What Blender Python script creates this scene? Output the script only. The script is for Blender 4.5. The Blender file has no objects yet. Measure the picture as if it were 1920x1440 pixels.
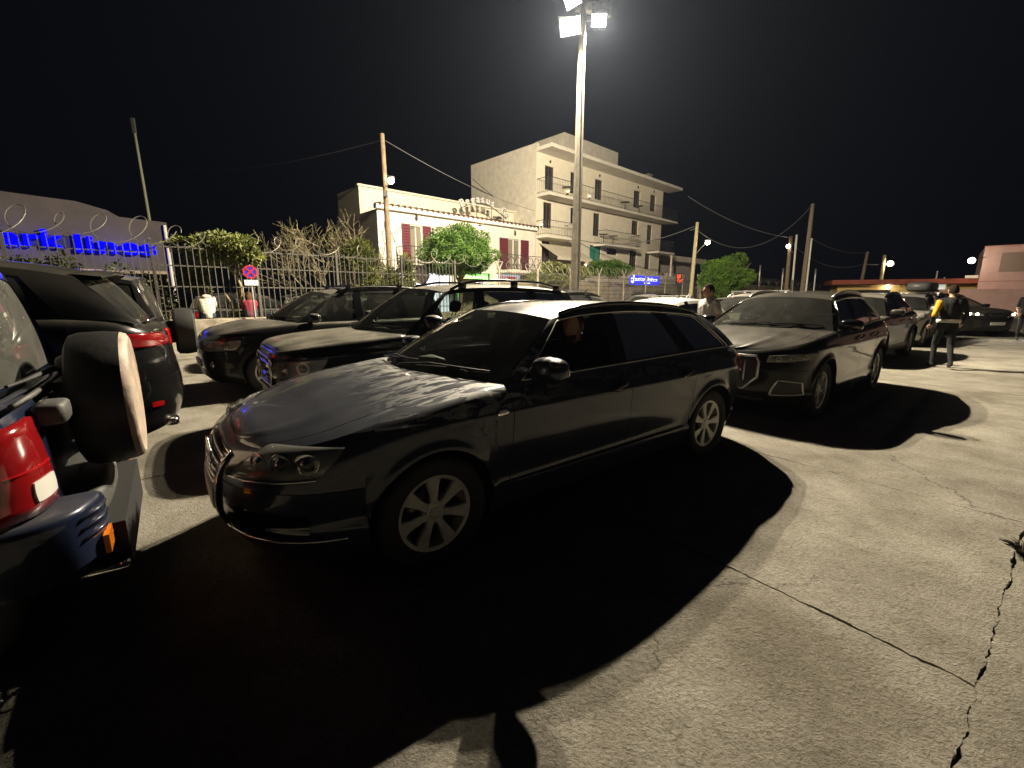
import bpy, bmesh, math, random
import numpy as np
from mathutils import Vector, Matrix
R = math.radians
SC = bpy.context.scene
COL = SC.collection
rnd = random.Random(7)

# ------------------------------------------------------------------ camera
CAM_H = 1.5
PITCH = math.atan(165 / 820.0)
cam_d = bpy.data.cameras.new('camera')
cam_d.sensor_width = 36.0
cam_d.lens = 36.0 * 820.0 / 1920.0
cam_d.clip_start = 0.05
cam_d.clip_end = 600
cam = bpy.data.objects.new('camera', cam_d)
COL.objects.link(cam)
cam.location = (0, 0, CAM_H)
cam.rotation_euler = (R(90) - PITCH, 0, 0)
SC.camera = cam

# ------------------------------------------------------------------ world: night sky
world = bpy.data.worlds.new('World')
SC.world = world
world.use_nodes = True
wn = world.node_tree.nodes
wl = world.node_tree.links
bg = wn['Background']
sky = wn.new('ShaderNodeTexSky')
sky.sky_type = 'NISHITA'
sky.sun_disc = False
sky.sun_elevation = R(-6.0)
sky.sun_rotation = R(20)
mixc = wn.new('ShaderNodeMix')
mixc.data_type = 'RGBA'
mixc.inputs[0].default_value = 0.97
wl.new(sky.outputs[0], mixc.inputs[6])
mixc.inputs[7].default_value = (0.034, 0.038, 0.068, 1)
wl.new(mixc.outputs[2], bg.inputs[0])
bg.inputs[1].default_value = 0.05

SC.view_settings.view_transform = 'Standard'
SC.view_settings.look = 'None'
SC.view_settings.exposure = 0.0
SC.view_settings.gamma = 1.0
SC.view_settings.use_curve_mapping = False
SC.cycles.use_denoising = True
SC.cycles.use_adaptive_sampling = True
SC.cycles.adaptive_threshold = 0.02
SC.cycles.max_bounces = 5
SC.cycles.diffuse_bounces = 2
SC.cycles.glossy_bounces = 3
SC.cycles.transmission_bounces = 4
SC.cycles.transparent_max_bounces = 10
SC.cycles.caustics_reflective = False
SC.cycles.caustics_refractive = False
SC.cycles.sample_clamp_indirect = 4.0

# ------------------------------------------------------------------ helpers
class MB:
    """collects geometry for ONE mesh object"""
    def __init__(self):
        self.v = []; self.f = []; self.m = []; self.mi = 0
    def add(self, vs, fs, mi=None):
        o = len(self.v)
        self.v.extend([tuple(map(float, p)) for p in vs])
        self.f.extend([tuple(i + o for i in q) for q in fs])
        self.m.extend([self.mi if mi is None else mi] * len(fs))
        return o
    def box(self, c, s, rz=0.0, mi=None, rx=0.0, ry=0.0, taper=1.0):
        hx, hy, hz = s[0] / 2, s[1] / 2, s[2] / 2
        M = Matrix.Rotation(rz, 3, 'Z') @ Matrix.Rotation(ry, 3, 'Y') @ Matrix.Rotation(rx, 3, 'X')
        vs = []
        for z in (-1, 1):
            k = taper if z > 0 else 1.0
            for x, y in ((-1, -1), (1, -1), (1, 1), (-1, 1)):
                vs.append(Vector(c) + M @ Vector((x * hx * k, y * hy * k, z * hz)))
        self.add(vs, [(0, 3, 2, 1), (4, 5, 6, 7), (0, 1, 5, 4), (1, 2, 6, 5), (2, 3, 7, 6), (3, 0, 4, 7)], mi)
    def tube(self, pts, r, n=8, cap=True, mi=None):
        pts = [Vector(p) for p in pts]
        rs = r if isinstance(r, (list, tuple)) else [r] * len(pts)
        rings = []
        up = Vector((0, 0, 1))
        prev = None
        for i, p in enumerate(pts):
            a = pts[max(0, i - 1)]; b = pts[min(len(pts) - 1, i + 1)]
            d = (b - a)
            if d.length < 1e-9: d = Vector((0, 0, 1))
            d.normalize()
            if prev is None:
                e1 = d.cross(up)
                if e1.length < 1e-3: e1 = d.cross(Vector((1, 0, 0)))
            else:
                e1 = prev - d * prev.dot(d)
                if e1.length < 1e-4: e1 = d.cross(up)
            e1.normalize(); prev = e1
            e2 = d.cross(e1)
            rings.append([p + (e1 * math.cos(2 * math.pi * k / n) + e2 * math.sin(2 * math.pi * k / n)) * rs[i] for k in range(n)])
        vs = [q for ring in rings for q in ring]
        fs = []
        for i in range(len(pts) - 1):
            for k in range(n):
                k2 = (k + 1) % n
                fs.append((i * n + k, i * n + k2, (i + 1) * n + k2, (i + 1) * n + k))
        if cap:
            fs.append(tuple(range(n - 1, -1, -1)))
            fs.append(tuple((len(pts) - 1) * n + k for k in range(n)))
        self.add(vs, fs, mi)
    def grid(self, rows, mi=None, flip=False, close=False):
        nr = len(rows); nc = len(rows[0])
        vs = [p for r_ in rows for p in r_]
        fs = []
        for i in range(nr - 1):
            for j in range(nc - 1 + (1 if close else 0)):
                j2 = (j + 1) % nc
                q = (i * nc + j, i * nc + j2, (i + 1) * nc + j2, (i + 1) * nc + j)
                fs.append(q[::-1] if flip else q)
        self.add(vs, fs, mi)
    def lathe(self, prof, n=32, axis='Y', mi=None, c=(0, 0, 0)):
        rows = []
        for r_, h in prof:
            row = []
            for k in range(n):
                a = 2 * math.pi * k / n
                if axis == 'Y': row.append((c[0] + r_ * math.cos(a), c[1] + h, c[2] + r_ * math.sin(a)))
                elif axis == 'X': row.append((c[0] + h, c[1] + r_ * math.cos(a), c[2] + r_ * math.sin(a)))
                else: row.append((c[0] + r_ * math.cos(a), c[1] + r_ * math.sin(a), c[2] + h))
            rows.append(row)
        self.grid(rows, mi, close=True)
    def ellipsoid(self, c, s, nu=16, nv=10, e=1.0, mi=None, M=None):
        rows = []
        sg = lambda t: math.copysign(abs(t) ** e, t)
        for i in range(nv + 1):
            a = -math.pi / 2 + math.pi * i / nv
            row = []
            for k in range(nu):
                b = 2 * math.pi * k / nu
                p = Vector((sg(math.cos(a)) * sg(math.cos(b)) * s[0], sg(math.cos(a)) * sg(math.sin(b)) * s[1], sg(math.sin(a)) * s[2]))
                if M is not None: p = M @ p
                row.append((c[0] + p.x, c[1] + p.y, c[2] + p.z))
            rows.append(row)
        self.grid(rows, mi, close=True)
    def mesh(self, name, mats, smooth=True, weld=False):
        me = bpy.data.meshes.new(name)
        me.from_pydata(self.v, [], self.f)
        if not isinstance(mats, (list, tuple)): mats = [mats]
        for m in mats: me.materials.append(m)
        if len(mats) > 1: me.polygons.foreach_set('material_index', self.m)
        if weld:
            bm = bmesh.new(); bm.from_mesh(me)
            bmesh.ops.remove_doubles(bm, verts=bm.verts, dist=1e-5)
            bmesh.ops.recalc_face_normals(bm, faces=bm.faces)
            bm.to_mesh(me); bm.free()
        if smooth: me.shade_smooth()
        me.update()
        return me
    def build(self, name, mats, parent=None, smooth=False, angle=None, weld=False):
        me = self.mesh(name, mats, smooth or angle is not None, weld)
        if angle is not None:
            me.set_sharp_from_angle(angle=R(angle))
        o = bpy.data.objects.new(name, me)
        COL.objects.link(o)
        if parent is not None: o.parent = parent
        return o

def tag(o, label=None, cat=None, group=None, kind=None):
    if label: o['label'] = label
    if cat: o['category'] = cat
    if group: o['group'] = group
    if kind: o['kind'] = kind
    return o

def empty(name, loc=(0, 0, 0), rz=0.0, parent=None):
    o = bpy.data.objects.new(name, None)
    o.empty_display_size = 0.2
    COL.objects.link(o)
    o.location = loc; o.rotation_euler = (0, 0, rz)
    if parent is not None: o.parent = parent
    return o

def link_mesh(name, me, parent=None, M=None):
    o = bpy.data.objects.new(name, me)
    COL.objects.link(o)
    if parent is not None: o.parent = parent
    if M is not None: o.matrix_local = M
    return o

def pchip(pts):
    """smooth monotone interpolation through (x, y) points"""
    xs = np.array([p[0] for p in pts], float); ys = np.array([p[1] for p in pts], float)
    h = np.diff(xs); d = np.diff(ys) / h
    m = np.zeros(len(xs))
    if len(xs) == 2: m[:] = d[0]
    else:
        for i in range(1, len(xs) - 1):
            if d[i - 1] * d[i] > 0:
                w1 = 2 * h[i] + h[i - 1]; w2 = h[i] + 2 * h[i - 1]
                m[i] = (w1 + w2) / (w1 / d[i - 1] + w2 / d[i])
        m[0] = d[0]; m[-1] = d[-1]
    def f(x):
        if x <= xs[0]: return float(ys[0] + m[0] * 0 * (x - xs[0]))
        if x >= xs[-1]: return float(ys[-1])
        i = int(np.searchsorted(xs, x) - 1)
        t = (x - xs[i]) / h[i]
        return float((2 * t**3 - 3 * t**2 + 1) * ys[i] + (t**3 - 2 * t**2 + t) * h[i] * m[i] + (-2 * t**3 + 3 * t**2) * ys[i + 1] + (t**3 - t**2) * h[i] * m[i + 1])
    return f

def lerp(a, b, t): return a + (b - a) * t

# pixel of the 1920x1440 photograph -> world point (used once to measure where things stand)
_c, _s = math.cos(PITCH), math.sin(PITCH)
def at(px, py, Y):
    dx = px - 960.0; dn = py - 720.0
    fw = 820 * _c - dn * _s
    return Vector((dx * Y / fw, Y, CAM_H - (820 * _s + dn * _c) * Y / fw))
def gnd(px, py, z=0.0):
    dx = px - 960.0; dn = py - 720.0
    t = (CAM_H - z) / (820 * _s + dn * _c)
    return Vector((dx * t, (820 * _c - dn * _s) * t, z))

# ------------------------------------------------------------------ materials
MATS = {}
def nodes(name):
    m = bpy.data.materials.new(name); m.use_nodes = True
    nt = m.node_tree
    return m, nt, nt.nodes['Principled BSDF']

def mat(name, col, rough=0.6, metal=0.0, coat=0.0, emit=None, estr=0.0, noise=0.0, nscale=8.0, bump=0.0, bscale=40.0, spec=0.5, col2=None, sub=0.0):
    if name in MATS: return MATS[name]
    m, nt, b = nodes(name)
    b.inputs['Base Color'].default_value = (*col, 1)
    b.inputs['Roughness'].default_value = rough
    b.inputs['Metallic'].default_value = metal
    b.inputs['Coat Weight'].default_value = coat
    b.inputs['Coat Roughness'].default_value = 0.04
    b.inputs['Specular IOR Level'].default_value = spec
    if emit:
        b.inputs['Emission Color'].default_value = (*emit, 1)
        b.inputs['Emission Strength'].default_value = estr
        m.cycles.emission_sampling = 'NONE' if not name.endswith('_shop') else 'FRONT'
    L = nt.links
    if noise or bump:
        tc = nt.nodes.new('ShaderNodeTexCoord')
    if noise:
        n = nt.nodes.new('ShaderNodeTexNoise'); n.inputs['Scale'].default_value = nscale; n.inputs['Detail'].default_value = 6
        n.inputs['Roughness'].default_value = 0.65
        L.new(tc.outputs['Object'], n.inputs['Vector'])
        rp = nt.nodes.new('ShaderNodeValToRGB')
        c2 = col2 if col2 else tuple(max(0, x * (1 - noise)) for x in col)
        c1 = tuple(min(1, x * (1 + 0.4 * noise)) for x in col)
        rp.color_ramp.elements[0].position = 0.32; rp.color_ramp.elements[0].color = (*c2, 1)
        rp.color_ramp.elements[1].position = 0.68; rp.color_ramp.elements[1].color = (*c1, 1)
        L.new(n.outputs['Fac'], rp.inputs['Fac'])
        L.new(rp.outputs['Color'], b.inputs['Base Color'])
    if bump:
        n2 = nt.nodes.new('ShaderNodeTexNoise'); n2.inputs['Scale'].default_value = bscale; n2.inputs['Detail'].default_value = 4
        L.new(tc.outputs['Object'], n2.inputs['Vector'])
        bp = nt.nodes.new('ShaderNodeBump'); bp.inputs['Strength'].default_value = bump; bp.inputs['Distance'].default_value = 0.02
        L.new(n2.outputs['Fac'], bp.inputs['Height'])
        L.new(bp.outputs['Normal'], b.inputs['Normal'])
    MATS[name] = m
    return m

def glass_mat(name, tint=(0.35, 0.4, 0.38), dirt=0.05, clear=0.8):
    """thin pane: tinted transparency + mirror reflection by Fresnel + a little dust"""
    if name in MATS: return MATS[name]
    m, nt, b = nodes(name)
    nt.nodes.remove(b)
    out = nt.nodes['Material Output']; L = nt.links
    tr = nt.nodes.new('ShaderNodeBsdfTransparent'); tr.inputs[0].default_value = (*tint, 1)
    gl = nt.nodes.new('ShaderNodeBsdfGlossy'); gl.inputs['Roughness'].default_value = 0.015
    gl.inputs['Color'].default_value = (1, 1, 1, 1)
    fr = nt.nodes.new('ShaderNodeFresnel'); fr.inputs['IOR'].default_value = 1.5
    mx = nt.nodes.new('ShaderNodeMixShader')
    L.new(fr.outputs[0], mx.inputs[0]); L.new(tr.outputs[0], mx.inputs[1]); L.new(gl.outputs[0], mx.inputs[2])
    df = nt.nodes.new('ShaderNodeBsdfDiffuse'); df.inputs[0].default_value = (0.5, 0.5, 0.46, 1)
    tc = nt.nodes.new('ShaderNodeTexCoord')
    nz = nt.nodes.new('ShaderNodeTexNoise'); nz.inputs['Scale'].default_value = 5.0; nz.inputs['Detail'].default_value = 8
    L.new(tc.outputs['Object'], nz.inputs['Vector'])
    mr = nt.nodes.new('ShaderNodeMapRange'); mr.inputs['From Min'].default_value = 0.35; mr.inputs['From Max'].default_value = 0.75
    mr.inputs['To Min'].default_value = dirt * 0.75; mr.inputs['To Max'].default_value = dirt * 1.2
    L.new(nz.outputs['Fac'], mr.inputs['Value'])
    m2 = nt.nodes.new('ShaderNodeMixShader')
    L.new(mr.outputs[0], m2.inputs[0]); L.new(mx.outputs[0], m2.inputs[1]); L.new(df.outputs[0], m2.inputs[2])
    L.new(m2.outputs[0], out.inputs['Surface'])
    MATS[name] = m
    return m

def paint(name, col, dust=0.25, metal=0.35, rough=0.28, dustcol=(0.30, 0.28, 0.235), streak=False, coat_ior=1.36):
    """clear-coated car paint; settled dust on the faces that look up"""
    if name in MATS: return MATS[name]
    m, nt, b = nodes(name)
    L = nt.links
    b.inputs['Metallic'].default_value = metal * 0.5
    b.inputs['Specular IOR Level'].default_value = 0.12
    b.inputs['Coat Roughness'].default_value = 0.03
    b.inputs['Coat IOR'].default_value = coat_ior
    geo = nt.nodes.new('ShaderNodeNewGeometry')
    sx = nt.nodes.new('ShaderNodeSeparateXYZ'); L.new(geo.outputs['Normal'], sx.inputs[0])
    up = nt.nodes.new('ShaderNodeMapRange'); up.inputs['From Min'].default_value = 0.55; up.inputs['From Max'].default_value = 0.97
    L.new(sx.outputs['Z'], up.inputs['Value'])
    tc = nt.nodes.new('ShaderNodeTexCoord')
    nz = nt.nodes.new('ShaderNodeTexNoise'); nz.inputs['Scale'].default_value = 3.0; nz.inputs['Detail'].default_value = 7; nz.inputs['Roughness'].default_value = 0.6
    L.new(tc.outputs['Object'], nz.inputs['Vector'])
    rg = nt.nodes.new('ShaderNodeMapRange'); rg.inputs['From Min'].default_value = 0.3; rg.inputs['From Max'].default_value = 0.7
    rg.inputs['To Min'].default_value = 0.45; rg.inputs['To Max'].default_value = 1.0
    L.new(nz.outputs['Fac'], rg.inputs['Value'])
    mu = nt.nodes.new('ShaderNodeMath'); mu.operation = 'MULTIPLY'
    L.new(up.outputs[0], mu.inputs[0]); L.new(rg.outputs[0], mu.inputs[1])
    ms = nt.nodes.new('ShaderNodeMath'); ms.operation = 'MULTIPLY'; ms.inputs[1].default_value = dust; ms.use_clamp = True
    L.new(mu.outputs[0], ms.inputs[0])
    fac = ms.outputs[0]
    # film of grime low on the sides
    px = nt.nodes.new('ShaderNodeSeparateXYZ'); L.new(tc.outputs['Object'], px.inputs[0])
    low = nt.nodes.new('ShaderNodeMapRange'); low.inputs['From Min'].default_value = 0.75; low.inputs['From Max'].default_value = 0.25
    low.inputs['To Max'].default_value = 0.05 * min(1, dust * 3)
    L.new(px.outputs['Z'], low.inputs['Value'])
    lm = nt.nodes.new('ShaderNodeMath'); lm.operation = 'MULTIPLY'
    L.new(low.outputs[0], lm.inputs[0]); L.new(rg.outputs[0], lm.inputs[1])
    mxx = nt.nodes.new('ShaderNodeMath'); mxx.operation = 'MAXIMUM'
    L.new(fac, mxx.inputs[0]); L.new(lm.outputs[0], mxx.inputs[1])
    fac = mxx.outputs[0]
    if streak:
        # dried rain and dust: thin runs drawn along the bonnet, thicker and whiter towards the windscreen to paint in lamp glare
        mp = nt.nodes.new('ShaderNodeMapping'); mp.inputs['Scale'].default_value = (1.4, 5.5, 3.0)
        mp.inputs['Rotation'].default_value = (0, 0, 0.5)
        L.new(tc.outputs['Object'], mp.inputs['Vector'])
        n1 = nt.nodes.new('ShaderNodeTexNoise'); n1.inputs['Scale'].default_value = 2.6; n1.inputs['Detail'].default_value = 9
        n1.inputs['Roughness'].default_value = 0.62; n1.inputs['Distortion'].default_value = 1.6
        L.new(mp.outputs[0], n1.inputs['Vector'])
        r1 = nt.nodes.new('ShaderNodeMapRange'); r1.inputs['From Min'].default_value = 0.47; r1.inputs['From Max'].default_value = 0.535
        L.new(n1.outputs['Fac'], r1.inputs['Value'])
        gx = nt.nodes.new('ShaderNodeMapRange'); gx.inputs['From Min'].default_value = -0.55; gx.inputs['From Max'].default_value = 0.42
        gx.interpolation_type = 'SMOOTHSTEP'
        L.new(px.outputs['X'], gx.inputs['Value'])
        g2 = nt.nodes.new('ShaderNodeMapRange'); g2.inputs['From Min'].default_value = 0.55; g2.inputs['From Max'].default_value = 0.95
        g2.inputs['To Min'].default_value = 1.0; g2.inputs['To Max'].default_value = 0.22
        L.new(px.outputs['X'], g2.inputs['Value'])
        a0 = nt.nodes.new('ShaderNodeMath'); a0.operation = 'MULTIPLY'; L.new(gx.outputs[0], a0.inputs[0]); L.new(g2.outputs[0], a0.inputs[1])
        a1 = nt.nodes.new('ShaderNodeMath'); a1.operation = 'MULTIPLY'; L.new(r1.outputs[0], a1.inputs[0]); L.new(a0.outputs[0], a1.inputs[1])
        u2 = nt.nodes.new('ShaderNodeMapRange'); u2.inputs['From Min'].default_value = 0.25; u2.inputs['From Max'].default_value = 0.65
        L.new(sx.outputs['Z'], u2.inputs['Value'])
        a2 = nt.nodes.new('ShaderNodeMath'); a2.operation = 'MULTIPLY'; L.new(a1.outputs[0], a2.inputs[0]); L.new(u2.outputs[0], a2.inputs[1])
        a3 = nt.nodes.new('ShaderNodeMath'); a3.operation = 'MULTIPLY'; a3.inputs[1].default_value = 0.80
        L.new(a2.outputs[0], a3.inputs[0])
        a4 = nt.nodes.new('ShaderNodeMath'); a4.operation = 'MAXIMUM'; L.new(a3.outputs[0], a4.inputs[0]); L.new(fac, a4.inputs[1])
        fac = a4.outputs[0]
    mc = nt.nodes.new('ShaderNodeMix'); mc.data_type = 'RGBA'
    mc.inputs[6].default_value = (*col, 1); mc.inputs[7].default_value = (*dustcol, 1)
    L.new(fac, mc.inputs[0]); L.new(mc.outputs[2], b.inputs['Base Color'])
    mrg = nt.nodes.new('ShaderNodeMapRange'); mrg.inputs['To Min'].default_value = rough; mrg.inputs['To Max'].default_value = 0.75
    L.new(fac, mrg.inputs['Value']); L.new(mrg.outputs[0], b.inputs['Roughness'])
    mk = nt.nodes.new('ShaderNodeMapRange'); mk.inputs['From Max'].default_value = 0.6; mk.inputs['To Min'].default_value = 1.0; mk.inputs['To Max'].default_value = 0.15
    L.new(fac, mk.inputs['Value']); L.new(mk.outputs[0], b.inputs['Coat Weight'])
    MATS[name] = m
    return m
# ------------------------------------------------------------------ ground: cast concrete slabs
LANE = 0.657                                    # direction the queue points
U = Vector((math.cos(LANE), math.sin(LANE), 0)); V = Vector((math.sin(LANE), -math.cos(LANE), 0))
def uv(u, v, z=0.0):
    p = U * u + V * v; p.z = z; return p

def concrete_mat():
    m, nt, b = nodes('cast_concrete'); L = nt.links
    tc = nt.nodes.new('ShaderNodeTexCoord')
    def noise(scale, det=8, rough=0.6, vec=None, dist=0.0):
        n = nt.nodes.new('ShaderNodeTexNoise'); n.inputs['Scale'].default_value = scale; n.inputs['Detail'].default_value = det
        n.inputs['Roughness'].default_value = rough; n.inputs['Distortion'].default_value = dist
        L.new(vec or tc.outputs['Object'], n.inputs['Vector']); return n
    big = noise(0.35, 6, 0.6); mid = noise(2.2, 8, 0.65); fine = noise(55, 6, 0.7)
    mp = nt.nodes.new('ShaderNodeMapping'); mp.inputs['Rotation'].default_value = (0, 0, LANE); mp.inputs['Scale'].default_value = (1, 1.5, 1)
    L.new(tc.outputs['Object'], mp.inputs['Vector'])
    brush = noise(46, 8, 0.72, mp.outputs[0], 0.9)
    r1 = nt.nodes.new('ShaderNodeValToRGB'); e = r1.color_ramp.elements
    e[0].position = 0.3; e[0].color = (0.30, 0.278, 0.232, 1); e[1].position = 0.72; e[1].color = (0.425, 0.40, 0.34, 1)
    L.new(big.outputs['Fac'], r1.inputs['Fac'])
    r2 = nt.nodes.new('ShaderNodeValToRGB'); e = r2.color_ramp.elements
    e[0].position = 0.34; e[0].color = (0.52, 0.50, 0.46, 1); e[1].position = 0.64; e[1].color = (1, 1, 1, 1)
    L.new(mid.outputs['Fac'], r2.inputs['Fac'])
    r3 = nt.nodes.new('ShaderNodeValToRGB'); e = r3.color_ramp.elements
    e[0].position = 0.36; e[0].color = (0.30, 0.285, 0.25, 1); e[1].position = 0.53; e[1].color = (1, 1, 1, 1)
    L.new(brush.outputs['Fac'], r3.inputs['Fac'])
    # oil and tyre stains
    st = noise(0.9, 5, 0.5, None, 0.4)
    r4 = nt.nodes.new('ShaderNodeValToRGB'); e = r4.color_ramp.elements
    e[0].position = 0.30; e[0].color = (0.64, 0.61, 0.56, 1); e[1].position = 0.47; e[1].color = (1, 1, 1, 1)
    L.new(st.outputs['Fac'], r4.inputs['Fac'])
    def mul(a, c, f=1.0):
        x = nt.nodes.new('ShaderNodeMix'); x.data_type = 'RGBA'; x.blend_type = 'MULTIPLY'; x.inputs[0].default_value = f
        L.new(a, x.inputs[6]); L.new(c, x.inputs[7]); return x.outputs[2]
    c = mul(mul(mul(r1.outputs[0], r2.outputs[0], 0.8), r3.outputs[0], 0.7), r4.outputs[0], 0.8)
    # hairline cracks
    vo = nt.nodes.new('ShaderNodeTexVoronoi'); vo.feature = 'DISTANCE_TO_EDGE'; vo.inputs['Scale'].default_value = 0.28
    wv = nt.nodes.new('ShaderNodeVectorMath'); wv.operation = 'ADD'
    sc = nt.nodes.new('ShaderNodeVectorMath'); sc.operation = 'SCALE'; sc.inputs['Scale'].default_value = 0.55
    wn_ = noise(2.6, 8, 0.7)
    L.new(wn_.outputs['Color'], sc.inputs[0]); L.new(tc.outputs['Object'], wv.inputs[0]); L.new(sc.outputs[0], wv.inputs[1])
    L.new(wv.outputs[0], vo.inputs['Vector'])
    rc = nt.nodes.new('ShaderNodeMapRange'); rc.inputs['From Min'].default_value = 0.0; rc.inputs['From Max'].default_value = 0.0035
    L.new(vo.outputs['Distance'], rc.inputs['Value'])
    cm = nt.nodes.new('ShaderNodeMix'); cm.data_type = 'RGBA'
    cm.inputs[6].default_value = (0.05, 0.045, 0.036, 1); L.new(rc.outputs[0], cm.inputs[0]); L.new(c, cm.inputs[7])
    # the crack only shows here and there
    gate = nt.nodes.new('ShaderNodeMapRange'); gate.inputs['From Min'].default_value = 0.5; gate.inputs['From Max'].default_value = 0.54
    gn = noise(0.5, 2); L.new(gn.outputs['Fac'], gate.inputs['Value'])
    cg = nt.nodes.new('ShaderNodeMix'); cg.data_type = 'RGBA'; L.new(gate.outputs[0], cg.inputs[0]); L.new(c, cg.inputs[6]); L.new(cm.outputs[2], cg.inputs[7])
    L.new(cg.outputs[2], b.inputs['Base Color'])
    b.inputs['Roughness'].default_value = 0.82
    b.inputs['Specular IOR Level'].default_value = 0.35
    ad = nt.nodes.new('ShaderNodeMath'); ad.operation = 'MULTIPLY_ADD'; ad.inputs[1].default_value = 0.5
    L.new(fine.outputs['Fac'], ad.inputs[0]); L.new(brush.outputs['Fac'], ad.inputs[2])
    bp = nt.nodes.new('ShaderNodeBump'); bp.inputs['Strength'].default_value = 1.0; bp.inputs['Distance'].default_value = 0.016
    L.new(ad.outputs[0], bp.inputs['Height'])
    b2 = nt.nodes.new('ShaderNodeBump'); b2.inputs['Strength'].default_value = 0.5; b2.inputs['Distance'].default_value = 0.04
    L.new(mid.outputs['Fac'], b2.inputs['Height']); L.new(bp.outputs[0], b2.inputs['Normal'])
    L.new(b2.outputs[0], b.inputs['Normal'])
    return m
CONC = concrete_mat()
DIRT = mat('joint_dirt', (0.022, 0.019, 0.014), 0.95, noise=0.5, nscale=14)
gm = MB()
gm.add([(-150, -60, -0.02), (150, -60, -0.02), (150, 220, -0.02), (-150, 220, -0.02)], [(0, 1, 2, 3)])
ground = tag(gm.build('ground', DIRT), kind='structure')
# slab joints measured on the photo, in lane coordinates
_r = random.Random(3)
su = [-26.3, -21.9, -17.6, -13.2, -8.6, -4.9, -2.1, 2.32, 4.38, 7.6, 10.2, 11.7, 15.0, 18.6, 22.4, 26.5, 31, 36, 41, 47, 54]
sv = [-26, -21.6, -17.3, -13.1, -9.0, -4.6, -0.03, 4.2, 8.6, 13.0, 17.4]
def jag(a, b, seed, amp):
    """a worn slab edge from a to b, same for both slabs that share it"""
    r_ = random.Random(seed); L_ = (b - a).length
    near = min((a.lerp(b, k / 6)).length for k in range(7))
    n = max(2, int(L_ / (0.018 if near < 5 else (0.12 if near < 14 else 0.5))))
    pts = []; w = 0.0
    d = (b - a).normalized(); nn = Vector((-d.y, d.x, 0))
    for i in range(n + 1):
        w = w * 0.75 + r_.uniform(-1, 1) * amp * 0.6
        k = 0 if i in (0, n) else 1
        pts.append(a.lerp(b, i / n) + nn * w * k)
    return pts
def slab_edge(p, q, seed, inward):
    amp = 0.009
    pts = jag(p, q, seed, amp)
    d = (q - p).normalized(); nn = Vector((-d.y, d.x, 0)) * inward
    r_ = random.Random(seed * 7 + (1 if inward > 0 else 2))
    out = []; w = 0.005
    for x in pts:
        w = max(0.0004, min(0.0085, w + r_.uniform(-0.0040, 0.0042)))
        out.append(x + nn * w)
    return out
for i in range(len(su) - 1):
    for j in range(len(sv) - 1):
        sf = 1.9 if j >= 6 else 0.0
        a, b, c, d = uv(su[i] + sf, sv[j]), uv(su[i + 1] + sf, sv[j]), uv(su[i + 1] + sf, sv[j + 1]), uv(su[i] + sf, sv[j + 1])
        cen = (a + c) / 2
        if cen.y < -9 or abs(cen.x) > 48: continue
        zz = _r.uniform(-0.003, 0.003)
        e = slab_edge(a, b, i * 100 + j, -1) + slab_edge(b, c, 5000 + (i + 1) * 100 + j, -1)[1:]
        e2 = slab_edge(d, c, i * 100 + j + 1, 1); e3 = slab_edge(a, d, 5000 + i * 100 + j, 1)
        # u->v frame is left handed: keep the outline as one loop and let bmesh fix the normal
        loop = e + e2[::-1][1:] + e3[::-1][1:-1]
        bm = bmesh.new()
        vt = [bm.verts.new((p.x, p.y, zz)) for p in loop]
        f = bm.faces.new(vt)
        bm.normal_update()
        if f.normal.z < 0: f.normal_flip()
        ex = bmesh.ops.extrude_edge_only(bm, edges=bm.edges[:])
        for v_ in [g_ for g_ in ex['geom'] if isinstance(g_, bmesh.types.BMVert)]: v_.co.z -= 0.03
        me = bpy.data.meshes.new('concrete_slab'); bm.to_mesh(me); bm.free()
        me.materials.append(CONC)
        o = bpy.data.objects.new('concrete_slab', me); COL.objects.link(o); o.parent = ground
# far paving beyond the slabs
# ------------------------------------------------------------------ cars
GLASS = glass_mat('car_glass', (0.50, 0.54, 0.51), 0.04)
GLASS_WS = glass_mat('windscreen_glass', (0.58, 0.63, 0.59), 0.022)
GLASS_DARK = glass_mat('privacy_glass', (0.05, 0.055, 0.055), 0.05)
GLASS_REAR = glass_mat('rear_glass_painted_reflection', (0.40, 0.42, 0.38), 0.13)  # dust film raised to paint the lit ground's reflection into the tailgate glass
GLASS_DUSTY = glass_mat('dusty_windscreen_glass', (0.58, 0.61, 0.55), 0.045)
LENS = glass_mat('lamp_lens', (0.88, 0.89, 0.87), 0.20)
BLACK = mat('black_trim', (0.012, 0.012, 0.013), 0.45)
GLOSSBLACK = mat('gloss_black', (0.006, 0.006, 0.007), 0.12, coat=0.6)
RUBBER = mat('tyre_rubber', (0.016, 0.016, 0.016), 0.8, noise=0.4, nscale=30)
CHROME = mat('chrome', (0.72, 0.71, 0.68), 0.14, metal=1.0)
SATIN = mat('satin_aluminium', (0.60, 0.59, 0.56), 0.34, metal=1.0)
ALLOY = mat('alloy_wheel_silver', (0.56, 0.55, 0.52), 0.42, metal=0.35, noise=0.25, nscale=18)
UNDER = mat('underbody', (0.008, 0.008, 0.008), 0.9)
CABIN = mat('cabin_fabric', (0.03, 0.03, 0.031), 0.85)
CABIN2 = mat('cabin_plastic', (0.045, 0.045, 0.043), 0.55)
HEADLINER = mat('headliner', (0.20, 0.19, 0.175), 0.9)
REFLECTOR = mat('lamp_reflector', (0.55, 0.55, 0.53), 0.22, metal=1.0)
REDLENS = mat('red_lens', (0.42, 0.008, 0.010), 0.12, coat=0.9)
REDLENS_DEEP = mat('red_lens_deep', (0.22, 0.006, 0.008), 0.10, coat=0.9)  # deeper red lens plastic, plain base colour without glow
ORANGE = mat('orange_lens', (0.75, 0.20, 0.015), 0.2, coat=0.6)
WHITELENS = mat('white_lens', (0.75, 0.74, 0.70), 0.2, coat=0.6)
PLATE = mat('number_plate_white', (0.60, 0.60, 0.57), 0.5)

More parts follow.
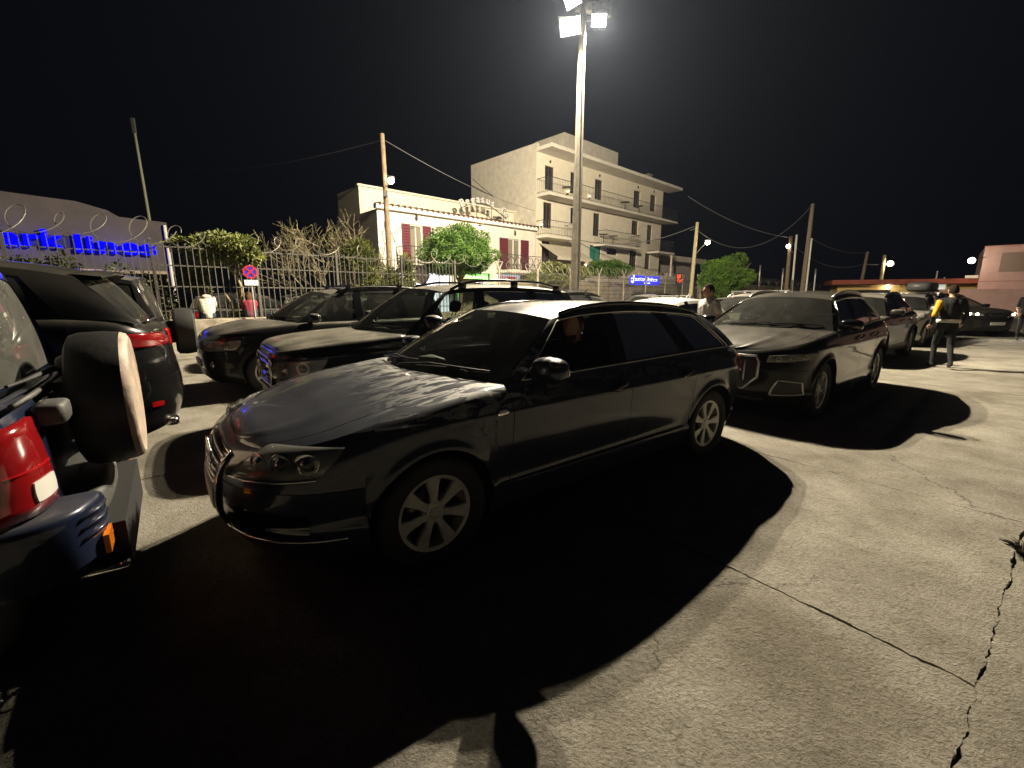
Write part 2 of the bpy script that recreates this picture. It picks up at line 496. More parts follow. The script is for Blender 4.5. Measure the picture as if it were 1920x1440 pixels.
class Body:
    def __init__(self, sp):
        self.sp = sp
        self.xf = pchip(sp['nose']); self.xr = pchip(sp['tail'])
        self.hw = pchip(sp['side']); self.zt = pchip(sp['shoulder'])
        self.zT = pchip(sp['rail_z']); self.yT = pchip(sp['rail_y'])
        x1, x2 = sp['x1'], sp['x2']; nf, nr = sp.get('nf', 2.6), sp.get('nr', 3.0)
        a = np.linspace(0, np.pi / 2, 500)
        qf = np.concatenate([np.cos(a) ** (2 / nf), np.zeros(400)])
        xs = np.concatenate([np.full(500, x1), np.linspace(x1, x2, 401)[1:]])
        ky = np.concatenate([np.sin(a) ** (2 / nf), np.ones(400)])
        qr = np.zeros(900)
        a2 = a[1:]
        qf = np.concatenate([qf, np.zeros(499)]); xs = np.concatenate([xs, np.full(499, x2)])
        qr = np.concatenate([qr, np.sin(a2) ** (2 / nr)]); ky = np.concatenate([ky, np.cos(a2) ** (2 / nr)])
        ky[-1] = 0; ky[0] = 0
        X = xs + qf * (self.xf(0.6) - x1) + qr * (self.xr(0.6) - x2)
        Y = ky * self.hw(0.6)
        d = np.hypot(np.diff(X), np.diff(Y)); S = np.concatenate([[0], np.cumsum(d)])
        self.len = S[-1]; S /= S[-1]
        self.S, self.qf, self.xs, self.qr, self.ky, self.X, self.Y = S, qf, xs, qr, ky, X, Y
        tx = np.gradient(X, S); ty = np.gradient(Y, S); L = np.hypot(tx, ty)
        self.nx = -ty / L; self.ny = tx / L           # outward: (-ty, tx) for the y>0 side
        self.nx[0], self.ny[0], self.nx[-1], self.ny[-1] = -1, 0, 1, 0
        self.axles = [(0.0, sp['rw']), (sp['wb'], sp['rw'])]
        self.ra = sp['ra']; self.fl = sp.get('flare', 0.02); self.rs = sp.get('rs', 0.09); self.rk = sp.get('rk', 0.8)
        self.rocker = pchip(sp['rocker'])
    def s_x(self, x): return float(np.interp(x, self.X, self.S))
    def s_y(self, y):  # front face
        n = 500
        return math.copysign(float(np.interp(abs(y), self.Y[:n], self.S[:n])), y)
    def s_yr(self, y):
        return math.copysign(float(np.interp(abs(y), self.Y[::-1][:499], self.S[::-1][:499])), y)
    def x_s(self, s): return float(np.interp(abs(s), self.S, self.X))
    def nrm(self, s):
        sg = 1 if s >= 0 else -1; a = abs(s)
        n = Vector((float(np.interp(a, self.S, self.nx)), float(np.interp(a, self.S, self.ny)) * sg, 0))
        n.normalize(); return n
    def pt(self, s, z, off=0.0, rnd_top=True):
        sg = 1 if s >= 0 else -1; a = abs(s)
        I = lambda t: float(np.interp(a, self.S, t))
        x = I(self.xs) + I(self.qf) * (self.xf(z) - self.sp['x1']) + I(self.qr) * (self.xr(z) - self.sp['x2'])
        y = self.hw(z) * I(self.ky)
        for xa, za in self.axles:
            r_ = math.hypot(x - xa, z - za)
            if r_ < self.ra + 0.2:
                y += self.fl * math.exp(-((r_ - self.ra) / 0.045) ** 2)
        o = off
        if rnd_top:
            dd = self.zt(x) - z
            if dd < self.rs:
                t = min(1.0, (self.rs - dd) / self.rs)
                o -= self.rs * self.rk * (1 - math.sqrt(max(0, 1 - 0.985 * t * t)))
        nx, ny = I(self.nx), I(self.ny)
        p = Vector((x + nx * o, max(0, y + ny * o), z))
        p.y *= sg
        return p
    def top(self, s):
        return self.pt(s, self.zt(self.x_s(s)))
    def zlo(self, s):
        x = self.x_s(s)
        for xa, za in self.axles:
            if abs(x - xa) < self.ra: return za + math.sqrt(max(0, self.ra ** 2 - (x - xa) ** 2))
        return self.rocker(x)
    def stations(self, s0, s1, step):
        n = max(2, int(abs(s1 - s0) * self.len / step))
        st = list(np.linspace(s0, s1, n + 1))
        for xa, za in self.axles:
            for k in range(0, 25):
                for e in (-1e-4, 1e-4) if k in (0, 24) else (0,):
                    s = self.s_x(xa - self.ra * math.cos(math.pi * k / 24) + e * (1 if k == 0 else 1))
                    if s0 < s < s1: st.append(s)
        return sorted(st)

def body_panel(B, mb, s0, s1, zlo, zhi, step, rows, sg, fl=0.03, bfl=None, sl0=0.0, sl1=0.0, pw=1.6, mi=None):
    bfl = fl if bfl is None else bfl
    st = B.stations(s0, s1, step)
    grid = []
    for i, s in enumerate(st):
        a, b = zlo(s), zhi(s)
        k = (s - s0) / (s1 - s0)
        col = []
        for j in range(rows + 1):
            t = j / rows; v = 1 - (1 - t) ** pw
            z = a + (b - a) * v
            ss = s + (sl0 * (1 - k) + sl1 * k) * (z - 0.6)
            p = B.pt(ss * sg, z)
            col.append(p)
        n = B.nrm(s * sg)
        col = [col[0] - n * bfl] + col + [col[-1] - n * fl]
        if i == 0: grid.append([p - n * fl for p in col])
        grid.append(col)
        if i == len(st) - 1: grid.append([p - n * fl for p in col])
    mb.grid(grid, mi, flip=(sg < 0))

def overlay(B, mb, cs, off=0.004, depth=0.02, nu=10, nv=6, rd=0.0, mi=None):
    """a slab that follows the skin; cs = four (s, z) corners"""
    def P(a, b, o):
        if rd:
            aa = a * math.sqrt(1 - rd * b * b / 2); bb = b * math.sqrt(1 - rd * a * a / 2)
        else: aa, bb = a, b
        u = (aa + 1) / 2; v = (bb + 1) / 2
        s = (cs[0][0] * (1 - u) + cs[1][0] * u) * (1 - v) + (cs[3][0] * (1 - u) + cs[2][0] * u) * v
        z = (cs[0][1] * (1 - u) + cs[1][1] * u) * (1 - v) + (cs[3][1] * (1 - u) + cs[2][1] * u) * v
        return B.pt(s, z, o)
    A = [-1 + 2 * i / nu for i in range(nu + 1)]; Bv = [-1 + 2 * j / nv for j in range(nv + 1)]
    rows = []
    rows.append([P(a, -1, off - depth) for a in A])
    for b in Bv: rows.append([P(a, b, off) for a in A])
    rows.append([P(a, 1, off - depth) for a in A])
    mb.grid(rows, mi)
    for a in (-1, 1):
        mb.grid([[P(a, b, off) for b in Bv], [P(a, b, off - depth) for b in Bv]], mi, flip=(a > 0))

def outline(B, cs, off=0.006, n=8, rd=0.0):
    pts = []
    seq = [(-1 + 2 * i / n, -1) for i in range(n)] + [(1, -1 + 2 * i / n) for i in range(n)] + [(1 - 2 * i / n, 1) for i in range(n)] + [(-1, 1 - 2 * i / n) for i in range(n)]
    for a, b in seq + [seq[0]]:
        aa = a * math.sqrt(1 - rd * b * b / 2); bb = b * math.sqrt(1 - rd * a * a / 2)
        u = (aa + 1) / 2; v = (bb + 1) / 2
        s = (cs[0][0] * (1 - u) + cs[1][0] * u) * (1 - v) + (cs[3][0] * (1 - u) + cs[2][0] * u) * v
        z = (cs[0][1] * (1 - u) + cs[1][1] * u) * (1 - v) + (cs[3][1] * (1 - u) + cs[2][1] * u) * v
        pts.append(B.pt(s, z, off))
    return pts

WHEELS = {}
def wheel_meshes(r, rim, style, w=0.22):
    key = (r, rim, style, w)
    if key in WHEELS: return WHEELS[key]
    t = MB()
    h = w / 2
    t.lathe([(rim - 0.012, -h * 0.75), (rim + 0.01, -h * 0.92), (r * 0.93, -h * 1.02), (r * 0.985, -h * 0.86), (r, -h * 0.6), (r, -h * 0.22), (r - 0.007, -h * 0.2), (r - 0.007, -h * 0.14), (r, -h * 0.12),
             (r, h * 0.12), (r - 0.007, h * 0.14), (r - 0.007, h * 0.2), (r, h * 0.22), (r, h * 0.6), (r * 0.985, h * 0.86), (r * 0.95, h * 0.99), (r * 0.87, h * 1.05), (rim + 0.022, h * 0.98), (rim + 0.004, h * 0.90), (rim - 0.008, h * 0.8)], 48)
    tyre = t.mesh('tyre', RUBBER)
    m = MB()
    fo = h * 0.86
    m.lathe([(rim - 0.03, -h * 0.7), (rim - 0.04, 0), (rim - 0.034, fo - 0.05), (rim - 0.022, fo - 0.008), (rim + 0.002, fo), (rim + 0.008, fo - 0.008)], 48, mi=0)
    n = {'seven': 7, 'five': 5, 'ten': 10, 'twin': 5}[style]
    ri = rim - 0.018
    for k in range(n):
        a0 = 2 * math.pi * (k + 0.25) / n
        subs = [0] if style != 'twin' else [-0.17, 0.17]
        for so in subs:
            wi = {'seven': 0.046, 'five': 0.034, 'ten': 0.014, 'twin': 0.017}[style]
            wo = {'seven': 0.090, 'five': 0.05, 'ten': 0.020, 'twin': 0.022}[style] * rim / 0.22
            a1 = a0 + so * 0.3; a2 = a0 + so
            rows = []
            for rr, ww, yy, th in ((0.045, wi * 1.05, fo - 0.018, 0.03), (rim * 0.40, wi, fo - 0.012, 0.03), (rim * 0.72, lerp(wi, wo, 0.55), fo - 0.014, 0.028), (ri, wo, fo - 0.006, 0.03)):
                a = lerp(a1, a2, rr / ri)
                er = Vector((math.cos(a), 0, math.sin(a))); et = Vector((-math.sin(a), 0, math.cos(a))); ey = Vector((0, 1, 0))
                c = er * rr + ey * yy
                rows.append([c + et * ww * 0.5 - ey * th, c + et * ww * 0.5 - ey * 0.008, c + et * (ww * 0.5 - 0.006), c - et * (ww * 0.5 - 0.006), c - et * ww * 0.5 - ey * 0.008, c - et * ww * 0.5 - ey * th])
            m.grid(rows, 0)
    m.lathe([(0.0, fo - 0.012), (0.030, fo - 0.012), (0.034, fo - 0.016), (0.066, fo - 0.020), (0.075, fo - 0.034), (0.075, fo - 0.06)], 24, mi=0)
    for k in range(5):
        a = 2 * math.pi * k / 5 + 0.3
        m.lathe([(0.0, fo - 0.0185), (0.0105, fo - 0.0185), (0.0105, fo - 0.03)], 8, mi=1, c=(0.053 * math.cos(a), 0, 0.053 * math.sin(a)))
    rimm = m.mesh('rim', [ALLOY, BLACK]); rimm.set_sharp_from_angle(angle=R(35))
    d = MB()
    d.lathe([(0.05, 0.02), (rim * 0.62, 0.02), (rim * 0.62, 0.0), (0.05, 0.0)], 32, mi=0)
    d.lathe([(0.0, -0.02), (rim - 0.03, -0.02)], 32, mi=1)
    disc = d.mesh('brake_disc', [mat('brake_steel', (0.16, 0.15, 0.14), 0.45, metal=1.0), UNDER])
    WHEELS[key] = (tyre, rimm, disc)
    return WHEELS[key]

def make_car(sp, loc, phi, label, group=None, cat='car', name='parked_car', detail=2):
    """sp: measured profile. local x runs back from the front axle, y to the car's right, z up"""
    root = empty(name, (loc[0], loc[1], sp.get('lift', 0.0)), phi)
    tag(root, label, cat, group)
    B = Body(sp)
    P_ = sp['paint']; step = {3: 0.035, 2: 0.06, 1: 0.1}[detail]; rows = {3: 30, 2: 20, 1: 14}[detail]
    zt = lambda s: B.zt(B.x_s(s))
    ra = B.ra; wb = sp['wb']
    zs = sp.get('bumper_seam', 0.60); zsr = sp.get('rear_seam', 0.62)
    zmin = lambda s: B.zlo(s)
    sFa = B.s_x(-ra - 0.004); sRa = B.s_x(wb + ra + 0.004)
    gaps = [B.s_x(x) for x in sp['gaps']]
    g = 0.0022 / B.len * 1.0
    lowmat = sp.get('lower', None)
    # ---- skin panels
    bsh = MB(); bre = MB()
    for sg in (1, -1):
        body_panel(B, bsh, 0, sFa, lambda s: zs + 0.004, zt, step, rows // 2, sg, pw=1.5)
        body_panel(B, bsh, sFa, gaps[0] - g, zmin, zt, step, rows, sg, bfl=0.24)
        body_panel(B, bre, gaps[-1] + g, sRa, zmin, zt, step, rows, sg, bfl=0.24)
        body_panel(B, bre, sRa, 1.0, lambda s: zsr + 0.004, zt, step, rows // 2, sg, pw=1.5)
    # fender strips beside the bonnet and deck behind the glass
    sC = B.s_x(sp['xcb']); sD = B.s_x(sp['xdb'])
    bow = sp.get('ws_bow', 0.25); hc = sp.get('hood_crown', 0.07)
    xn = B.x_s(0)
    def hoodpt(s, v):
        e = B.top(s); x = e.x
        k = (x - xn) / (sp['xcb'] - xn); k = max(0, min(1, k))
        yy = e.y * v
        w = min(1.0, e.y / 0.55)
        z = e.z + hc * w * (1 - abs(v) ** 2.4) * (0.55 + 0.45 * (1 - (2 * k - 1) ** 2))
        z += sp.get('crease', 0.008) * w * math.exp(-((abs(v) - sp.get('crease_at', 0.62)) / 0.05) ** 2)
        return Vector((x - bow * k ** 2 * (1 - v * v), yy, z))
    sts = [s for s in np.linspace(0.004, sC, int(26 if detail < 3 else 46))]
    v0 = sp.get('hood_cut', 0.87)
    hm = MB()
    nv = 18 if detail < 3 else 30
    hm.grid([[hoodpt(s, v) for v in np.linspace(-v0, v0, nv + 1)] for s in sts], flip=True)
    for sg in (1, -1):
        bsh.grid([[hoodpt(s, v * sg) for v in np.linspace(v0 + 0.006, 1, 6)] for s in sts], flip=(sg > 0))
        bsh.grid([[hoodpt(s, (v0 + 0.006) * sg), hoodpt(s, (v0 + 0.006) * sg) + Vector((0, 0, -0.03))] for s in sts], flip=(sg < 0))
        hm.grid([[hoodpt(s, v0 * sg), hoodpt(s, v0 * sg) + Vector((0, -0.004 * sg, -0.03))] for s in sts], flip=(sg > 0))
    # ---- glasshouse
    def Bt(u):
        x = lerp(sp['xcb'], sp['xdb'], u); s = B.s_x(x); p = B.top(s)
        return Vector((x, p.y, p.z))
    def Tt(u):
        x = lerp(sp['xct'], sp['xdt'], u)
        return Vector((x, B.yT(x), B.zT(x)))
    bulge = sp.get('bulge', 0.03)
    def side(u, h, sg, off=0.0):
        b = Bt(u); t = Tt(u)
        p = b.lerp(t, h); p.y += bulge * 4 * h * (1 - h) + off
        p.z += 0.012 * 4 * h * (1 - h) * (1 if u < 0.02 else 0)
        p.y *= sg
        return p
    def uu(xb, xt, h):
        a = (xb - sp['xcb']) / (sp['xdb'] - sp['xcb']); b = (xt - sp['xct']) / (sp['xdt'] - sp['xct'])
        return lerp(a, b, h)
    panes = sp['panes']
    nh = 8 if detail < 3 else 12
    pils = {1: MB(), -1: MB()}
    def strip(mb, l0, l1, h0, h1, sg, nu, off=0.0, mi=None):
        rows_ = []
        for j in range(nh + 1):
            h = lerp(h0, h1, j / nh)
            a = uu(*l0, h) if l0 else 0.0; b = uu(*l1, h) if l1 else 1.0
            rows_.append([side(lerp(a, b, i / nu), h, sg, off) for i in range(nu + 1)])
        mb.grid(rows_, mi, flip=(sg < 0))
    bounds = [None] + [e for p in panes for e in ((p[0], p[2]), (p[1], p[3]))] + [None]
    glass_objs = []
    for sg in (1, -1):
        pil = pils[sg]
        for i in range(0, len(bounds), 2):
            mid = 0 < i < len(bounds) - 2
            strip(pil, bounds[i], bounds[i + 1], 0, 1, sg, 4, mi=1 if mid else 0)
        for p in panes:
            l0, l1 = (p[0], p[2]), (p[1], p[3]); h0, h1 = p[4], p[5]
            strip(pil, l0, l1, 0, h0, sg, 10, mi=0)
            strip(pil, l0, l1, h1, 1, sg, 10, mi=0)
            if (p[6] if len(p) > 6 else None) == 'open' and sg < 0: continue
            gm = MB(); strip(gm, l0, l1, h0, h1, sg, 10, off=-0.008)
            glass_objs.append((gm, p[6] if len(p) > 6 else None))
            # rubber returns round each pane
            for (ha, hb) in ((h0, h0), (h1, h1)):
                pil.grid([[side(lerp(uu(*l0, ha), uu(*l1, ha), i / 10), ha, sg, 0.0) for i in range(11)], [side(lerp(uu(*l0, ha), uu(*l1, ha), i / 10), ha, sg, -0.03) for i in range(11)]], 1)
            for l in (l0, l1):
                pil.grid([[side(uu(*l, lerp(h0, h1, j / nh)), lerp(h0, h1, j / nh), sg, 0.0) for j in range(nh + 1)], [side(uu(*l, lerp(h0, h1, j / nh)), lerp(h0, h1, j / nh), sg, -0.03) for j in range(nh + 1)]], 1)
    tb, tc_ = sp.get('wst_bow', 0.16), sp.get('roof_crown', 0.055)
    def ws(h, v):
        b0 = hoodpt(sC, v); b1 = Vector((sp['xct'], 0, 0))
        t = Tt(0)
        T = Vector((t.x - tb * (1 - v * v), t.y * v, t.z + tc_ * (1 - abs(v) ** 2.5)))
        bb = Bt(0)
        p = Vector((b0.x, bb.y * v, b0.z)).lerp(T, h)
        n = Vector((-0.5, 0, 0.6)); p += n * 0.03 * 4 * h * (1 - h) * (1 - v ** 4)
        return p
    wsm = MB()
    wsm.grid([[ws(j / 10, v) for v in np.linspace(-1, 1, 17)] for j in range(11)], flip=True)
    rb = sp.get('rw_bow', 0.10); rtb = sp.get('rwt_bow', 0.12)
    def deckpt(s, v):
        e = B.top(s); k = max(0.0, min(1.0, (e.x - sp['xdb']) / max(0.02, B.x_s(1) - sp['xdb'])))
        w = min(1.0, e.y / 0.5)
        return Vector((e.x + rb * (1 - k) * (1 - v * v), e.y * v, e.z + sp.get('deck_crown', 0.02) * w * (1 - v * v)))
    dst = list(np.linspace(sD, 0.998, 14))
    bre.grid([[deckpt(s, v) for v in np.linspace(-1, 1, 17)] for s in dst], flip=True)
    def rwp(h, v):
        b0 = deckpt(sD, v); t = Tt(1); bb = Bt(1)
        T = Vector((t.x + rtb * (1 - v * v), t.y * v, t.z + tc_ * (1 - abs(v) ** 2.5)))
        p = Vector((b0.x, bb.y * v, b0.z)).lerp(T, h)
        p += Vector((0.6, 0, 0.4)) * 0.03 * 4 * h * (1 - h)
        return p
    rg0, rg1, rv = sp.get('rear_glass', (0.08, 0.90, 0.86))
    rwm = MB(); rwm.grid([[rwp(h, v) - Vector((0.006, 0, 0)) for v in np.linspace(-rv, rv, 15)] for h in np.linspace(rg0, rg1, 9)], flip=False)
    for ha, hb, va, vb in ((0, rg0, -1, 1), (rg1, 1, -1, 1), (rg0, rg1, -1, -rv), (rg0, rg1, rv, 1)):
        bre.grid([[rwp(h, v) for v in np.linspace(va, vb, 17)] for h in np.linspace(ha, hb, 7)])
    def roofpt(u, v):
        t = Tt(u)
        return Vector((t.x - tb * (1 - v * v) * (1 - u) ** 2 + rtb * (1 - v * v) * u ** 2, t.y * v, t.z + tc_ * (1 - abs(v) ** 2.5)))
    rf = MB()
    rf.grid([[roofpt(u, v) for v in np.linspace(-1, 1, 21)] for u in np.linspace(0, 1, 24)], flip=True)
    lin = MB()
    lin.grid([[roofpt(u, v) - Vector((0, 0, 0.035)) for v in np.linspace(-0.96, 0.96, 9)] for u in np.linspace(0.03, 0.97, 10)])
    bo = bsh.build('front_body', P_, root, angle=42, weld=True)
    bre.build('rear_body', P_, root, angle=42, weld=True)
    for pl in pils.values(): pl.build('pillars', [P_, GLOSSBLACK], root, angle=42)
    hm.build('hood', P_, root, angle=42)
    rfo = rf.build('roof', P_, root, angle=42)
    lin.build('headliner', HEADLINER, root)
    wso = wsm.build('windshield', sp.get('wsglass', GLASS_WS), root, smooth=True)
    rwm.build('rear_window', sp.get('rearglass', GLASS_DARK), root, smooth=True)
    for gm, kd in glass_objs:
        gm.build('window', {'dark': GLASS_DARK, None: GLASS, 'open': GLASS}[kd], root, smooth=True)
    # ---- doors
    hz = sp.get('handle_z', 0.86)
    for sg in (1, -1):
        for i in range(len(gaps) - 1):
            mb = MB()
            body_panel(B, mb, gaps[i] + g, gaps[i + 1] - g, zmin, zt, step, rows, sg)
            d = mb.build('front_door' if i == 0 else 'rear_door', P_, root, angle=42)
            sh = gaps[i + 1] - 0.17 / B.len
            if detail >= 2:
                h = MB()
                rc = [(sh - 0.06 / B.len, hz - 0.03), (sh + 0.06 / B.len, hz - 0.03), (sh + 0.06 / B.len, hz + 0.035), (sh - 0.06 / B.len, hz + 0.035)]
                pts = [B.pt(sg * (sh + t * 0.105 / B.len), hz + 0.012 + 0.02 * t, 0.012 + 0.026 * (1 - t ** 4)) for t in np.linspace(-1, 1, 9)]
                h.tube(pts, [0.007] + [0.0135] * 7 + [0.007], 8)
                h.build('handle', sp.get('handle_mat', P_), d, smooth=True)
                h2 = MB(); overlay(B, h2, [(sg * a, z) for a, z in rc], 0.0015, 0.01, rd=0.9)
                h2.build('handle_recess', GLOSSBLACK, d, smooth=True)
    # ---- bumpers
    lo = sp.get('lower_mat', P_)
    mb = MB()
    for sg in (1, -1):
        body_panel(B, mb, 0, sFa - g, lambda s: B.rocker(B.x_s(s)), lambda s: zs, step, max(8, rows // 2), sg, bfl=0.12, pw=1.0)
    fb = mb.build('front_bumper', sp.get('bumper_mat', P_), root, angle=42)
    mb = MB()
    for sg in (1, -1):
        body_panel(B, mb, sRa + g, 1.0, lambda s: B.rocker(B.x_s(s)), lambda s: zsr, step, max(8, rows // 2), sg, bfl=0.12, pw=1.0)
    rbm = mb.build('rear_bumper', sp.get('bumper_mat', P_), root, angle=42)
    # ---- sills, underbody
    if sp.get('cladding'):
        c = MB()
        for sg in (1, -1):
            for (xa, xb) in ((ra + 0.012, wb - ra - 0.012),):
                overlay(B, c, [(sg * B.s_x(xa), B.rocker(1) + 0.005), (sg * B.s_x(xb), B.rocker(1) + 0.005), (sg * B.s_x(xb), B.rocker(1) + 0.15), (sg * B.s_x(xa), B.rocker(1) + 0.15)], 0.012, 0.03, 24, 4)
            for xa, za in B.axles:
                r0 = []; r1 = []; r2 = []
                for k in range(25):
                    a = math.pi * (k / 24)
                    q = []
                    for rr, o in ((ra - 0.002, -0.01), (ra - 0.001, 0.014), (ra + 0.05, 0.014), (ra + 0.056, 0.0)):
                        s = B.s_x(xa - rr * math.cos(a)); q.append(B.pt(sg * s, za + rr * math.sin(a), o))
                    r0.append(q)
                c.grid(r0, flip=(sg > 0))
        c.build('lower_cladding', BLACK, root, angle=40)
    ub = MB()
    hwm = B.hw(0.5)
    ub.box(((wb) / 2, 0, 0.33), (wb + 1.3, (hwm - 0.30) * 2, 0.24))
    ub.box((wb / 2, 0, 0.33), (wb - 2 * ra - 0.06, hwm * 2 - 0.2, 0.2))
    for xa, za in B.axles:
        ub.tube([(xa, -hwm + 0.3, za), (xa, hwm - 0.3, za)], 0.05, 8)
    ub.build('underbody', UNDER, root)
    # ---- wheels
    ty, rm, dk = wheel_meshes(sp['rw'], sp['rim'], sp.get('wheel', 'five'), sp.get('tw', 0.225))
    wy = sp.get('wheel_y', sp['side_max'] - 0.145)
    for xa in (0.0, wb):
        for sg in (1, -1):
            steer = sp.get('steer', 0.0) if xa == 0 else 0.0
            M = Matrix.Translation((xa, sg * wy, sp['rw'])) @ Matrix.Rotation(steer + (0 if sg > 0 else math.pi), 4, 'Z') @ Matrix.Rotation(sp.get('spin', 0.4) * (1 + xa), 4, 'Y')
            w = link_mesh('wheel', ty, root, M)
            link_mesh('rim', rm, w); link_mesh('brake_disc', dk, w)
    # ---- mirrors
    mx = sp.get('mirror', (sp['xcb'] + 0.22, 0.10, B.zt(sp['xcb']) + 0.075))
    for sg in (1, -1):
        m = MB()
        e = B.top(B.s_x(mx[0])); y0 = e.y - 0.02
        ms = sp.get('mirror_size', (0.085, 0.13, 0.075))
        m.ellipsoid((mx[0], sg * (y0 + mx[1] + 0.05), mx[2]), ms, 18, 12, 0.72)
        m.tube([(mx[0] - 0.01, sg * (y0 - 0.03), e.z + 0.01), (mx[0] - 0.005, sg * (y0 + 0.06), mx[2] - 0.045)], [0.035, 0.024], 8)
        o = m.build('wing_mirror', sp.get('mirror_mat', P_), root, smooth=True)
        gm = MB(); gm.ellipsoid((mx[0] + ms[0] * 0.80, sg * (y0 + mx[1] + 0.05), mx[2]), (0.012, ms[1] * 0.82, ms[2] * 0.80), 16, 8, 0.7)
        gm.build('mirror_glass', CHROME, o, smooth=True)
    # ---- cabin
    xb = sp['xcb']; zb = B.zt(xb + 0.4)
    cab = MB()
    yb = Bt(0.3).y - 0.1
    rows_ = []
    for x, z in ((xb - 0.12, zb - 0.10), (xb + 0.05, zb - 0.02), (xb + 0.32, zb - 0.005), (xb + 0.44, zb - 0.05), (xb + 0.46, zb - 0.3), (xb + 0.30, zb - 0.5)):
        rows_.append([(x - 0.12 * (1 - v * v), v * yb, z + 0.03 * math.exp(-((v + 0.45) / 0.2) ** 2)) for v in np.linspace(-1, 1, 15)])
    cab.grid(rows_)
    cab.build('dashboard', CABIN2, root, smooth=True)
    fl_ = MB(); fl_.box(((xb + 0.3 + sp['xdb']) / 2, 0, 0.42), (sp['xdb'] - xb - 0.4, 2 * yb, 0.06)); fl_.build('cabin_floor', CABIN, root)
    sx = xb + sp.get('seat_x', 1.0)
    def seat(x, y, w, hd=True):
        m = MB()
        m.ellipsoid((x - 0.12, y, 0.58), (0.28, w / 2, 0.11), 16, 8, 0.55)
        M = Matrix.Rotation(R(18), 3, 'Y')
        m.ellipsoid((x + 0.20, y, 0.86), (0.085, w / 2, 0.34), 16, 10, 0.6, M=M)
        if hd:
            for yy in ([y] if w < 0.7 else [y - w * 0.3, y + w * 0.3]):
                m.ellipsoid((x + 0.325, yy, zb + 0.26), (0.05, 0.13, 0.085), 14, 8, 0.65, M=M)
                m.tube([(x + 0.29, yy - 0.05, zb + 0.12), (x + 0.32, yy - 0.05, zb + 0.2)], 0.007, 6)
                m.tube([(x + 0.29, yy + 0.05, zb + 0.12), (x + 0.32, yy + 0.05, zb + 0.2)], 0.007, 6)
        return m
    seat(sx, 0.37, 0.50).build('seat', CABIN, root, smooth=True)
    seat(sx, -0.37, 0.50).build('seat', CABIN, root, smooth=True)
    seat(sx + 0.88, 0, 1.25).build('rear_bench', CABIN, root, smooth=True)
    st = MB()
    cx, cy, cz = xb + 0.55, -0.37, zb - 0.08
    ring = []
    for k in range(25):
        a = 2 * math.pi * k / 24
        ring.append((cx + 0.185 * math.sin(a) * 0.42, cy + 0.185 * math.cos(a), cz + 0.185 * math.sin(a) * 0.9))
    st.tube(ring, 0.014, 8, cap=False)
    st.ellipsoid((cx - 0.02, cy, cz), (0.04, 0.075, 0.06), 12, 8)
    st.tube([(cx, cy - 0.17, cz), (cx, cy + 0.17, cz)], 0.014, 6)
    st.tube([(cx, cy, cz), (cx - 0.25, cy, cz - 0.12)], 0.03, 8)
    st.build('steering_wheel', BLACK, root, smooth=True)
    im = MB(); im.ellipsoid((sp['xct'] + 0.0, 0, B.zT(sp['xct']) - 0.06 + tc_), (0.02, 0.11, 0.035), 12, 8, 0.7); im.tube([(sp['xct'] - 0.1, 0, B.zT(sp['xct']) + tc_ - 0.0), (sp['xct'], 0, B.zT(sp['xct']) - 0.05 + tc_)], 0.01, 6)
    im.build('rear_view_mirror', BLACK, root, smooth=True)
    # ---- wipers
    if detail >= 2:
        for (va, vb, hh) in ((-0.72, -0.02, 0.10), (-0.02, 0.62, 0.10)):
            w = MB()
            a = ws(0.005, vb) + Vector((-0.02, 0, 0.025)); b = ws(hh, va) + Vector((-0.012, 0, 0.018))
            w.tube([a, a.lerp(b, 0.5) + Vector((-0.01, 0, 0.02)), b], [0.009, 0.008, 0.005], 6)
            c0, c1 = ws(hh * 0.45, (va + vb) / 2 + 0.22), ws(hh * 1.2, va - 0.16)
            w.tube([c0 + Vector((-0.006, 0, 0.008)), b + Vector((0.002, 0, -0.002)), c1 + Vector((-0.006, 0, 0.008))], 0.006, 6)
            w.build('wiper', BLACK, root)
    # ---- roof rails
    if sp.get('rails'):
        for sg in (1, -1):
            r_ = MB(); hh = sp.get('rail_h', 0.045)
            us = np.linspace(0.05, 0.95, 18)
            pts = []
            for i, u in enumerate(us):
                t = Tt(u); k = min(1, min(i, 17 - i) / 4.0) ** 0.6
                pts.append((t.x, sg * (t.y - 0.02), t.z + 0.012 + hh * k))
            r_.tube(pts, 0.017, 8)
            if sp.get('rails') == 'open':
                for u in (0.13, 0.52, 0.90):
                    t = Tt(u); r_.box((t.x, sg * (t.y - 0.02), t.z + hh * 0.5), (0.10, 0.03, hh))
            else:
                r_.grid([[Vector((p[0], p[1], p[2])) for p in pts], [Vector((p[0], p[1], Tt(u).z - 0.01)) for p, u in zip(pts, us)]])
            r_.build('roof_rail', sp.get('rail_mat', BLACK), root, smooth=True)
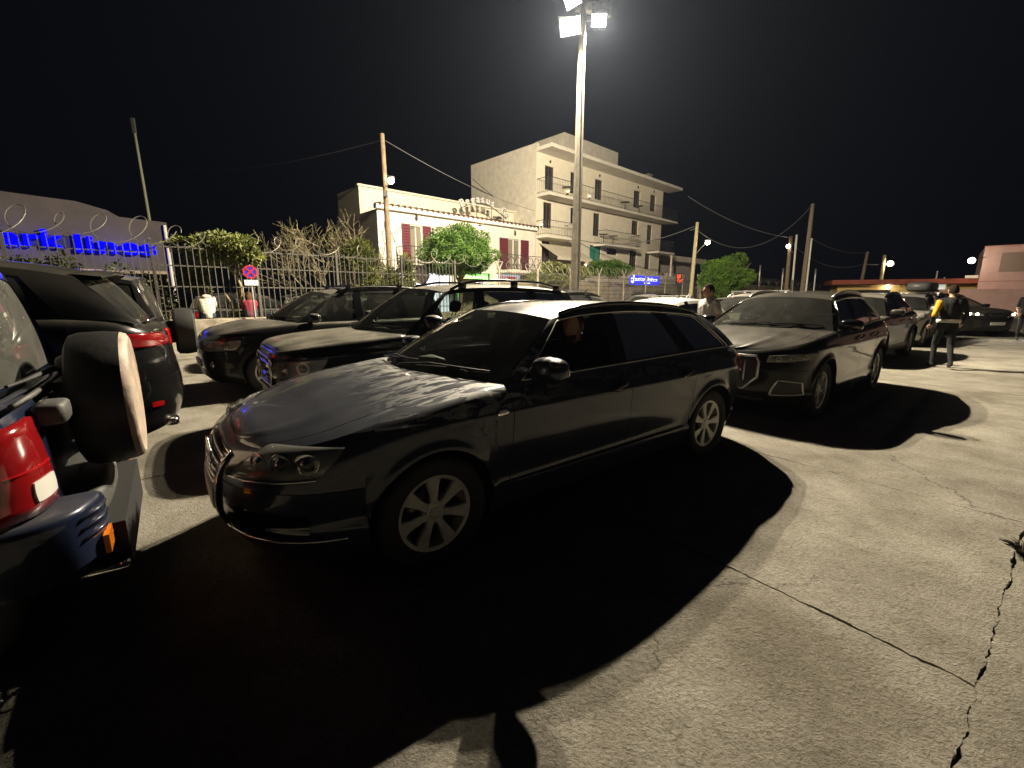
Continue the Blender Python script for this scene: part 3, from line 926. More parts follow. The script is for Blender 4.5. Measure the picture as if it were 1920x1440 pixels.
    # ---- window trim
    if sp.get('trim'):
        for sg in (1, -1):
            t = MB()
            a = panes[0]; z = panes[-1]
            lo_, hi_ = [], []
            for k in range(41):
                f = k / 40
                lo_.append(side(lerp(uu(a[0], a[2], 0.0), uu(z[1], z[3], 0.0), f), 0.012, sg, 0.004))
                hi_.append(side(lerp(uu(a[0], a[2], a[5]), uu(z[1], z[3], z[5]), f), a[5] + 0.02, sg, 0.004))
            fr = [side(uu(a[0], a[2], h) - 0.004, h, sg, 0.004) for h in np.linspace(0.012, a[5] + 0.02, 12)]
            re = [side(uu(z[1], z[3], h) + 0.004, h, sg, 0.004) for h in np.linspace(a[5] + 0.02, 0.012, 12)]
            arc = fr + hi_[1:] + re[1:]
            for _ in range(3):
                arc = [arc[0]] + [q for i in range(len(arc) - 1) for q in (arc[i].lerp(arc[i + 1], 0.25), arc[i].lerp(arc[i + 1], 0.75))] + [arc[-1]]
            t.tube(arc[::3] + [arc[-1]] + lo_[::-1][1:], 0.0075 if sp['trim'] == 1 else sp['trim'], 6)
            t.build('window_trim', sp.get('trim_mat', SATIN), root, smooth=True)
    root_data = dict(root=root, B=B, ws=ws, rwp=rwp, side=side, uu=uu, Tt=Tt, Bt=Bt, roofpt=roofpt, hoodpt=hoodpt, deckpt=deckpt, hood=hm, fb=fb, rb=rbm, sp=sp)
    return root_data

def headlamp(car, cs, sides=(1, -1), proj=2, lit=None, rd=0.35, frame=None):
    B = car['B']
    for sg in sides:
        q = [(sg * a, z) for a, z in cs]
        m = MB(); overlay(B, m, q, 0.003, 0.02, 12, 6, rd)
        h = m.build('headlight', mat('lamp_housing', (0.42, 0.42, 0.41), 0.28, metal=0.85), car['root'], smooth=True)
        for k in range(proj):
            r_ = MB()
            f = (k + 0.8) / (proj + 0.7)
            s = lerp((q[0][0] + q[3][0]) / 2, (q[1][0] + q[2][0]) / 2, f); z = lerp((q[0][1] + q[3][1]) / 2, (q[1][1] + q[2][1]) / 2, f)
            rad = abs(q[3][1] - q[0][1]) * lerp(0.34, 0.40, f)
            c = B.pt(s, z, 0.004); n = B.nrm(s)
            e1 = Vector((0, 0, 1)); e2 = n.cross(e1)
            rows = []
            for rr, dd in ((0.0, 0.028), (0.45, 0.024), (0.62, 0.010), (0.80, 0.004), (1.0, 0.014), (1.08, 0.008)):
                rows.append([c + n * dd + (e1 * math.cos(2 * math.pi * i / 16) + e2 * math.sin(2 * math.pi * i / 16)) * rad * rr for i in range(16)])
            r_.grid(rows, close=True)
            r_.build('reflector', REFLECTOR if not lit else lit, h, smooth=True)
        lm = MB(); overlay(B, lm, q, 0.034, 0.032, 12, 6, rd)
        lm.build('lens', LENS, h, smooth=True)
        if frame:
            t = MB(); pts = outline(B, q, 0.036, 8, rd); t.tube(pts[:9], 0.006, 6)
            t.build('chrome_strip', CHROME, h, smooth=True)
    return

def tail_lamp(car, cs, material=None, sides=(1, -1), off=0.012, rd=0.4, name='tail_light'):
    out = []
    for sg in sides:
        m = MB(); overlay(car['B'], m, [(sg * a, z) for a, z in cs], off, off + 0.015, 12, 8, rd)
        out.append(m.build(name, material or REDLENS, car['root'], smooth=True))
    return out

def slab(car, name, cs, material, off=0.006, depth=0.02, rd=0.0, nu=14, nv=6, parent=None, smooth=True):
    m = MB(); overlay(car['B'], m, cs, off, depth, nu, nv, rd)
    return m.build(name, material, parent or car['root'], angle=50)

def roof_bars(car, us=(0.25, 0.7), hh=0.11, material=None, ext=0.02):
    for u in us:
        t = car['Tt'](u); m = MB()
        z = t.z + hh
        m.box((t.x, 0, z), (0.075, 2 * t.y + 2 * ext, 0.028))
        for sg in (1, -1):
            m.box((t.x, sg * (t.y - 0.03), (t.z + z) / 2 - 0.005), (0.09, 0.07, z - t.z), taper=0.7)
        m.build('roof_bar', material or SATIN, car['root'])
# ------------------------------------------------------------------ flood-light mast (lamps carry their own light)
def bulb(name, c, r, col, power, parent, size=0.1, estr=60, spot=None, aim=None):
    """a lamp glass that glows plus the light it gives"""
    m = MB(); m.ellipsoid(c, (r, r, r), 14, 10)
    o = m.build(name, mat('lamp_glow_%d_%d' % (int(col[2] * 100), int(estr)), (0.8, 0.8, 0.8), emit=col, estr=estr), parent, smooth=True)
    o.visible_shadow = True
    ld = bpy.data.lights.new(name + '_light', 'SPOT' if spot else 'POINT')
    ld.energy = power; ld.color = col; ld.shadow_soft_size = size
    if spot: ld.spot_size = R(spot); ld.spot_blend = 0.35
    lo = bpy.data.objects.new(name + '_light', ld); COL.objects.link(lo); lo.parent = parent
    lo.location = c
    if aim is not None:
        d = Vector(aim) - Vector(c)
        lo.rotation_euler = d.to_track_quat('-Z', 'Y').to_euler()
        lo.location = Vector(c) + d.normalized() * (r + 0.02)
    return lo
POLE_C = mat('weathered_concrete_pole', (0.40, 0.37, 0.30), 0.85, noise=0.35, nscale=5, bump=0.3, bscale=30)
GALV = mat('galvanised_steel', (0.42, 0.42, 0.41), 0.45, metal=0.8, noise=0.3, nscale=9)
WARM = (1.0, 0.865, 0.645)
def flood_mast():
    base = Vector((1.83, 13.0, 0))
    r = empty('light_mast', base)
    tag(r, 'tall tapered concrete mast with lit floodlights in the middle of the queue', 'light mast')
    m = MB()
    hs = [0, 2, 4, 6, 8.2, 8.75]
    # eight-sided tapered shaft made of stacked lifts
    z = 0.0
    for k in range(7):
        z1 = min(8.75, z + 1.25); rr = 0.155 - 0.0085 * z; r1 = 0.155 - 0.0085 * z1
        m.tube([(0, 0, z), (0, 0, z1 - 0.012)], [rr, r1 + 0.003], 8)
        m.tube([(0, 0, z1 - 0.012), (0, 0, z1)], [r1 - 0.006, r1 - 0.006], 8)
        z = z1
    m.build('shaft', POLE_C, r)
    c = MB(); c.tube([(0.10, -0.12, 0), (0.09, -0.12, 4), (0.06, -0.095, 8.6)], 0.018, 6); c.build('cable_conduit', GALV, r)
    a = MB(); a.box((0, 0, 8.55), (1.25, 0.07, 0.07)); a.box((0.25, 0, 8.95), (0.9, 0.06, 0.06)); a.tube([(0, 0, 8.7), (0, 0, 9.05)], 0.05, 8)
    a.build('cross_arm', GALV, r)
    def flood(x, z, aim, power, est, spot=165, size=0.055, col=WARM, sc=1.0):
        d = (Vector(aim) - base - Vector((x, 0, z))); d.normalize()
        q = d.to_track_quat('Y', 'Z').to_matrix()
        f = MB()
        def tr(p): return Vector((x, -0.12 if d.y < 0 else 0.12, z)) + q @ Vector(p)
        w, h = 0.24 * sc, 0.17 * sc
        rows = []
        for yy, k in ((-0.13, 0.45), (-0.02, 0.85), (0.06, 1.0), (0.075, 1.0)):
            rows.append([tr((sx * w * k, yy, sz * h * k)) for sx, sz in ((-1, -1), (1, -1), (1, 1), (-1, 1))])
        f.grid(rows, close=True)
        f.add([tr((sx * w * 0.45, -0.13, sz * h * 0.45)) for sx, sz in ((-1, -1), (1, -1), (1, 1), (-1, 1))], [(0, 1, 2, 3)])
        fo = f.build('floodlight', GALV, r)
        g_ = MB(); g_.add([tr((sx * w * 0.93, 0.07, sz * h * 0.93)) for sx, sz in ((-1, -1), (1, -1), (1, 1), (-1, 1))], [(0, 1, 2, 3)])
        g_.build('lamp_glass', mat('flood_glow_%d' % int(est), (0.8, 0.8, 0.8), emit=col, estr=est), fo)
        ld = bpy.data.lights.new('floodlight_lamp', 'SPOT'); ld.energy = power; ld.color = col; ld.shadow_soft_size = size
        ld.spot_size = R(spot); ld.spot_blend = 0.3
        lo = bpy.data.objects.new('floodlight_lamp', ld); COL.objects.link(lo); lo.parent = r
        lo.location = tr((0, 0.12, 0)); lo.rotation_euler = d.to_track_quat('-Z', 'Y').to_euler()
    flood(-0.32, 8.32, (-2.5, 0, 0), FLOOD_A, 90, sc=1.1)
    flood(-0.26, 8.95, (-7, 5, 0), FLOOD_A * 0.30, 90, spot=95)
    flood(0.40, 8.46, (1.5, 0, 0), FLOOD_B, 60, sc=0.8)
    flood(0.52, 8.78, (12, 30, 2), FLOOD_C, 30)
    flood(0.05, 8.95, (-4, 34, 3), FLOOD_C, 30)
FLOOD_A, FLOOD_B, FLOOD_C = 6500, 12000, 12500
flood_mast()
# ------------------------------------------------------------------ the parked cars
def S_(**k): return k
NAVY = paint('midnight_blue_paint', (0.020, 0.025, 0.043), dust=0.16, streak=True, dustcol=(0.40, 0.40, 0.385))  # whitened dust colour also carries the lamp glare in the bonnet streaks
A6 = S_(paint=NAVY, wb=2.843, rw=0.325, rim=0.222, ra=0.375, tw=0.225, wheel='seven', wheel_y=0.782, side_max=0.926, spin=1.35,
    nose=[(0.16, -0.80), (0.22, -0.87), (0.30, -0.92), (0.45, -0.955), (0.58, -0.945), (0.68, -0.915), (0.76, -0.86), (0.84, -0.78)],
    tail=[(0.22, 3.70), (0.35, 3.80), (0.5, 3.84), (0.62, 3.83), (0.72, 3.79), (0.98, 3.72), (1.05, 3.70)],
    side=[(0.16, 0.80), (0.21, 0.845), (0.30, 0.872), (0.365, 0.896), (0.385, 0.898), (0.405, 0.880), (0.50, 0.895), (0.62, 0.912), (0.78, 0.922), (0.845, 0.927), (0.862, 0.916), (0.93, 0.902), (1.02, 0.885)],
    shoulder=[(-0.96, 0.735), (-0.80, 0.775), (-0.45, 0.865), (0.0, 0.925), (0.45, 0.975), (1.0, 0.985), (2.0, 1.0), (3.2, 1.015), (3.6, 1.01), (3.85, 0.99)],
    rail_z=[(1.0, 1.315), (1.13, 1.345), (1.45, 1.392), (1.9, 1.408), (2.5, 1.382), (3.0, 1.335), (3.3, 1.295)],
    rail_y=[(1.0, 0.565), (1.8, 0.585), (2.6, 0.57), (3.3, 0.53)],
    x1=-0.05, x2=2.95, nf=2.7, nr=3.0, rocker=[(-0.95, 0.20), (-0.4, 0.17), (0.5, 0.20), (2.3, 0.20), (3.3, 0.23), (3.85, 0.30)],
    xcb=0.50, xct=1.11, xdb=3.50, xdt=3.18, ws_bow=0.30, wst_bow=0.17, roof_crown=0.052, hood_crown=0.06, crease=0.006, rs=0.13, rk=0.75,
    gaps=[0.51, 1.625, 2.50], bumper_seam=0.585, rear_seam=0.60, handle_z=0.855,
    panes=[(0.66, 1.53, 1.19, 1.60, 0.05, 0.91, 'open'), (1.70, 2.48, 1.74, 2.26, 0.05, 0.91, 'dark'), (2.68, 3.26, 2.44, 2.93, 0.05, 0.91, None)],
    rails=True, rail_mat=GLOSSBLACK, rail_h=0.022, trim=0.006, mirror=(0.76, 0.12, 1.055), mirror_size=(0.085, 0.125, 0.08), flare=0.018, seat_x=0.98, rearglass=GLASS)
def hero():
    p = (-0.953, 2.916)
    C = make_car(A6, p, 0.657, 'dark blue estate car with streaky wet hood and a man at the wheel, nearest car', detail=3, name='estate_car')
    B = C['B']; r = C['root']; sx, sy = B.s_x, B.s_y
    headlamp(C, [(sy(0.46), 0.645), (sx(-0.575), 0.665), (sx(-0.50), 0.81), (sy(0.53), 0.785)], proj=3, rd=0.25, frame=True)
    # one-piece grille
    gr = [(sy(-0.245), 0.245), (sy(0.245), 0.245), (sy(0.335), 0.715), (sy(-0.335), 0.715)]
    g = slab(C, 'grille', gr, GLOSSBLACK, 0.008, 0.03, 0.12, 20, 12)
    t = MB(); t.tube(outline(B, gr, 0.012, 12, 0.12), 0.009, 8); t.build('grille_frame', CHROME, g, smooth=True)
    for k in range(13):
        z = 0.275 + k * 0.0345
        if 0.40 < z < 0.52: continue
        w = lerp(0.235, 0.32, (z - 0.245) / 0.47)
        t = MB(); t.tube([B.pt(sy(y), z, 0.016) for y in np.linspace(-w, w, 15)], 0.0065, 6); t.build('grille_bar', SATIN, g, smooth=True)
    slab(C, 'number_plate', [(sy(-0.26), 0.405), (sy(0.26), 0.405), (sy(0.26), 0.515), (sy(-0.26), 0.515)], PLATE, 0.028, 0.02, 0.05, 12, 2)
    e = MB()
    for k in range(4):
        c = B.pt(sy((k - 1.5) * 0.075), 0.645, 0.026)
        ring = [c + Vector((0.004 * math.cos(a), 0.052 * math.sin(a), 0.052 * math.cos(a))) for a in np.linspace(0, 2 * math.pi, 25)]
        e.tube(ring, 0.0065, 6, cap=False)
    e.build('ring_emblem', CHROME, r, smooth=True)
    for sg in (1, -1):
        slab(C, 'lower_intake', [(sg * sy(0.36), 0.35), (sg * sx(-0.62), 0.36), (sg * sx(-0.60), 0.475), (sg * sy(0.36), 0.49)], GLOSSBLACK, 0.004, 0.02, 0.2)
        t = MB(); t.tube([B.pt(sg * s, 0.335, 0.008) for s in np.linspace(sy(0.34), sx(-0.47), 16)], 0.007, 6); t.build('bumper_strip', CHROME, r, smooth=True)
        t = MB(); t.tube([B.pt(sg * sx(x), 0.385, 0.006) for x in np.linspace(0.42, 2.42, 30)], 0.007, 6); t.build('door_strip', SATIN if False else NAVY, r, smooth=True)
        f = slab(C, 'side_repeater', [(sg * sx(0.385), 0.825), (sg * sx(0.465), 0.83), (sg * sx(0.465), 0.868), (sg * sx(0.385), 0.863)], CHROME, 0.006, 0.012, 0.3, 4, 4)
        slab(C, 'repeater_lens', [(sg * sx(0.398), 0.834), (sg * sx(0.452), 0.838), (sg * sx(0.452), 0.858), (sg * sx(0.398), 0.855)], WHITELENS, 0.010, 0.01, 0.3, 4, 4, parent=f)
    tail_lamp(C, [(sx(3.42), 0.76), (B.s_yr(0.40), 0.76), (B.s_yr(0.40), 0.93), (sx(3.38), 0.93)])
    sc = MB(); sc.tube([(0.86, -0.95, 1.0), (0.86, -0.9, 1.0)], 0.01, 6)
    # papers and a cap on the dashboard
    m = MB(); m.ellipsoid((0.66, -0.58, 1.01), (0.075, 0.085, 0.055), 14, 8); m.box((0.60, -0.58, 0.985), (0.16, 0.20, 0.012), 0.2)
    m.build('cap', mat('white_cotton', (0.62, 0.62, 0.56), 0.9), None, smooth=True)
    cp = bpy.data.objects['cap']; cp.matrix_world = Matrix.Translation((p[0], p[1], 0)) @ Matrix.Rotation(0.657, 4, 'Z')
    tag(cp, 'crumpled pale cap lying on the dashboard of the dark blue estate car', 'cap')
    m = MB(); m.box((0.62, 0.05, 0.99), (0.21, 0.30, 0.004), 0.5)
    o = m.build('paper_sheet', mat('paper', (0.7, 0.7, 0.66), 0.9)); o.matrix_world = Matrix.Translation((p[0], p[1], 0.012)) @ Matrix.Rotation(0.657, 4, 'Z')
    tag(o, 'white paper sheet lying on the dashboard behind the estate car windscreen', 'paper')
    return C
HERO = hero()


def suv(**k):
    d = S_(wb=2.68, rw=0.35, rim=0.235, ra=0.405, tw=0.235, wheel='twin', wheel_y=0.78, side_max=0.925,
        nose=[(0.20, -0.70), (0.28, -0.80), (0.42, -0.85), (0.62, -0.87), (0.78, -0.85), (0.90, -0.80), (1.0, -0.70)],
        tail=[(0.25, 3.36), (0.38, 3.46), (0.58, 3.50), (0.75, 3.48), (1.05, 3.42), (1.15, 3.40)],
        side=[(0.18, 0.85), (0.26, 0.885), (0.36, 0.905), (0.42, 0.895), (0.6, 0.905), (0.78, 0.918), (0.885, 0.928), (0.905, 0.915), (1.0, 0.90), (1.15, 0.87)],
        shoulder=[(-0.87, 0.855), (-0.74, 0.915), (-0.40, 0.99), (0.0, 1.03), (0.45, 1.055), (1.0, 1.065), (2.0, 1.085), (2.8, 1.115), (3.2, 1.11), (3.5, 1.06)],
        rail_z=[(0.9, 1.40), (1.08, 1.445), (1.4, 1.505), (1.9, 1.53), (2.4, 1.51), (2.8, 1.46), (3.0, 1.42)],
        rail_y=[(1.0, 0.575), (1.8, 0.60), (3.0, 0.55)], x1=0.0, x2=2.7, nf=3.0, nr=3.4,
        rocker=[(-0.87, 0.24), (-0.4, 0.21), (0.5, 0.23), (2.2, 0.23), (3.1, 0.27), (3.5, 0.34)],
        xcb=0.42, xct=1.06, xdb=3.20, xdt=2.90, ws_bow=0.26, wst_bow=0.15, roof_crown=0.05, hood_crown=0.05, rs=0.11, rk=0.75,
        gaps=[0.46, 1.50, 2.32], bumper_seam=0.64, rear_seam=0.66, handle_z=0.93,
        panes=[(0.58, 1.42, 1.14, 1.47, 0.05, 0.88, None), (1.56, 2.30, 1.60, 2.22, 0.05, 0.88, 'dark'), (2.42, 2.92, 2.34, 2.68, 0.06, 0.86, 'dark')],
        rails=True, rail_h=0.05, flare=0.03, spin=0.7, cladding=True, rearglass=GLASS_DARK)
    d.update(k); return d
def shift_z(tab, f): return [(a, b * f) for a, b in tab]
def plain_front(C, hl, zg=(0.55, 0.80), wg=0.42, bars=4, emblem=None, chrome=True, lit=None, proj=2, plate=0.5):
    B = C['B']; sy = B.s_y
    headlamp(C, hl, proj=proj, lit=lit)
    gr = [(sy(-wg * 0.9), zg[0]), (sy(wg * 0.9), zg[0]), (sy(wg), zg[1]), (sy(-wg), zg[1])]
    g = slab(C, 'grille', gr, GLOSSBLACK, 0.006, 0.03, 0.2, 14, 6)
    for k in range(bars):
        z = lerp(zg[0], zg[1], (k + 0.7) / (bars + 0.4))
        t = MB(); t.tube([B.pt(sy(y), z, 0.012) for y in np.linspace(-wg * 0.88, wg * 0.88, 11)], 0.009, 6); t.build('grille_bar', CHROME if chrome else BLACK, g, smooth=True)
    if plate:
        slab(C, 'number_plate', [(sy(-0.26), plate - 0.055), (sy(0.26), plate - 0.055), (sy(0.26), plate + 0.055), (sy(-0.26), plate + 0.055)], PLATE, 0.022, 0.02, 0.05, 10, 2)
    low = slab(C, 'lower_intake', [(sy(-0.5), 0.30), (sy(0.5), 0.30), (sy(0.55), 0.42), (sy(-0.55), 0.42)], BLACK, 0.004, 0.02, 0.2)
def place(u, v): p = uv(u, v); return (p.x, p.y)
def rear_plate(C, z=0.75):
    B = C['B']; s = B.s_yr
    slab(C, 'number_plate', [(s(0.26), z - 0.055), (2 - s(0.26) if False else s(0.01), z - 0.055), (s(0.01), z + 0.055), (s(0.26), z + 0.055)], PLATE, 0.012, 0.02, 0.05, 8, 2)

# --- crossover behind the estate car (vertical-slat octagon grille)
def crossover():
    P = paint('black_metallic_paint', (0.010, 0.010, 0.011), dust=0.30, coat_ior=1.2)
    C = make_car(suv(paint=P, lower_mat=P, trim=0.011, wsglass=GLASS_DUSTY, rail_mat=SATIN, rail_h=0.035, wheel='twin', mirror_mat=GLOSSBLACK, cladding=None, crease=0.014, crease_at=0.55), (3.29, 6.01), 0.69,
        'black crossover with octagonal slatted grille and dusty windscreen, right behind the estate car', detail=3, name='crossover_car')
    B = C['B']; sy, sx, r = B.s_y, B.s_x, C['root']
    headlamp(C, [(sy(0.50), 0.735), (sx(-0.50), 0.765), (sx(-0.42), 0.865), (sy(0.52), 0.815)], proj=3, rd=0.15)
    oc = [(-0.30, 0.40), (0.30, 0.40), (0.44, 0.55), (0.44, 0.74), (0.40, 0.80), (-0.40, 0.80), (-0.44, 0.74), (-0.44, 0.55)]
    m = MB()
    rows = []
    for z in np.linspace(0.40, 0.80, 12):
        w = np.interp(z, [0.40, 0.55, 0.74, 0.80], [0.30, 0.44, 0.44, 0.40])
        rows.append([B.pt(sy(y), z, 0.010) for y in np.linspace(-w, w, 17)])
    m.grid(rows, flip=True); g = m.build('grille', BLACK, r, smooth=True)
    t = MB(); pts = []
    for i in range(8):
        a, b = oc[i], oc[(i + 1) % 8]
        for k in range(6): pts.append(B.pt(sy(lerp(a[0], b[0], k / 6)), lerp(a[1], b[1], k / 6), 0.016))
    pts.append(pts[0]); t.tube(pts, 0.015, 8); t.build('grille_frame', SATIN, g, smooth=True)
    for k in range(6):
        y = -0.30 + k * 0.12
        t = MB(); z0 = 0.44 if abs(y) < 0.28 else 0.50
        t.tube([B.pt(sy(y), z, 0.020) for z in np.linspace(z0, 0.77, 6)], 0.009, 6); t.build('grille_slat', SATIN, g, smooth=True)
    for sg in (1, -1):
        cs = [(sg * sy(0.56), 0.345), (sg * sx(-0.52), 0.36), (sg * sx(-0.54), 0.50), (sg * sy(0.64), 0.535)]
        f = slab(C, 'fog_intake', cs, BLACK, 0.006, 0.02, 0.1)
        t = MB(); t.tube(outline(B, cs, 0.010, 8, 0.1), 0.012, 8); t.build('intake_frame', SATIN, f, smooth=True)
    slab(C, 'skid_strip', [(sy(-0.5), 0.26), (sy(0.5), 0.26), (sx(-0.7) * 0 + sy(0.52), 0.285), (sy(-0.52), 0.285)], SATIN, 0.008, 0.02)
    tail_lamp(C, [(sx(3.18), 0.86), (B.s_yr(0.45), 0.86), (B.s_yr(0.45), 1.0), (sx(3.12), 0.98)])
    return C
CROSS = crossover()

# --- boxy star-grille off-roader beside the estate car
def star_suv():
    P = paint('obsidian_black_paint', (0.008, 0.008, 0.009), dust=0.62, dustcol=(0.34, 0.32, 0.26))
    sp = suv(paint=P, wb=2.755, rs=0.07, nf=4.2, hood_crown=0.035, rails='open', rail_h=0.075, rail_mat=GLOSSBLACK, bulge=0.02,
        nose=[(0.20, -0.70), (0.30, -0.78), (0.5, -0.81), (0.72, -0.82), (0.95, -0.80), (1.05, -0.76)],
        shoulder=[(-0.82, 0.955), (-0.70, 0.99), (-0.3, 1.04), (0.1, 1.065), (0.45, 1.085), (1.0, 1.09), (2.0, 1.10), (3.0, 1.12), (3.5, 1.10)],
        side=[(0.18, 0.85), (0.26, 0.885), (0.36, 0.905), (0.42, 0.893), (0.6, 0.90), (0.8, 0.912), (0.93, 0.92), (0.95, 0.905), (1.0, 0.895), (1.15, 0.87)],
        rail_z=[(0.9, 1.50), (1.12, 1.555), (1.5, 1.60), (2.0, 1.61), (2.6, 1.595), (3.1, 1.55)], rail_y=[(1.0, 0.60), (1.8, 0.63), (3.1, 0.60)],
        tail=[(0.25, 3.42), (0.38, 3.50), (0.58, 3.53), (0.8, 3.50), (1.1, 3.46), (1.2, 3.45)], x2=2.8, nr=4.5,
        xcb=0.46, xct=1.07, xdb=3.30, xdt=3.12, bumper_seam=0.64, handle_z=0.97,
        panes=[(0.60, 1.46, 1.14, 1.50, 0.05, 0.90, None), (1.60, 2.36, 1.62, 2.32, 0.05, 0.90, None), (2.50, 3.12, 2.46, 2.98, 0.05, 0.90, None)], mirror_size=(0.085, 0.125, 0.095), mirror=(0.72, 0.12, 1.20))
    C = make_car(sp, (-2.04, 5.2), 0.65, 'black boxy off-roader with dusty hood and star grille, in the lane beyond the estate car', name='off_roader')
    B = C['B']; sy, sx, r = B.s_y, B.s_x, C['root']
    headlamp(C, [(sy(0.50), 0.70), (sx(-0.50), 0.72), (sx(-0.36), 0.93), (sy(0.56), 0.86)], proj=2, rd=0.35)
    gr = [(sy(-0.42), 0.60), (sy(0.42), 0.60), (sy(0.46), 0.88), (sy(-0.46), 0.88)]
    g = slab(C, 'grille', gr, GLOSSBLACK, 0.006, 0.03, 0.1)
    t = MB(); t.tube(outline(B, gr, 0.014, 10, 0.1), 0.014, 8); t.build('grille_frame', CHROME, g, smooth=True)
    for z in (0.67, 0.80):
        slab(C, 'grille_bar', [(sy(-0.42), z - 0.02), (sy(0.42), z - 0.02), (sy(0.42), z + 0.02), (sy(-0.42), z + 0.02)], CHROME, 0.022, 0.02, parent=g)
    e = MB(); c = B.pt(0, 0.735, 0.04)
    e.tube([c + Vector((0, 0.10 * math.sin(a), 0.10 * math.cos(a))) for a in np.linspace(0, 2 * math.pi, 29)], 0.011, 8, cap=False)
    for k in range(3):
        a = 2 * math.pi * k / 3
        e.tube([c, c + Vector((0, 0.10 * math.sin(a), 0.10 * math.cos(a)))], [0.018, 0.005], 6)
    e.build('star_emblem', CHROME, g, smooth=True)
    slab(C, 'number_plate', [(sy(-0.26), 0.44), (sy(0.26), 0.44), (sy(0.26), 0.55), (sy(-0.26), 0.55)], PLATE, 0.02, 0.02)
    for sg in (1, -1):
        slab(C, 'fog_intake', [(sg * sy(0.5), 0.36), (sg * sx(-0.6), 0.37), (sg * sx(-0.6), 0.48), (sg * sy(0.5), 0.48)], BLACK, 0.004, 0.02, 0.2)
    tail_lamp(C, [(sx(3.2), 0.80), (B.s_yr(0.55), 0.80), (B.s_yr(0.55), 1.05), (sx(3.2), 1.03)])
    return C
STAR = star_suv()

# --- compact off-roader with roof bars
def compact_suv():
    P = paint('dusty_black_paint', (0.010, 0.010, 0.010), dust=0.55)
    sp = suv(paint=P, wb=2.578, side_max=0.895, wheel_y=0.75, rs=0.09, rails=True, rail_h=0.05, hood_crown=0.075, wheel='five',
        side=[(0.18, 0.82), (0.26, 0.86), (0.36, 0.875), (0.42, 0.868), (0.6, 0.88), (0.8, 0.892), (0.92, 0.895), (1.0, 0.88), (1.15, 0.85)],
        nose=[(0.22, -0.72), (0.32, -0.80), (0.55, -0.84), (0.75, -0.83), (0.90, -0.79), (1.0, -0.72)],
        shoulder=[(-0.84, 0.90), (-0.7, 0.95), (-0.3, 1.02), (0.1, 1.06), (0.5, 1.08), (1.0, 1.08), (2.0, 1.09), (2.9, 1.10), (3.3, 1.08)],
        rail_z=[(0.9, 1.48), (1.1, 1.535), (1.5, 1.585), (2.0, 1.60), (2.5, 1.59), (3.0, 1.55)], rail_y=[(1.0, 0.57), (1.8, 0.60), (3.0, 0.58)],
        tail=[(0.25, 3.22), (0.38, 3.30), (0.58, 3.33), (0.8, 3.31), (1.1, 3.28), (1.2, 3.26)], x2=2.6, nr=4.5, xcb=0.44, xct=1.06, xdb=3.12, xdt=2.98,
        gaps=[0.48, 1.48, 2.22], panes=[(0.58, 1.40, 1.13, 1.44, 0.05, 0.90, None), (1.54, 2.22, 1.56, 2.20, 0.05, 0.90, None), (2.36, 2.95, 2.33, 2.84, 0.05, 0.90, 'dark')], wsglass=GLASS_DUSTY,
        rocker=[(-0.84, 0.24), (-0.4, 0.21), (0.5, 0.23), (2.1, 0.23), (2.9, 0.27), (3.3, 0.34)])
    C = make_car(sp, (-4.25, 7.31), 0.70, 'black compact off-roader with roof bars, third lane from the camera', name='compact_off_roader')
    B = C['B']; sy, sx = B.s_y, B.s_x
    plain_front(C, [(sy(0.44), 0.70), (sx(-0.42), 0.72), (sx(-0.36), 0.87), (sy(0.46), 0.84)], (0.72, 0.86), 0.38, 3)
    for sg in (1, -1):
        m = MB(); c = B.pt(sg * sy(0.62), 0.50, 0.0); n = B.nrm(sg * sy(0.62)); m.ellipsoid(c, (0.03, 0.055, 0.055)); m.build('fog_lamp', REFLECTOR, C['root'], smooth=True)
    roof_bars(C, (0.16, 0.66), 0.10, BLACK)
    return C
YETI = compact_suv()

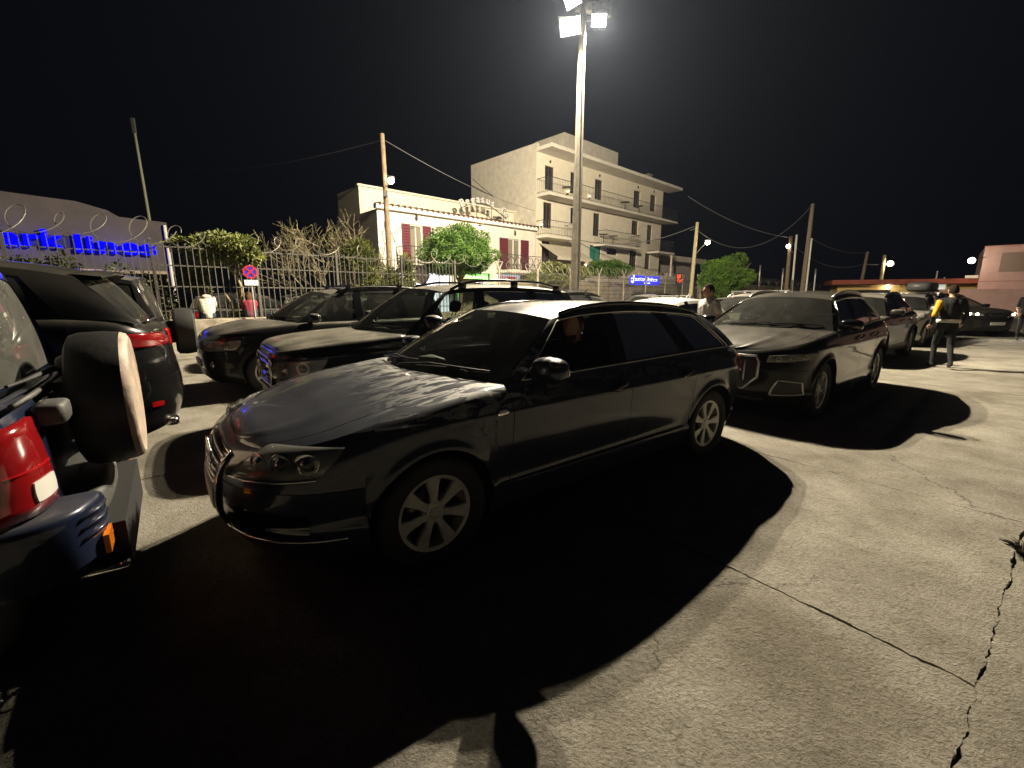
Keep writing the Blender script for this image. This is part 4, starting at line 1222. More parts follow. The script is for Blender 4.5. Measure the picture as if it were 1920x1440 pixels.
# --- sloping-roof SUV seen from behind
def coupe_suv():
    P = paint('deep_black_paint', (0.006, 0.006, 0.007), dust=0.25)
    sp = suv(paint=P, wb=2.87, rs=0.12, rails=None, wheel='five',
        nose=[(0.2, -0.8), (0.45, -0.88), (0.7, -0.88), (0.9, -0.8)],
        shoulder=[(-0.88, 0.88), (-0.7, 0.94), (-0.3, 1.0), (0.3, 1.05), (1.0, 1.08), (2.0, 1.12), (3.0, 1.16), (3.5, 1.14), (3.85, 1.04)],
        tail=[(0.25, 3.72), (0.36, 3.84), (0.55, 3.90), (0.75, 3.88), (0.95, 3.84), (1.08, 3.86), (1.2, 3.84)], x2=2.95, nr=3.0,
        rail_z=[(0.9, 1.41), (1.1, 1.46), (1.5, 1.53), (2.0, 1.545), (2.5, 1.52), (3.0, 1.48), (3.4, 1.42)], rail_y=[(1.0, 0.58), (1.8, 0.60), (3.4, 0.53)],
        xcb=0.45, xct=1.10, xdb=3.70, xdt=3.30, rear_glass=(0.10, 0.96, 0.80), gaps=[0.48, 1.58, 2.45], rear_seam=0.70,
        panes=[(0.62, 1.50, 1.18, 1.52, 0.05, 0.88, 'dark'), (1.64, 2.44, 1.66, 2.30, 0.05, 0.88, 'dark'), (2.58, 3.24, 2.44, 2.98, 0.06, 0.84, 'dark')],
        rocker=[(-0.88, 0.24), (0.5, 0.23), (2.3, 0.23), (3.4, 0.28), (3.9, 0.33)], deck_crown=0.015)
    C = make_car(sp, place(0.02 - 3.9, -5.45), 0.66, 'black sloping-roof sport utility car with a narrow red tail light, behind the spare wheel', name='sport_utility_car')
    C['root'].scale = (1, 1.03, 1.15)
    B = C['B']; s, sx, r = B.s_yr, B.s_x, C['root']
    tail_lamp(C, [(sx(3.40), 0.945), (s(0.30), 0.93), (s(0.34), 1.035), (sx(3.36), 1.045)], REDLENS_DEEP, rd=0.5)
    for sg in (1, -1):
        slab(C, 'reflector', [(sg * sx(3.66), 0.50), (sg * s(0.68), 0.50), (sg * s(0.68), 0.535), (sg * sx(3.66), 0.54)], REDLENS, 0.008, 0.02, 0.4)
        m = MB(); m.ellipsoid(B.pt(sg * s(0.52), 0.345, 0.0), (0.06, 0.10, 0.035), 14, 8, 0.7); m.build('exhaust_trim', CHROME, r, smooth=True)
    sp_ = MB(); sp_.grid([[C['roofpt'](1.0, v) + Vector((dx, 0, dz)) for v in np.linspace(-0.97, 0.97, 13)] for dx, dz in ((-0.08, 0.004), (0.0, 0.012), (0.16, 0.0), (0.17, -0.02), (0.02, -0.03))], flip=True)
    sp_.build('roof_spoiler', P, r, smooth=True)
    t = MB(); t.tube([C['rwp'](0.03, v) + Vector((0.03, 0, 0.01)) for v in np.linspace(-0.75, 0.75, 9)], 0.008, 6); t.build('tailgate_strip', CHROME, r, smooth=True)
    return C
coupe_suv()

# --- blue short off-roader whose tailgate and spare wheel fill the left edge
def blue_4x4():
    P = paint('royal_blue_paint', (0.009, 0.014, 0.038), dust=0.20, metal=0.2)
    sp = suv(paint=P, wb=2.48, side_max=0.82, wheel_y=0.68, rs=0.06, rails=None, wheel='five', nr=7.0, nf=4, x2=2.35, x1=0.0,
        side=[(0.25, 0.76), (0.36, 0.80), (0.5, 0.81), (0.7, 0.82), (0.85, 0.82), (1.0, 0.80), (1.1, 0.785)],
        nose=[(0.25, -0.7), (0.5, -0.74), (0.8, -0.72), (1.0, -0.66)],
        tail=[(0.30, 2.90), (0.45, 2.93), (0.70, 2.93), (0.95, 2.91), (1.10, 2.88)],
        shoulder=[(-0.75, 0.94), (-0.4, 0.99), (0.4, 1.03), (1.5, 1.05), (2.5, 1.07), (2.9, 1.07)],
        rail_z=[(0.8, 1.50), (1.1, 1.57), (1.6, 1.61), (2.2, 1.61), (2.8, 1.57)], rail_y=[(1.0, 0.60), (1.8, 0.62), (2.8, 0.61)],
        xcb=0.5, xct=0.98, xdb=2.86, xdt=2.71, rear_glass=(0.05, 0.92, 0.90), rw_bow=0.04, rwt_bow=0.05, ws_bow=0.1, bulge=0.015,
        gaps=[0.5, 1.35, 2.0], panes=[(0.6, 1.28, 1.02, 1.32, 0.05, 0.9, None), (1.4, 2.0, 1.42, 2.0, 0.05, 0.9, None), (2.12, 2.72, 2.10, 2.55, 0.05, 0.9, None)],
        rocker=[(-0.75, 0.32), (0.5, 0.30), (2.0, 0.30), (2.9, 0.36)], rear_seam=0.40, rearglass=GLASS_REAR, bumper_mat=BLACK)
    C = make_car(sp, place(-0.49 - 2.93, -3.16), 0.657, 'blue short off-roader with covered spare wheel on its tailgate, cut by the left edge', name='spare_wheel_off_roader')
    B = C['B']; s, sx, r = B.s_yr, B.s_x, C['root']
    GREY = mat('grey_plastic', (0.075, 0.075, 0.072), 0.55, noise=0.3, nscale=25, bump=0.15, bscale=200)
    # tall tail lights with a white reversing lens, wrapped round the corner
    for o in tail_lamp(C, [(sx(2.60), 0.655), (s(0.555), 0.64), (s(0.57), 1.02), (sx(2.66), 0.98)], REDLENS_DEEP, off=0.02, rd=0.12):
        pass
    for sg in (1, -1):
        slab(C, 'reversing_lens', [(sg * s(0.715), 0.69), (sg * s(0.575), 0.69), (sg * s(0.575), 0.775), (sg * s(0.715), 0.775)], WHITELENS, 0.026, 0.02, 0.25, 6, 4)
        slab(C, 'lamp_divider', [(sg * sx(2.62), 0.822), (sg * s(0.565), 0.822), (sg * s(0.565), 0.829), (sg * sx(2.62), 0.829)], REDLENS, 0.024, 0.02)
    # step bumper: painted ends, grey tread pad between them
    bm_ = MB()
    def prof(y, x0, x1, z0, z1, b=0.03):
        return [(x0, y, z1), (x1 - b, y, z1), (x1 - b * 0.3, y, z1 - b * 0.35), (x1, y, z1 - b), (x1, y, z0 + b), (x1 - b, y, z0), (x0, y, z0)]
    m = MB(); m.grid([prof(y, 2.84, 3.06 - 0.05 * (abs(y) / 0.5) ** 3, 0.42, 0.565) for y in np.linspace(-0.5, 0.5, 11)]); 
    m.build('bumper_step', GREY, r, angle=40)
    for sg in (1, -1):
        m = MB(); rows = []
        for y, xe, dz in ((0.505, 3.055, 0.0), (0.52, 3.075, 0.03), (0.60, 3.07, 0.035), (0.72, 3.03, 0.035), (0.80, 2.98, 0.03), (0.845, 2.86, 0.02), (0.855, 2.70, 0.01), (0.855, 2.50, 0.0)):
            pr = prof(sg * y, 2.45 if y > 0.8 else 2.8, xe, 0.36, 0.60 + dz, 0.03)
            if y > 0.8: pr = [(min(p[0], xe), p[1], p[2]) for p in pr]
            rows.append(pr)
        m.grid(rows, flip=(sg < 0)); o = m.build('bumper_end', P, r, angle=40)
        for k in range(3):
            t = MB(); z = 0.585 - k * 0.045
            t.tube([(3.078, sg * 0.53, z), (3.072, sg * 0.62, z), (3.02, sg * 0.745, z)], [0.006, 0.012, 0.006], 6); t.build('bumper_rib', P, o, smooth=True)
        t = MB(); t.box((3.075, sg * 0.60, 0.42), (0.02, 0.13, 0.085)); t.build('bumper_reflector', ORANGE, o)
    # spare wheel in its cover
    sw = MB(); cx, cz = 3.02, 0.955
    sw.lathe([(0.02, -0.05), (0.31, -0.05), (0.343, -0.035), (0.356, 0.0), (0.36, 0.10), (0.352, 0.165)], 48, axis='X', c=(cx, 0.06, cz), mi=0)
    sw.lathe([(0.352, 0.165), (0.342, 0.187), (0.32, 0.198), (0.31, 0.194), (0.15, 0.20), (0.0, 0.20)], 48, axis='X', c=(cx, 0.06, cz), mi=1)
    sw.build('spare_wheel_cover', [mat('black_vinyl', (0.010, 0.010, 0.010), 0.55, bump=0.2, bscale=12), mat('pale_vinyl_face', (0.48, 0.38, 0.30), 0.6, noise=0.4, nscale=9, bump=0.5, bscale=10)], r, angle=40)
    b_ = MB(); b_.box((2.95, 0.06, 0.93), (0.12, 0.30, 0.30)); b_.build('spare_bracket', BLACK, r)
    # tailgate furniture on the near side
    h = MB(); h.ellipsoid((2.955, -0.44, 1.0), (0.055, 0.095, 0.05), 14, 8, 0.45); h.build('tailgate_handle', GREY, r, smooth=True)
    t = MB(); t.tube([(2.885, -0.66, 1.075), (2.90, -0.4, 1.078), (2.90, 0.4, 1.08), (2.885, 0.66, 1.075)], 0.012, 8); t.build('waist_moulding', GREY, r, smooth=True)
    for k, y in enumerate((-0.475, -0.43, -0.385, -0.25)):
        b2 = MB(); b2.box((2.934, y, 1.045), (0.01, 0.030, 0.028), rx=0.2 * (k % 2)); b2.build('badge_letter', CHROME, r)
    w = MB(); w.tube([(2.93, 0.20, 1.10), (2.92, -0.05, 1.15), (2.885, -0.42, 1.14)], 0.011, 6); w.tube([(2.93, 0.08, 1.13), (2.875, -0.62, 1.15)], 0.007, 6); w.build('rear_wiper', BLACK, r)
    hb = MB(); hb.ellipsoid((2.93, 0.22, 1.13), (0.04, 0.06, 0.05), 12, 8, 0.6); hb.build('wiper_hub', GREY, r, smooth=True)
    e = MB(); e.tube([(2.75, -0.55, 0.27), (3.10, -0.60, 0.265), (3.13, -0.60, 0.265)], 0.026, 12); e.build('exhaust_tip', CHROME, r, smooth=True)
    return C
blue_4x4()
# ------------------------------------------------------------------ street frame: t runs along the street, w across it
SA = R(43.0)
TA = Vector((math.cos(SA), math.sin(SA), 0)); TN = Vector((-math.sin(SA), math.cos(SA), 0))
def tw(t, w, z=0.0):
    p = TA * t + TN * w; p.z = z; return p
def onwall(px, py, w):
    """where the sight line through a photo pixel meets the street-parallel plane at w -> (t, z)"""
    d = at(px, py, 1.0) - Vector((0, 0, CAM_H)); o = Vector((0, 0, CAM_H))
    k = (w - o.dot(TN)) / d.dot(TN)
    p = o + d * k
    return p.dot(TA), p.z
def frame(name, t, w, z=0.0):
    """an Empty whose local x runs along the street and local y away from the car park"""
    return empty(name, tw(t, w, z), SA)

ASPH = mat('old_asphalt', (0.05, 0.049, 0.046), 0.85, noise=0.4, nscale=3, bump=0.3, bscale=60)
m = MB(); m.add([tw(-40, 15.6, -0.012), tw(120, 15.6, -0.012), tw(120, 21.2, -0.012), tw(-40, 21.2, -0.012)], [(0, 1, 2, 3)])
tag(m.build('road', ASPH), kind='structure')
RENDER_C = mat('cream_render', (0.68, 0.62, 0.49), 0.9, noise=0.12, nscale=2.3, bump=0.12, bscale=25)
RENDER_P = mat('pale_render', (0.66, 0.61, 0.52), 0.9, noise=0.15, nscale=1.7, bump=0.12, bscale=25)
RENDER_S = mat('stained_render', (0.60, 0.55, 0.45), 0.92, noise=0.2, nscale=2.6, bump=0.15, bscale=20)
RENDER_G = mat('grey_lilac_render', (0.08, 0.068, 0.062), 0.9, noise=0.25, nscale=1.2)
PINK = mat('pink_render', (0.72, 0.46, 0.42), 0.85, noise=0.15, nscale=1.5)
DARKPANE = mat('dark_window_glass', (0.02, 0.022, 0.025), 0.08, coat=0.5)
WOODB = mat('brown_joinery', (0.07, 0.035, 0.022), 0.6)
SHUT = mat('wine_red_shutter', (0.105, 0.018, 0.028), 0.6)
TEAL = mat('teal_pane', (0.02, 0.22, 0.16), 0.25)
WHITEP = mat('white_paint', (0.72, 0.70, 0.64), 0.6)
IRON = mat('dark_iron', (0.03, 0.03, 0.03), 0.5, metal=0.3)
BARS = mat('fence_steel', (0.085, 0.08, 0.066), 0.55, metal=0.3, noise=0.3, nscale=6)
WIREM = mat('razor_wire_steel', (0.17, 0.155, 0.125), 0.5, metal=0.4)
STONE = mat('rubble_masonry', (0.34, 0.29, 0.20), 0.95, noise=0.45, nscale=2.5, bump=0.6, bscale=6)
WALLC = mat('patched_concrete_wall', (0.30, 0.265, 0.20), 0.92, noise=0.4, nscale=2.2, col2=(0.11, 0.095, 0.07), bump=0.4, bscale=9)

def wall_holes(mb, W, H, holes, depth=0.14, x0=0.0, z0=0.0, y=0.0, mi=0):
    """front wall in local x/z at local y with real openings and reveals; holes = (x0, x1, z0, z1)"""
    xs = sorted(set([x0, x0 + W] + [h[0] for h in holes] + [h[1] for h in holes]))
    zs = sorted(set([z0, z0 + H] + [h[2] for h in holes] + [h[3] for h in holes]))
    for i in range(len(xs) - 1):
        for j in range(len(zs) - 1):
            cx, cz = (xs[i] + xs[i + 1]) / 2, (zs[j] + zs[j + 1]) / 2
            if any(h[0] < cx < h[1] and h[2] < cz < h[3] for h in holes): continue
            mb.add([(xs[i], y, zs[j]), (xs[i + 1], y, zs[j]), (xs[i + 1], y, zs[j + 1]), (xs[i], y, zs[j + 1])], [(0, 1, 2, 3)], mi)
    for a, b, c, d in holes:
        q = [(a, c), (b, c), (b, d), (a, d)]
        for k in range(4):
            p, r_ = q[k], q[(k + 1) % 4]
            mb.add([(p[0], y, p[1]), (r_[0], y, r_[1]), (r_[0], y + depth, r_[1]), (p[0], y + depth, p[1])], [(3, 2, 1, 0)], mi)

def window(parent, x0, x1, z0, z1, y=0.11, pane=None, fr=None, name='window', mull=1, lit=None):
    f = MB(); w = 0.05
    fm = fr or WOODB
    for a, b, c, d in ((x0, x0 + w, z0, z1), (x1 - w, x1, z0, z1), (x0 + w, x1 - w, z0, z0 + w), (x0 + w, x1 - w, z1 - w, z1)):
        f.box(((a + b) / 2, y, (c + d) / 2), (b - a, 0.06, d - c))
    for k in range(mull):
        xm = lerp(x0, x1, (k + 1) / (mull + 1)); f.box((xm, y, (z0 + z1) / 2), (0.05, 0.05, z1 - z0 - 2 * w))
    o = f.build(name, fm, parent)
    p = MB(); p.box(((x0 + x1) / 2, y + 0.035, (z0 + z1) / 2), (x1 - x0 - 0.02, 0.012, z1 - z0 - 0.02))
    p.build('pane', pane or DARKPANE, o)
    return o

def railing(parent, pts, h=1.0, n=None, sp=0.14, m=None, r=0.009, fancy=False):
    q = MB()
    for i in range(len(pts) - 1):
        a, b = Vector(pts[i]), Vector(pts[i + 1]); L = (b - a).length
        q.tube([a + Vector((0, 0, h)), b + Vector((0, 0, h))], 0.02, 6)
        q.tube([a + Vector((0, 0, 0.1)), b + Vector((0, 0, 0.1))], 0.012, 4)
        k = max(1, int(L / sp))
        for j in range(k + 1):
            p = a.lerp(b, j / k); q.tube([p, p + Vector((0, 0, h))], r, 4, cap=False)
        if fancy:
            k = max(1, int(L / 0.55))
            for j in range(k):
                p = a.lerp(b, (j + 0.5) / k); d = (b - a).normalized()
                q.tube([p + d * 0.24 * math.cos(s) + Vector((0, -0.02, h * 0.55 + 0.3 * math.sin(s))) for s in np.linspace(0, 2 * math.pi, 17)], 0.018, 5, cap=False)
    return q.build('railing', m or IRON, parent)

def text_mesh(s, size, extrude=0.02, bold=0.0):
    cu = bpy.data.curves.new('lettering', 'FONT'); cu.body = s; cu.size = size; cu.extrude = extrude; cu.offset = bold; cu.resolution_u = 4; cu.space_character = 1.06
    o = bpy.data.objects.new('lettering_tmp', cu); COL.objects.link(o)
    dg = bpy.context.evaluated_depsgraph_get(); dg.update()
    me = bpy.data.meshes.new_from_object(o.evaluated_get(dg))
    bpy.data.objects.remove(o); bpy.data.curves.remove(cu)
    return me
def lettering(name, s, size, x, y, z, parent, material, extrude=0.02, bold=0.0, width=None, tilt=0.0):
    """upright letters facing local -y, left end at x"""
    me = text_mesh(s, size, extrude, bold)
    me.materials.clear(); me.materials.append(material)
    xs = [v.co.x for v in me.vertices]; sx = 1.0
    if width and xs: sx = width / (max(xs) - min(xs))
    M = Matrix.Translation((x - (min(xs) * sx if xs else 0), y, z)) @ Matrix.Rotation(tilt, 4, 'Y') @ Matrix.Rotation(R(90), 4, 'X') @ Matrix.Diagonal((sx, 1, 1, 1))
    return link_mesh(name, me, parent, M)

# ------------------------------------------------------------------ kerb wall, fence and razor wire
def boundary():
    wl_ = frame('boundary_wall', 0, 15.0)
    tag(wl_, 'low patched concrete wall under the bar fence, people sitting on it', 'wall')
    m = MB(); rr = random.Random(5)
    rows = []
    for t in np.linspace(0.6, 13.5, 60):
        j = lambda s: rr.uniform(-s, s)
        rows.append([(t, -0.22 + j(0.012), -0.02), (t, -0.20 + j(0.012), 0.45 + j(0.02)), (t, -0.19 + j(0.012), 0.84 + j(0.01)), (t, -0.15, 0.87 + j(0.008)), (t, 0.20, 0.87 + j(0.008)), (t, 0.22, -0.02)])
    m.grid(rows, flip=True); m.box((0.59, 0, 0.42), (0.03, 0.40, 0.88)); m.build('wall_body', WALLC, wl_, angle=40)
    # bar fence, one thing per run
    def run(label, t0, t1, z0, z1, sp, horiz, w=15.0, name='bar_fence', post=2.4, rb=0.010, ybr=False):
        f = frame(name, t0, w); tag(f, label, 'fence', None)
        L = t1 - t0; nb = int(round(L / post)); 
        for b in range(nb + 1):
            x = L * b / nb
            p = MB(); p.box((x, 0, (z0 + z1 + 0.06) / 2), (0.07, 0.07, z1 - z0 + 0.06))
            if ybr:
                for s_ in (-1, 1): p.box((x + 0.11 * s_, 0, z1 + 0.20), (0.05, 0.03, 0.42), ry=0.55 * s_)
            p.build('post', BARS if not ybr else WALLC, f)
        for b in range(nb):
            p = MB(); xa, xb = L * b / nb + 0.036, L * (b + 1) / nb - 0.036
            n = int((xb - xa) / sp)
            for k in range(n + 1):
                x = lerp(xa, xb, (k + 0.5) / (n + 1)); p.box((x, 0, (z0 + z1) / 2), (rb * 2, rb * 2, z1 - z0))
            for z in horiz: p.box(((xa + xb) / 2, 0.012, z), (xb - xa, 0.012, 0.03))
            o = p.build('bar_panel', BARS, f); tag(o, kind='stuff')
    run('tall vertical-bar fence in front of the building with the blue sign', -9.0, 1.2, 0.05, 2.92, 0.15, (0.3, 2.6))
    run('vertical-bar fence on the low wall, from the ivy tree to the leafy shrubs', 1.2, 10.8, 0.87, 2.88, 0.165, (1.1, 1.75, 2.3, 2.78))
    run('welded mesh fence with wire on top in front of the stone wall', 13.2, 33.0, 0.3, 2.62, 0.11, tuple(np.arange(0.5, 2.6, 0.22)), name='mesh_fence', ybr=True, rb=0.007)
    # razor wire: loose flattened coils
    def coil(label, t0, t1, z, r, pitch, w=15.0, seed=1, thick=0.011, flat=0.6):
        rr = random.Random(seed); pts = []
        x = 0.0; a = 0.0
        ph = rr.uniform(0, 6)
        n = int((t1 - t0) / pitch * 22)
        for i in range(n):
            a = 2 * math.pi * i / 22
            x = pitch * i / 22
            rv = r * (0.85 + 0.22 * math.sin(a * 0.31 + ph) + 0.1 * math.sin(a * 0.83))
            pts.append((x + rv * math.cos(a) * 0.95, rv * flat * math.sin(a), z + r * 0.55 + rv * math.sin(a + 0.4)))
        q = MB(); q.tube(pts, thick, 5)
        o = q.build('razor_wire', WIREM); o.location = tw(t0, w); o.rotation_euler = (0, 0, SA)
        tag(o, label, 'razor wire', 'razor wire on the fence')
    coil('open loops of razor wire in front of the blue sign', -8.5, 1.6, 2.95, 0.36, 0.72, seed=3)
    coil('tangled razor wire loops over the ivy tree and bar fence', 1.6, 5.2, 2.88, 0.28, 0.62, seed=4, thick=0.010)
    coil('razor wire loops above the fence by the bare tree', 5.2, 12.9, 2.84, 0.26, 0.75, seed=9, thick=0.009)
    coil('dense razor wire coil along the mesh fence below the hotel', 13.2, 33.5, 2.62, 0.30, 0.55, seed=5)
    coil('far razor wire coil on the plain concrete wall', 34, 66, 2.75, 0.30, 0.7, seed=6)
    # plain wall with Y brackets
    f = frame('concrete_wall', 33.4, 15.0); tag(f, 'plain concrete wall topped with Y brackets, right of the mesh fence', 'wall')
    m = MB(); m.box((20, 0, 1.25), (40, 0.25, 2.5)); m.build('wall_body', WALLC, f)
    for k in range(15):
        p = MB(); x = 0.6 + k * 2.4
        for s_ in (-1, 1): p.box((x + 0.16 * s_, 0, 2.72), (0.06, 0.06, 0.55), ry=0.62 * s_)
        p.build('wire_bracket', WALLC, f)
    # stone terrace wall behind the mesh
    f = frame('stone_wall', 13.5, 18.2); tag(f, 'beige rubble stone wall behind the mesh fence', 'wall')
    m = MB(); rr = random.Random(2); rows = []
    for x in np.linspace(0, 26, 80): rows.append([(x, rr.uniform(-0.05, 0.05), z + (rr.uniform(-0.03, 0.03) if z else 0)) for z in (0, 0.4, 0.8, 1.2, 1.6, 2.0, 2.35)] + [(x, 0.4, 2.35)])
    m.grid(rows, flip=True); m.build('wall_body', STONE, f, angle=30)
boundary()

# ------------------------------------------------------------------ buildings
def hotel():
    W0 = 21.36; T0 = 22.1
    r = frame('hotel_building', T0, W0); tag(r, 'cream four storey building with long balconies behind the light mast', 'building')
    def X(px, py, dw=0.0):
        t, z = onwall(px, py, W0 + dw); return t - T0, z
    Wd, Dp, H = 16.4, 6.9, 10.75
    doors = [(1022, 1039, 312, 357), (1070, 1084, 324, 364), (1116, 1130, 337, 375), (1189, 1201, 358, 390), (1220, 1230, 366, 397),
             (1019, 1035, 380, 428), (1113, 1125, 400, 443), (1214, 1223, 422, 458), (1016, 1031, 452, 500), (1181, 1194, 470, 505), (1210, 1219, 475, 505)]
    wins = [(1070, 1081, 390, 420), (1185, 1197, 414, 440), (1106, 1127, 461, 490), (1138, 1157, 465, 478), (1058, 1077, 464, 486)]
    holes = []; items = []
    for kind, lst in (('door', doors), ('window', wins)):
        for a, b, c, d in lst:
            x0, zt = X(a, c); x1, zt2 = X(b, c); _, zb = X((a + b) / 2, d); _, z1 = X((a + b) / 2, c)
            h = (x0, x1, zb, z1); holes.append(h); items.append((kind, h, (a, c)))
    m = MB(); wall_holes(m, Wd, H, holes, 0.16)
    for q in (((Wd, 0), (Wd, Dp)), ((Wd, Dp), (0, Dp))):
        (x0, y0), (x1, y1) = q; m.add([(x0, y0, 0), (x1, y1, 0), (x1, y1, H), (x0, y0, H)], [(0, 1, 2, 3)])
    m.add([(0, 0, H), (Wd, 0, H), (Wd, Dp, H), (0, Dp, H)], [(0, 1, 2, 3)])
    m.build('front_wall', RENDER_C, r)
    m = MB(); m.add([(0, Dp, 0), (0, 0, 0), (0, 0, H + 0.45), (0, Dp, H + 0.45)], [(0, 1, 2, 3)]); m.box((0.12, Dp / 2, H + 0.225), (0.236, Dp, 0.45)); m.build('side_wall', RENDER_S, r)
    for kind, h, key in items:
        teal = key[0] in (1106, 1058)
        o = window(r, *h, pane=TEAL if teal else DARKPANE, name=kind, mull=1 if (h[1] - h[0]) > 0.7 else 0)
    b = MB(); b.box((Wd / 2, 1.2, H * 0.5), (Wd - 0.5, 1.9, H - 0.4)); b.build('dark_interior', mat('dark_room', (0.02, 0.018, 0.015), 0.9), r)
    # slabs: eave, long balcony, short balconies
    def balcony(name, x0, x1, z, d=1.15, h=0.16, rail=True):
        q = MB(); q.box(((x0 + x1) / 2, -d / 2 - 0.002, z - h / 2), (x1 - x0, d, h)); o = q.build(name, RENDER_P, r)
        if rail: railing(o, [(x0 + 0.04, -0.05, z), (x0 + 0.04, -d + 0.05, z), (x1 - 0.04, -d + 0.05, z), (x1 - 0.04, -0.05, z)], 0.95, sp=0.16)
        return o
    balcony('eave', -0.05, Wd + 0.9, H + 0.14, 1.35, 0.22, False)
    balcony('balcony', 0.0, Wd + 0.8, 8.05)
    x0, z = X(1008, 428); x1, _ = X(1056, 428); balcony('balcony', 0.0, 3.0, 5.45, 1.0)
    balcony('balcony', X(1110, 442)[0] + 0.2, X(1180, 455)[0], 5.4, 1.1)
    balcony('balcony', X(1214, 460)[0], Wd + 0.7, 5.35, 1.1)
    # low terrace parapet on the right
    q = MB(); q.box((13.5, -1.6, 2.9), (7.5, 0.12, 0.7)); q.build('terrace_parapet', RENDER_P, r)
    q = MB(); q.tube([(Wd + 0.5, -0.95, 2.6), (Wd + 0.5, -0.95, 5.2)], 0.09, 10); q.build('porch_column', RENDER_C, r)
    # penthouse, chimney, awning
    q = MB(); q.box((8.4, 3.4, H + 1.35), (7.0, 3.0, 2.6)); q.build('penthouse', RENDER_S, r)
    q = MB(); q.box((15.6, 1.2, H + 0.75), (0.55, 0.5, 1.1)); q.box((15.6, 1.2, H + 1.38), (0.7, 0.65, 0.10)); q.build('chimney', STONE, r)
    aw = MB(); ax0, ax1 = 0.3, X(1076, 480)[0]
    aw.grid([[(x, y, z) for x in np.linspace(ax0, ax1, 12)] for y, z in ((-0.03, 5.0), (-0.8, 4.55), (-1.7, 4.05), (-1.7, 3.85))], flip=True)
    aw.build('awning', mat('awning_canvas', (0.52, 0.47, 0.36), 0.9, noise=0.15, nscale=2), r)
    for x in (ax0 + 0.05, ax1 - 0.05):
        q = MB(); q.tube([(x, -0.05, 3.7), (x, -1.7, 4.02)], 0.02, 6); q.build('awning_arm', IRON, r)
    # wall lamps that wash the render
    for i, (px, py) in enumerate(((1063, 362), (1103, 371), (1013, 424), (1097, 500))):
        x, z = X(px, py); l = empty('wall_lamp_%d' % i, (0, 0, 0), 0, r); l.name = 'wall_lamp'
        q = MB(); q.tube([(x, -0.10, z - 0.08), (x, -0.10, z + 0.05)], 0.05, 10); q.build('lamp_body', IRON, l)
        bulb('lamp_bulb', (x, -0.11, z + 0.10), 0.045, (1.0, 0.74, 0.32), 22, l, 0.04, 25)
    # small wall bracket lamps over the doors (off)
    for kind, h, key in items[:8]:
        q = MB(); q.ellipsoid(((h[0] + h[1]) / 2, -0.07, h[3] + 0.28), (0.07, 0.07, 0.09), 10, 6); q.build('door_lantern', IRON, r, smooth=True)
    # balcony furniture
    for x, y, z in ((2.4, -0.6, 8.06), (9.5, -0.6, 8.06), (11.6, -0.55, 8.06), (6.9, -0.55, 5.41), (8.2, -0.5, 5.41)):
        tb = MB(); tb.lathe([(0.0, 0.72), (0.36, 0.72), (0.36, 0.69), (0.0, 0.69)], 14, 'Z', c=(x, y, z)); tb.tube([(x, y, z), (x, y, z + 0.7)], 0.025, 6); tb.lathe([(0.0, 0.0), (0.22, 0.0), (0.2, 0.03)], 10, 'Z', c=(x, y, z))
        o = tb.build('balcony_table', IRON); o.location = tw(T0, W0); o.rotation_euler = (0, 0, SA)
        k = {2.4: 'left end of the top balcony', 9.5: 'middle of the top balcony', 11.6: 'right half of the top balcony', 6.9: 'left part of the middle balcony', 8.2: 'right part of the middle balcony'}[x]
        tag(o, 'small round dark table at the ' + k + ' of the hotel', 'table', 'balcony tables')
hotel()

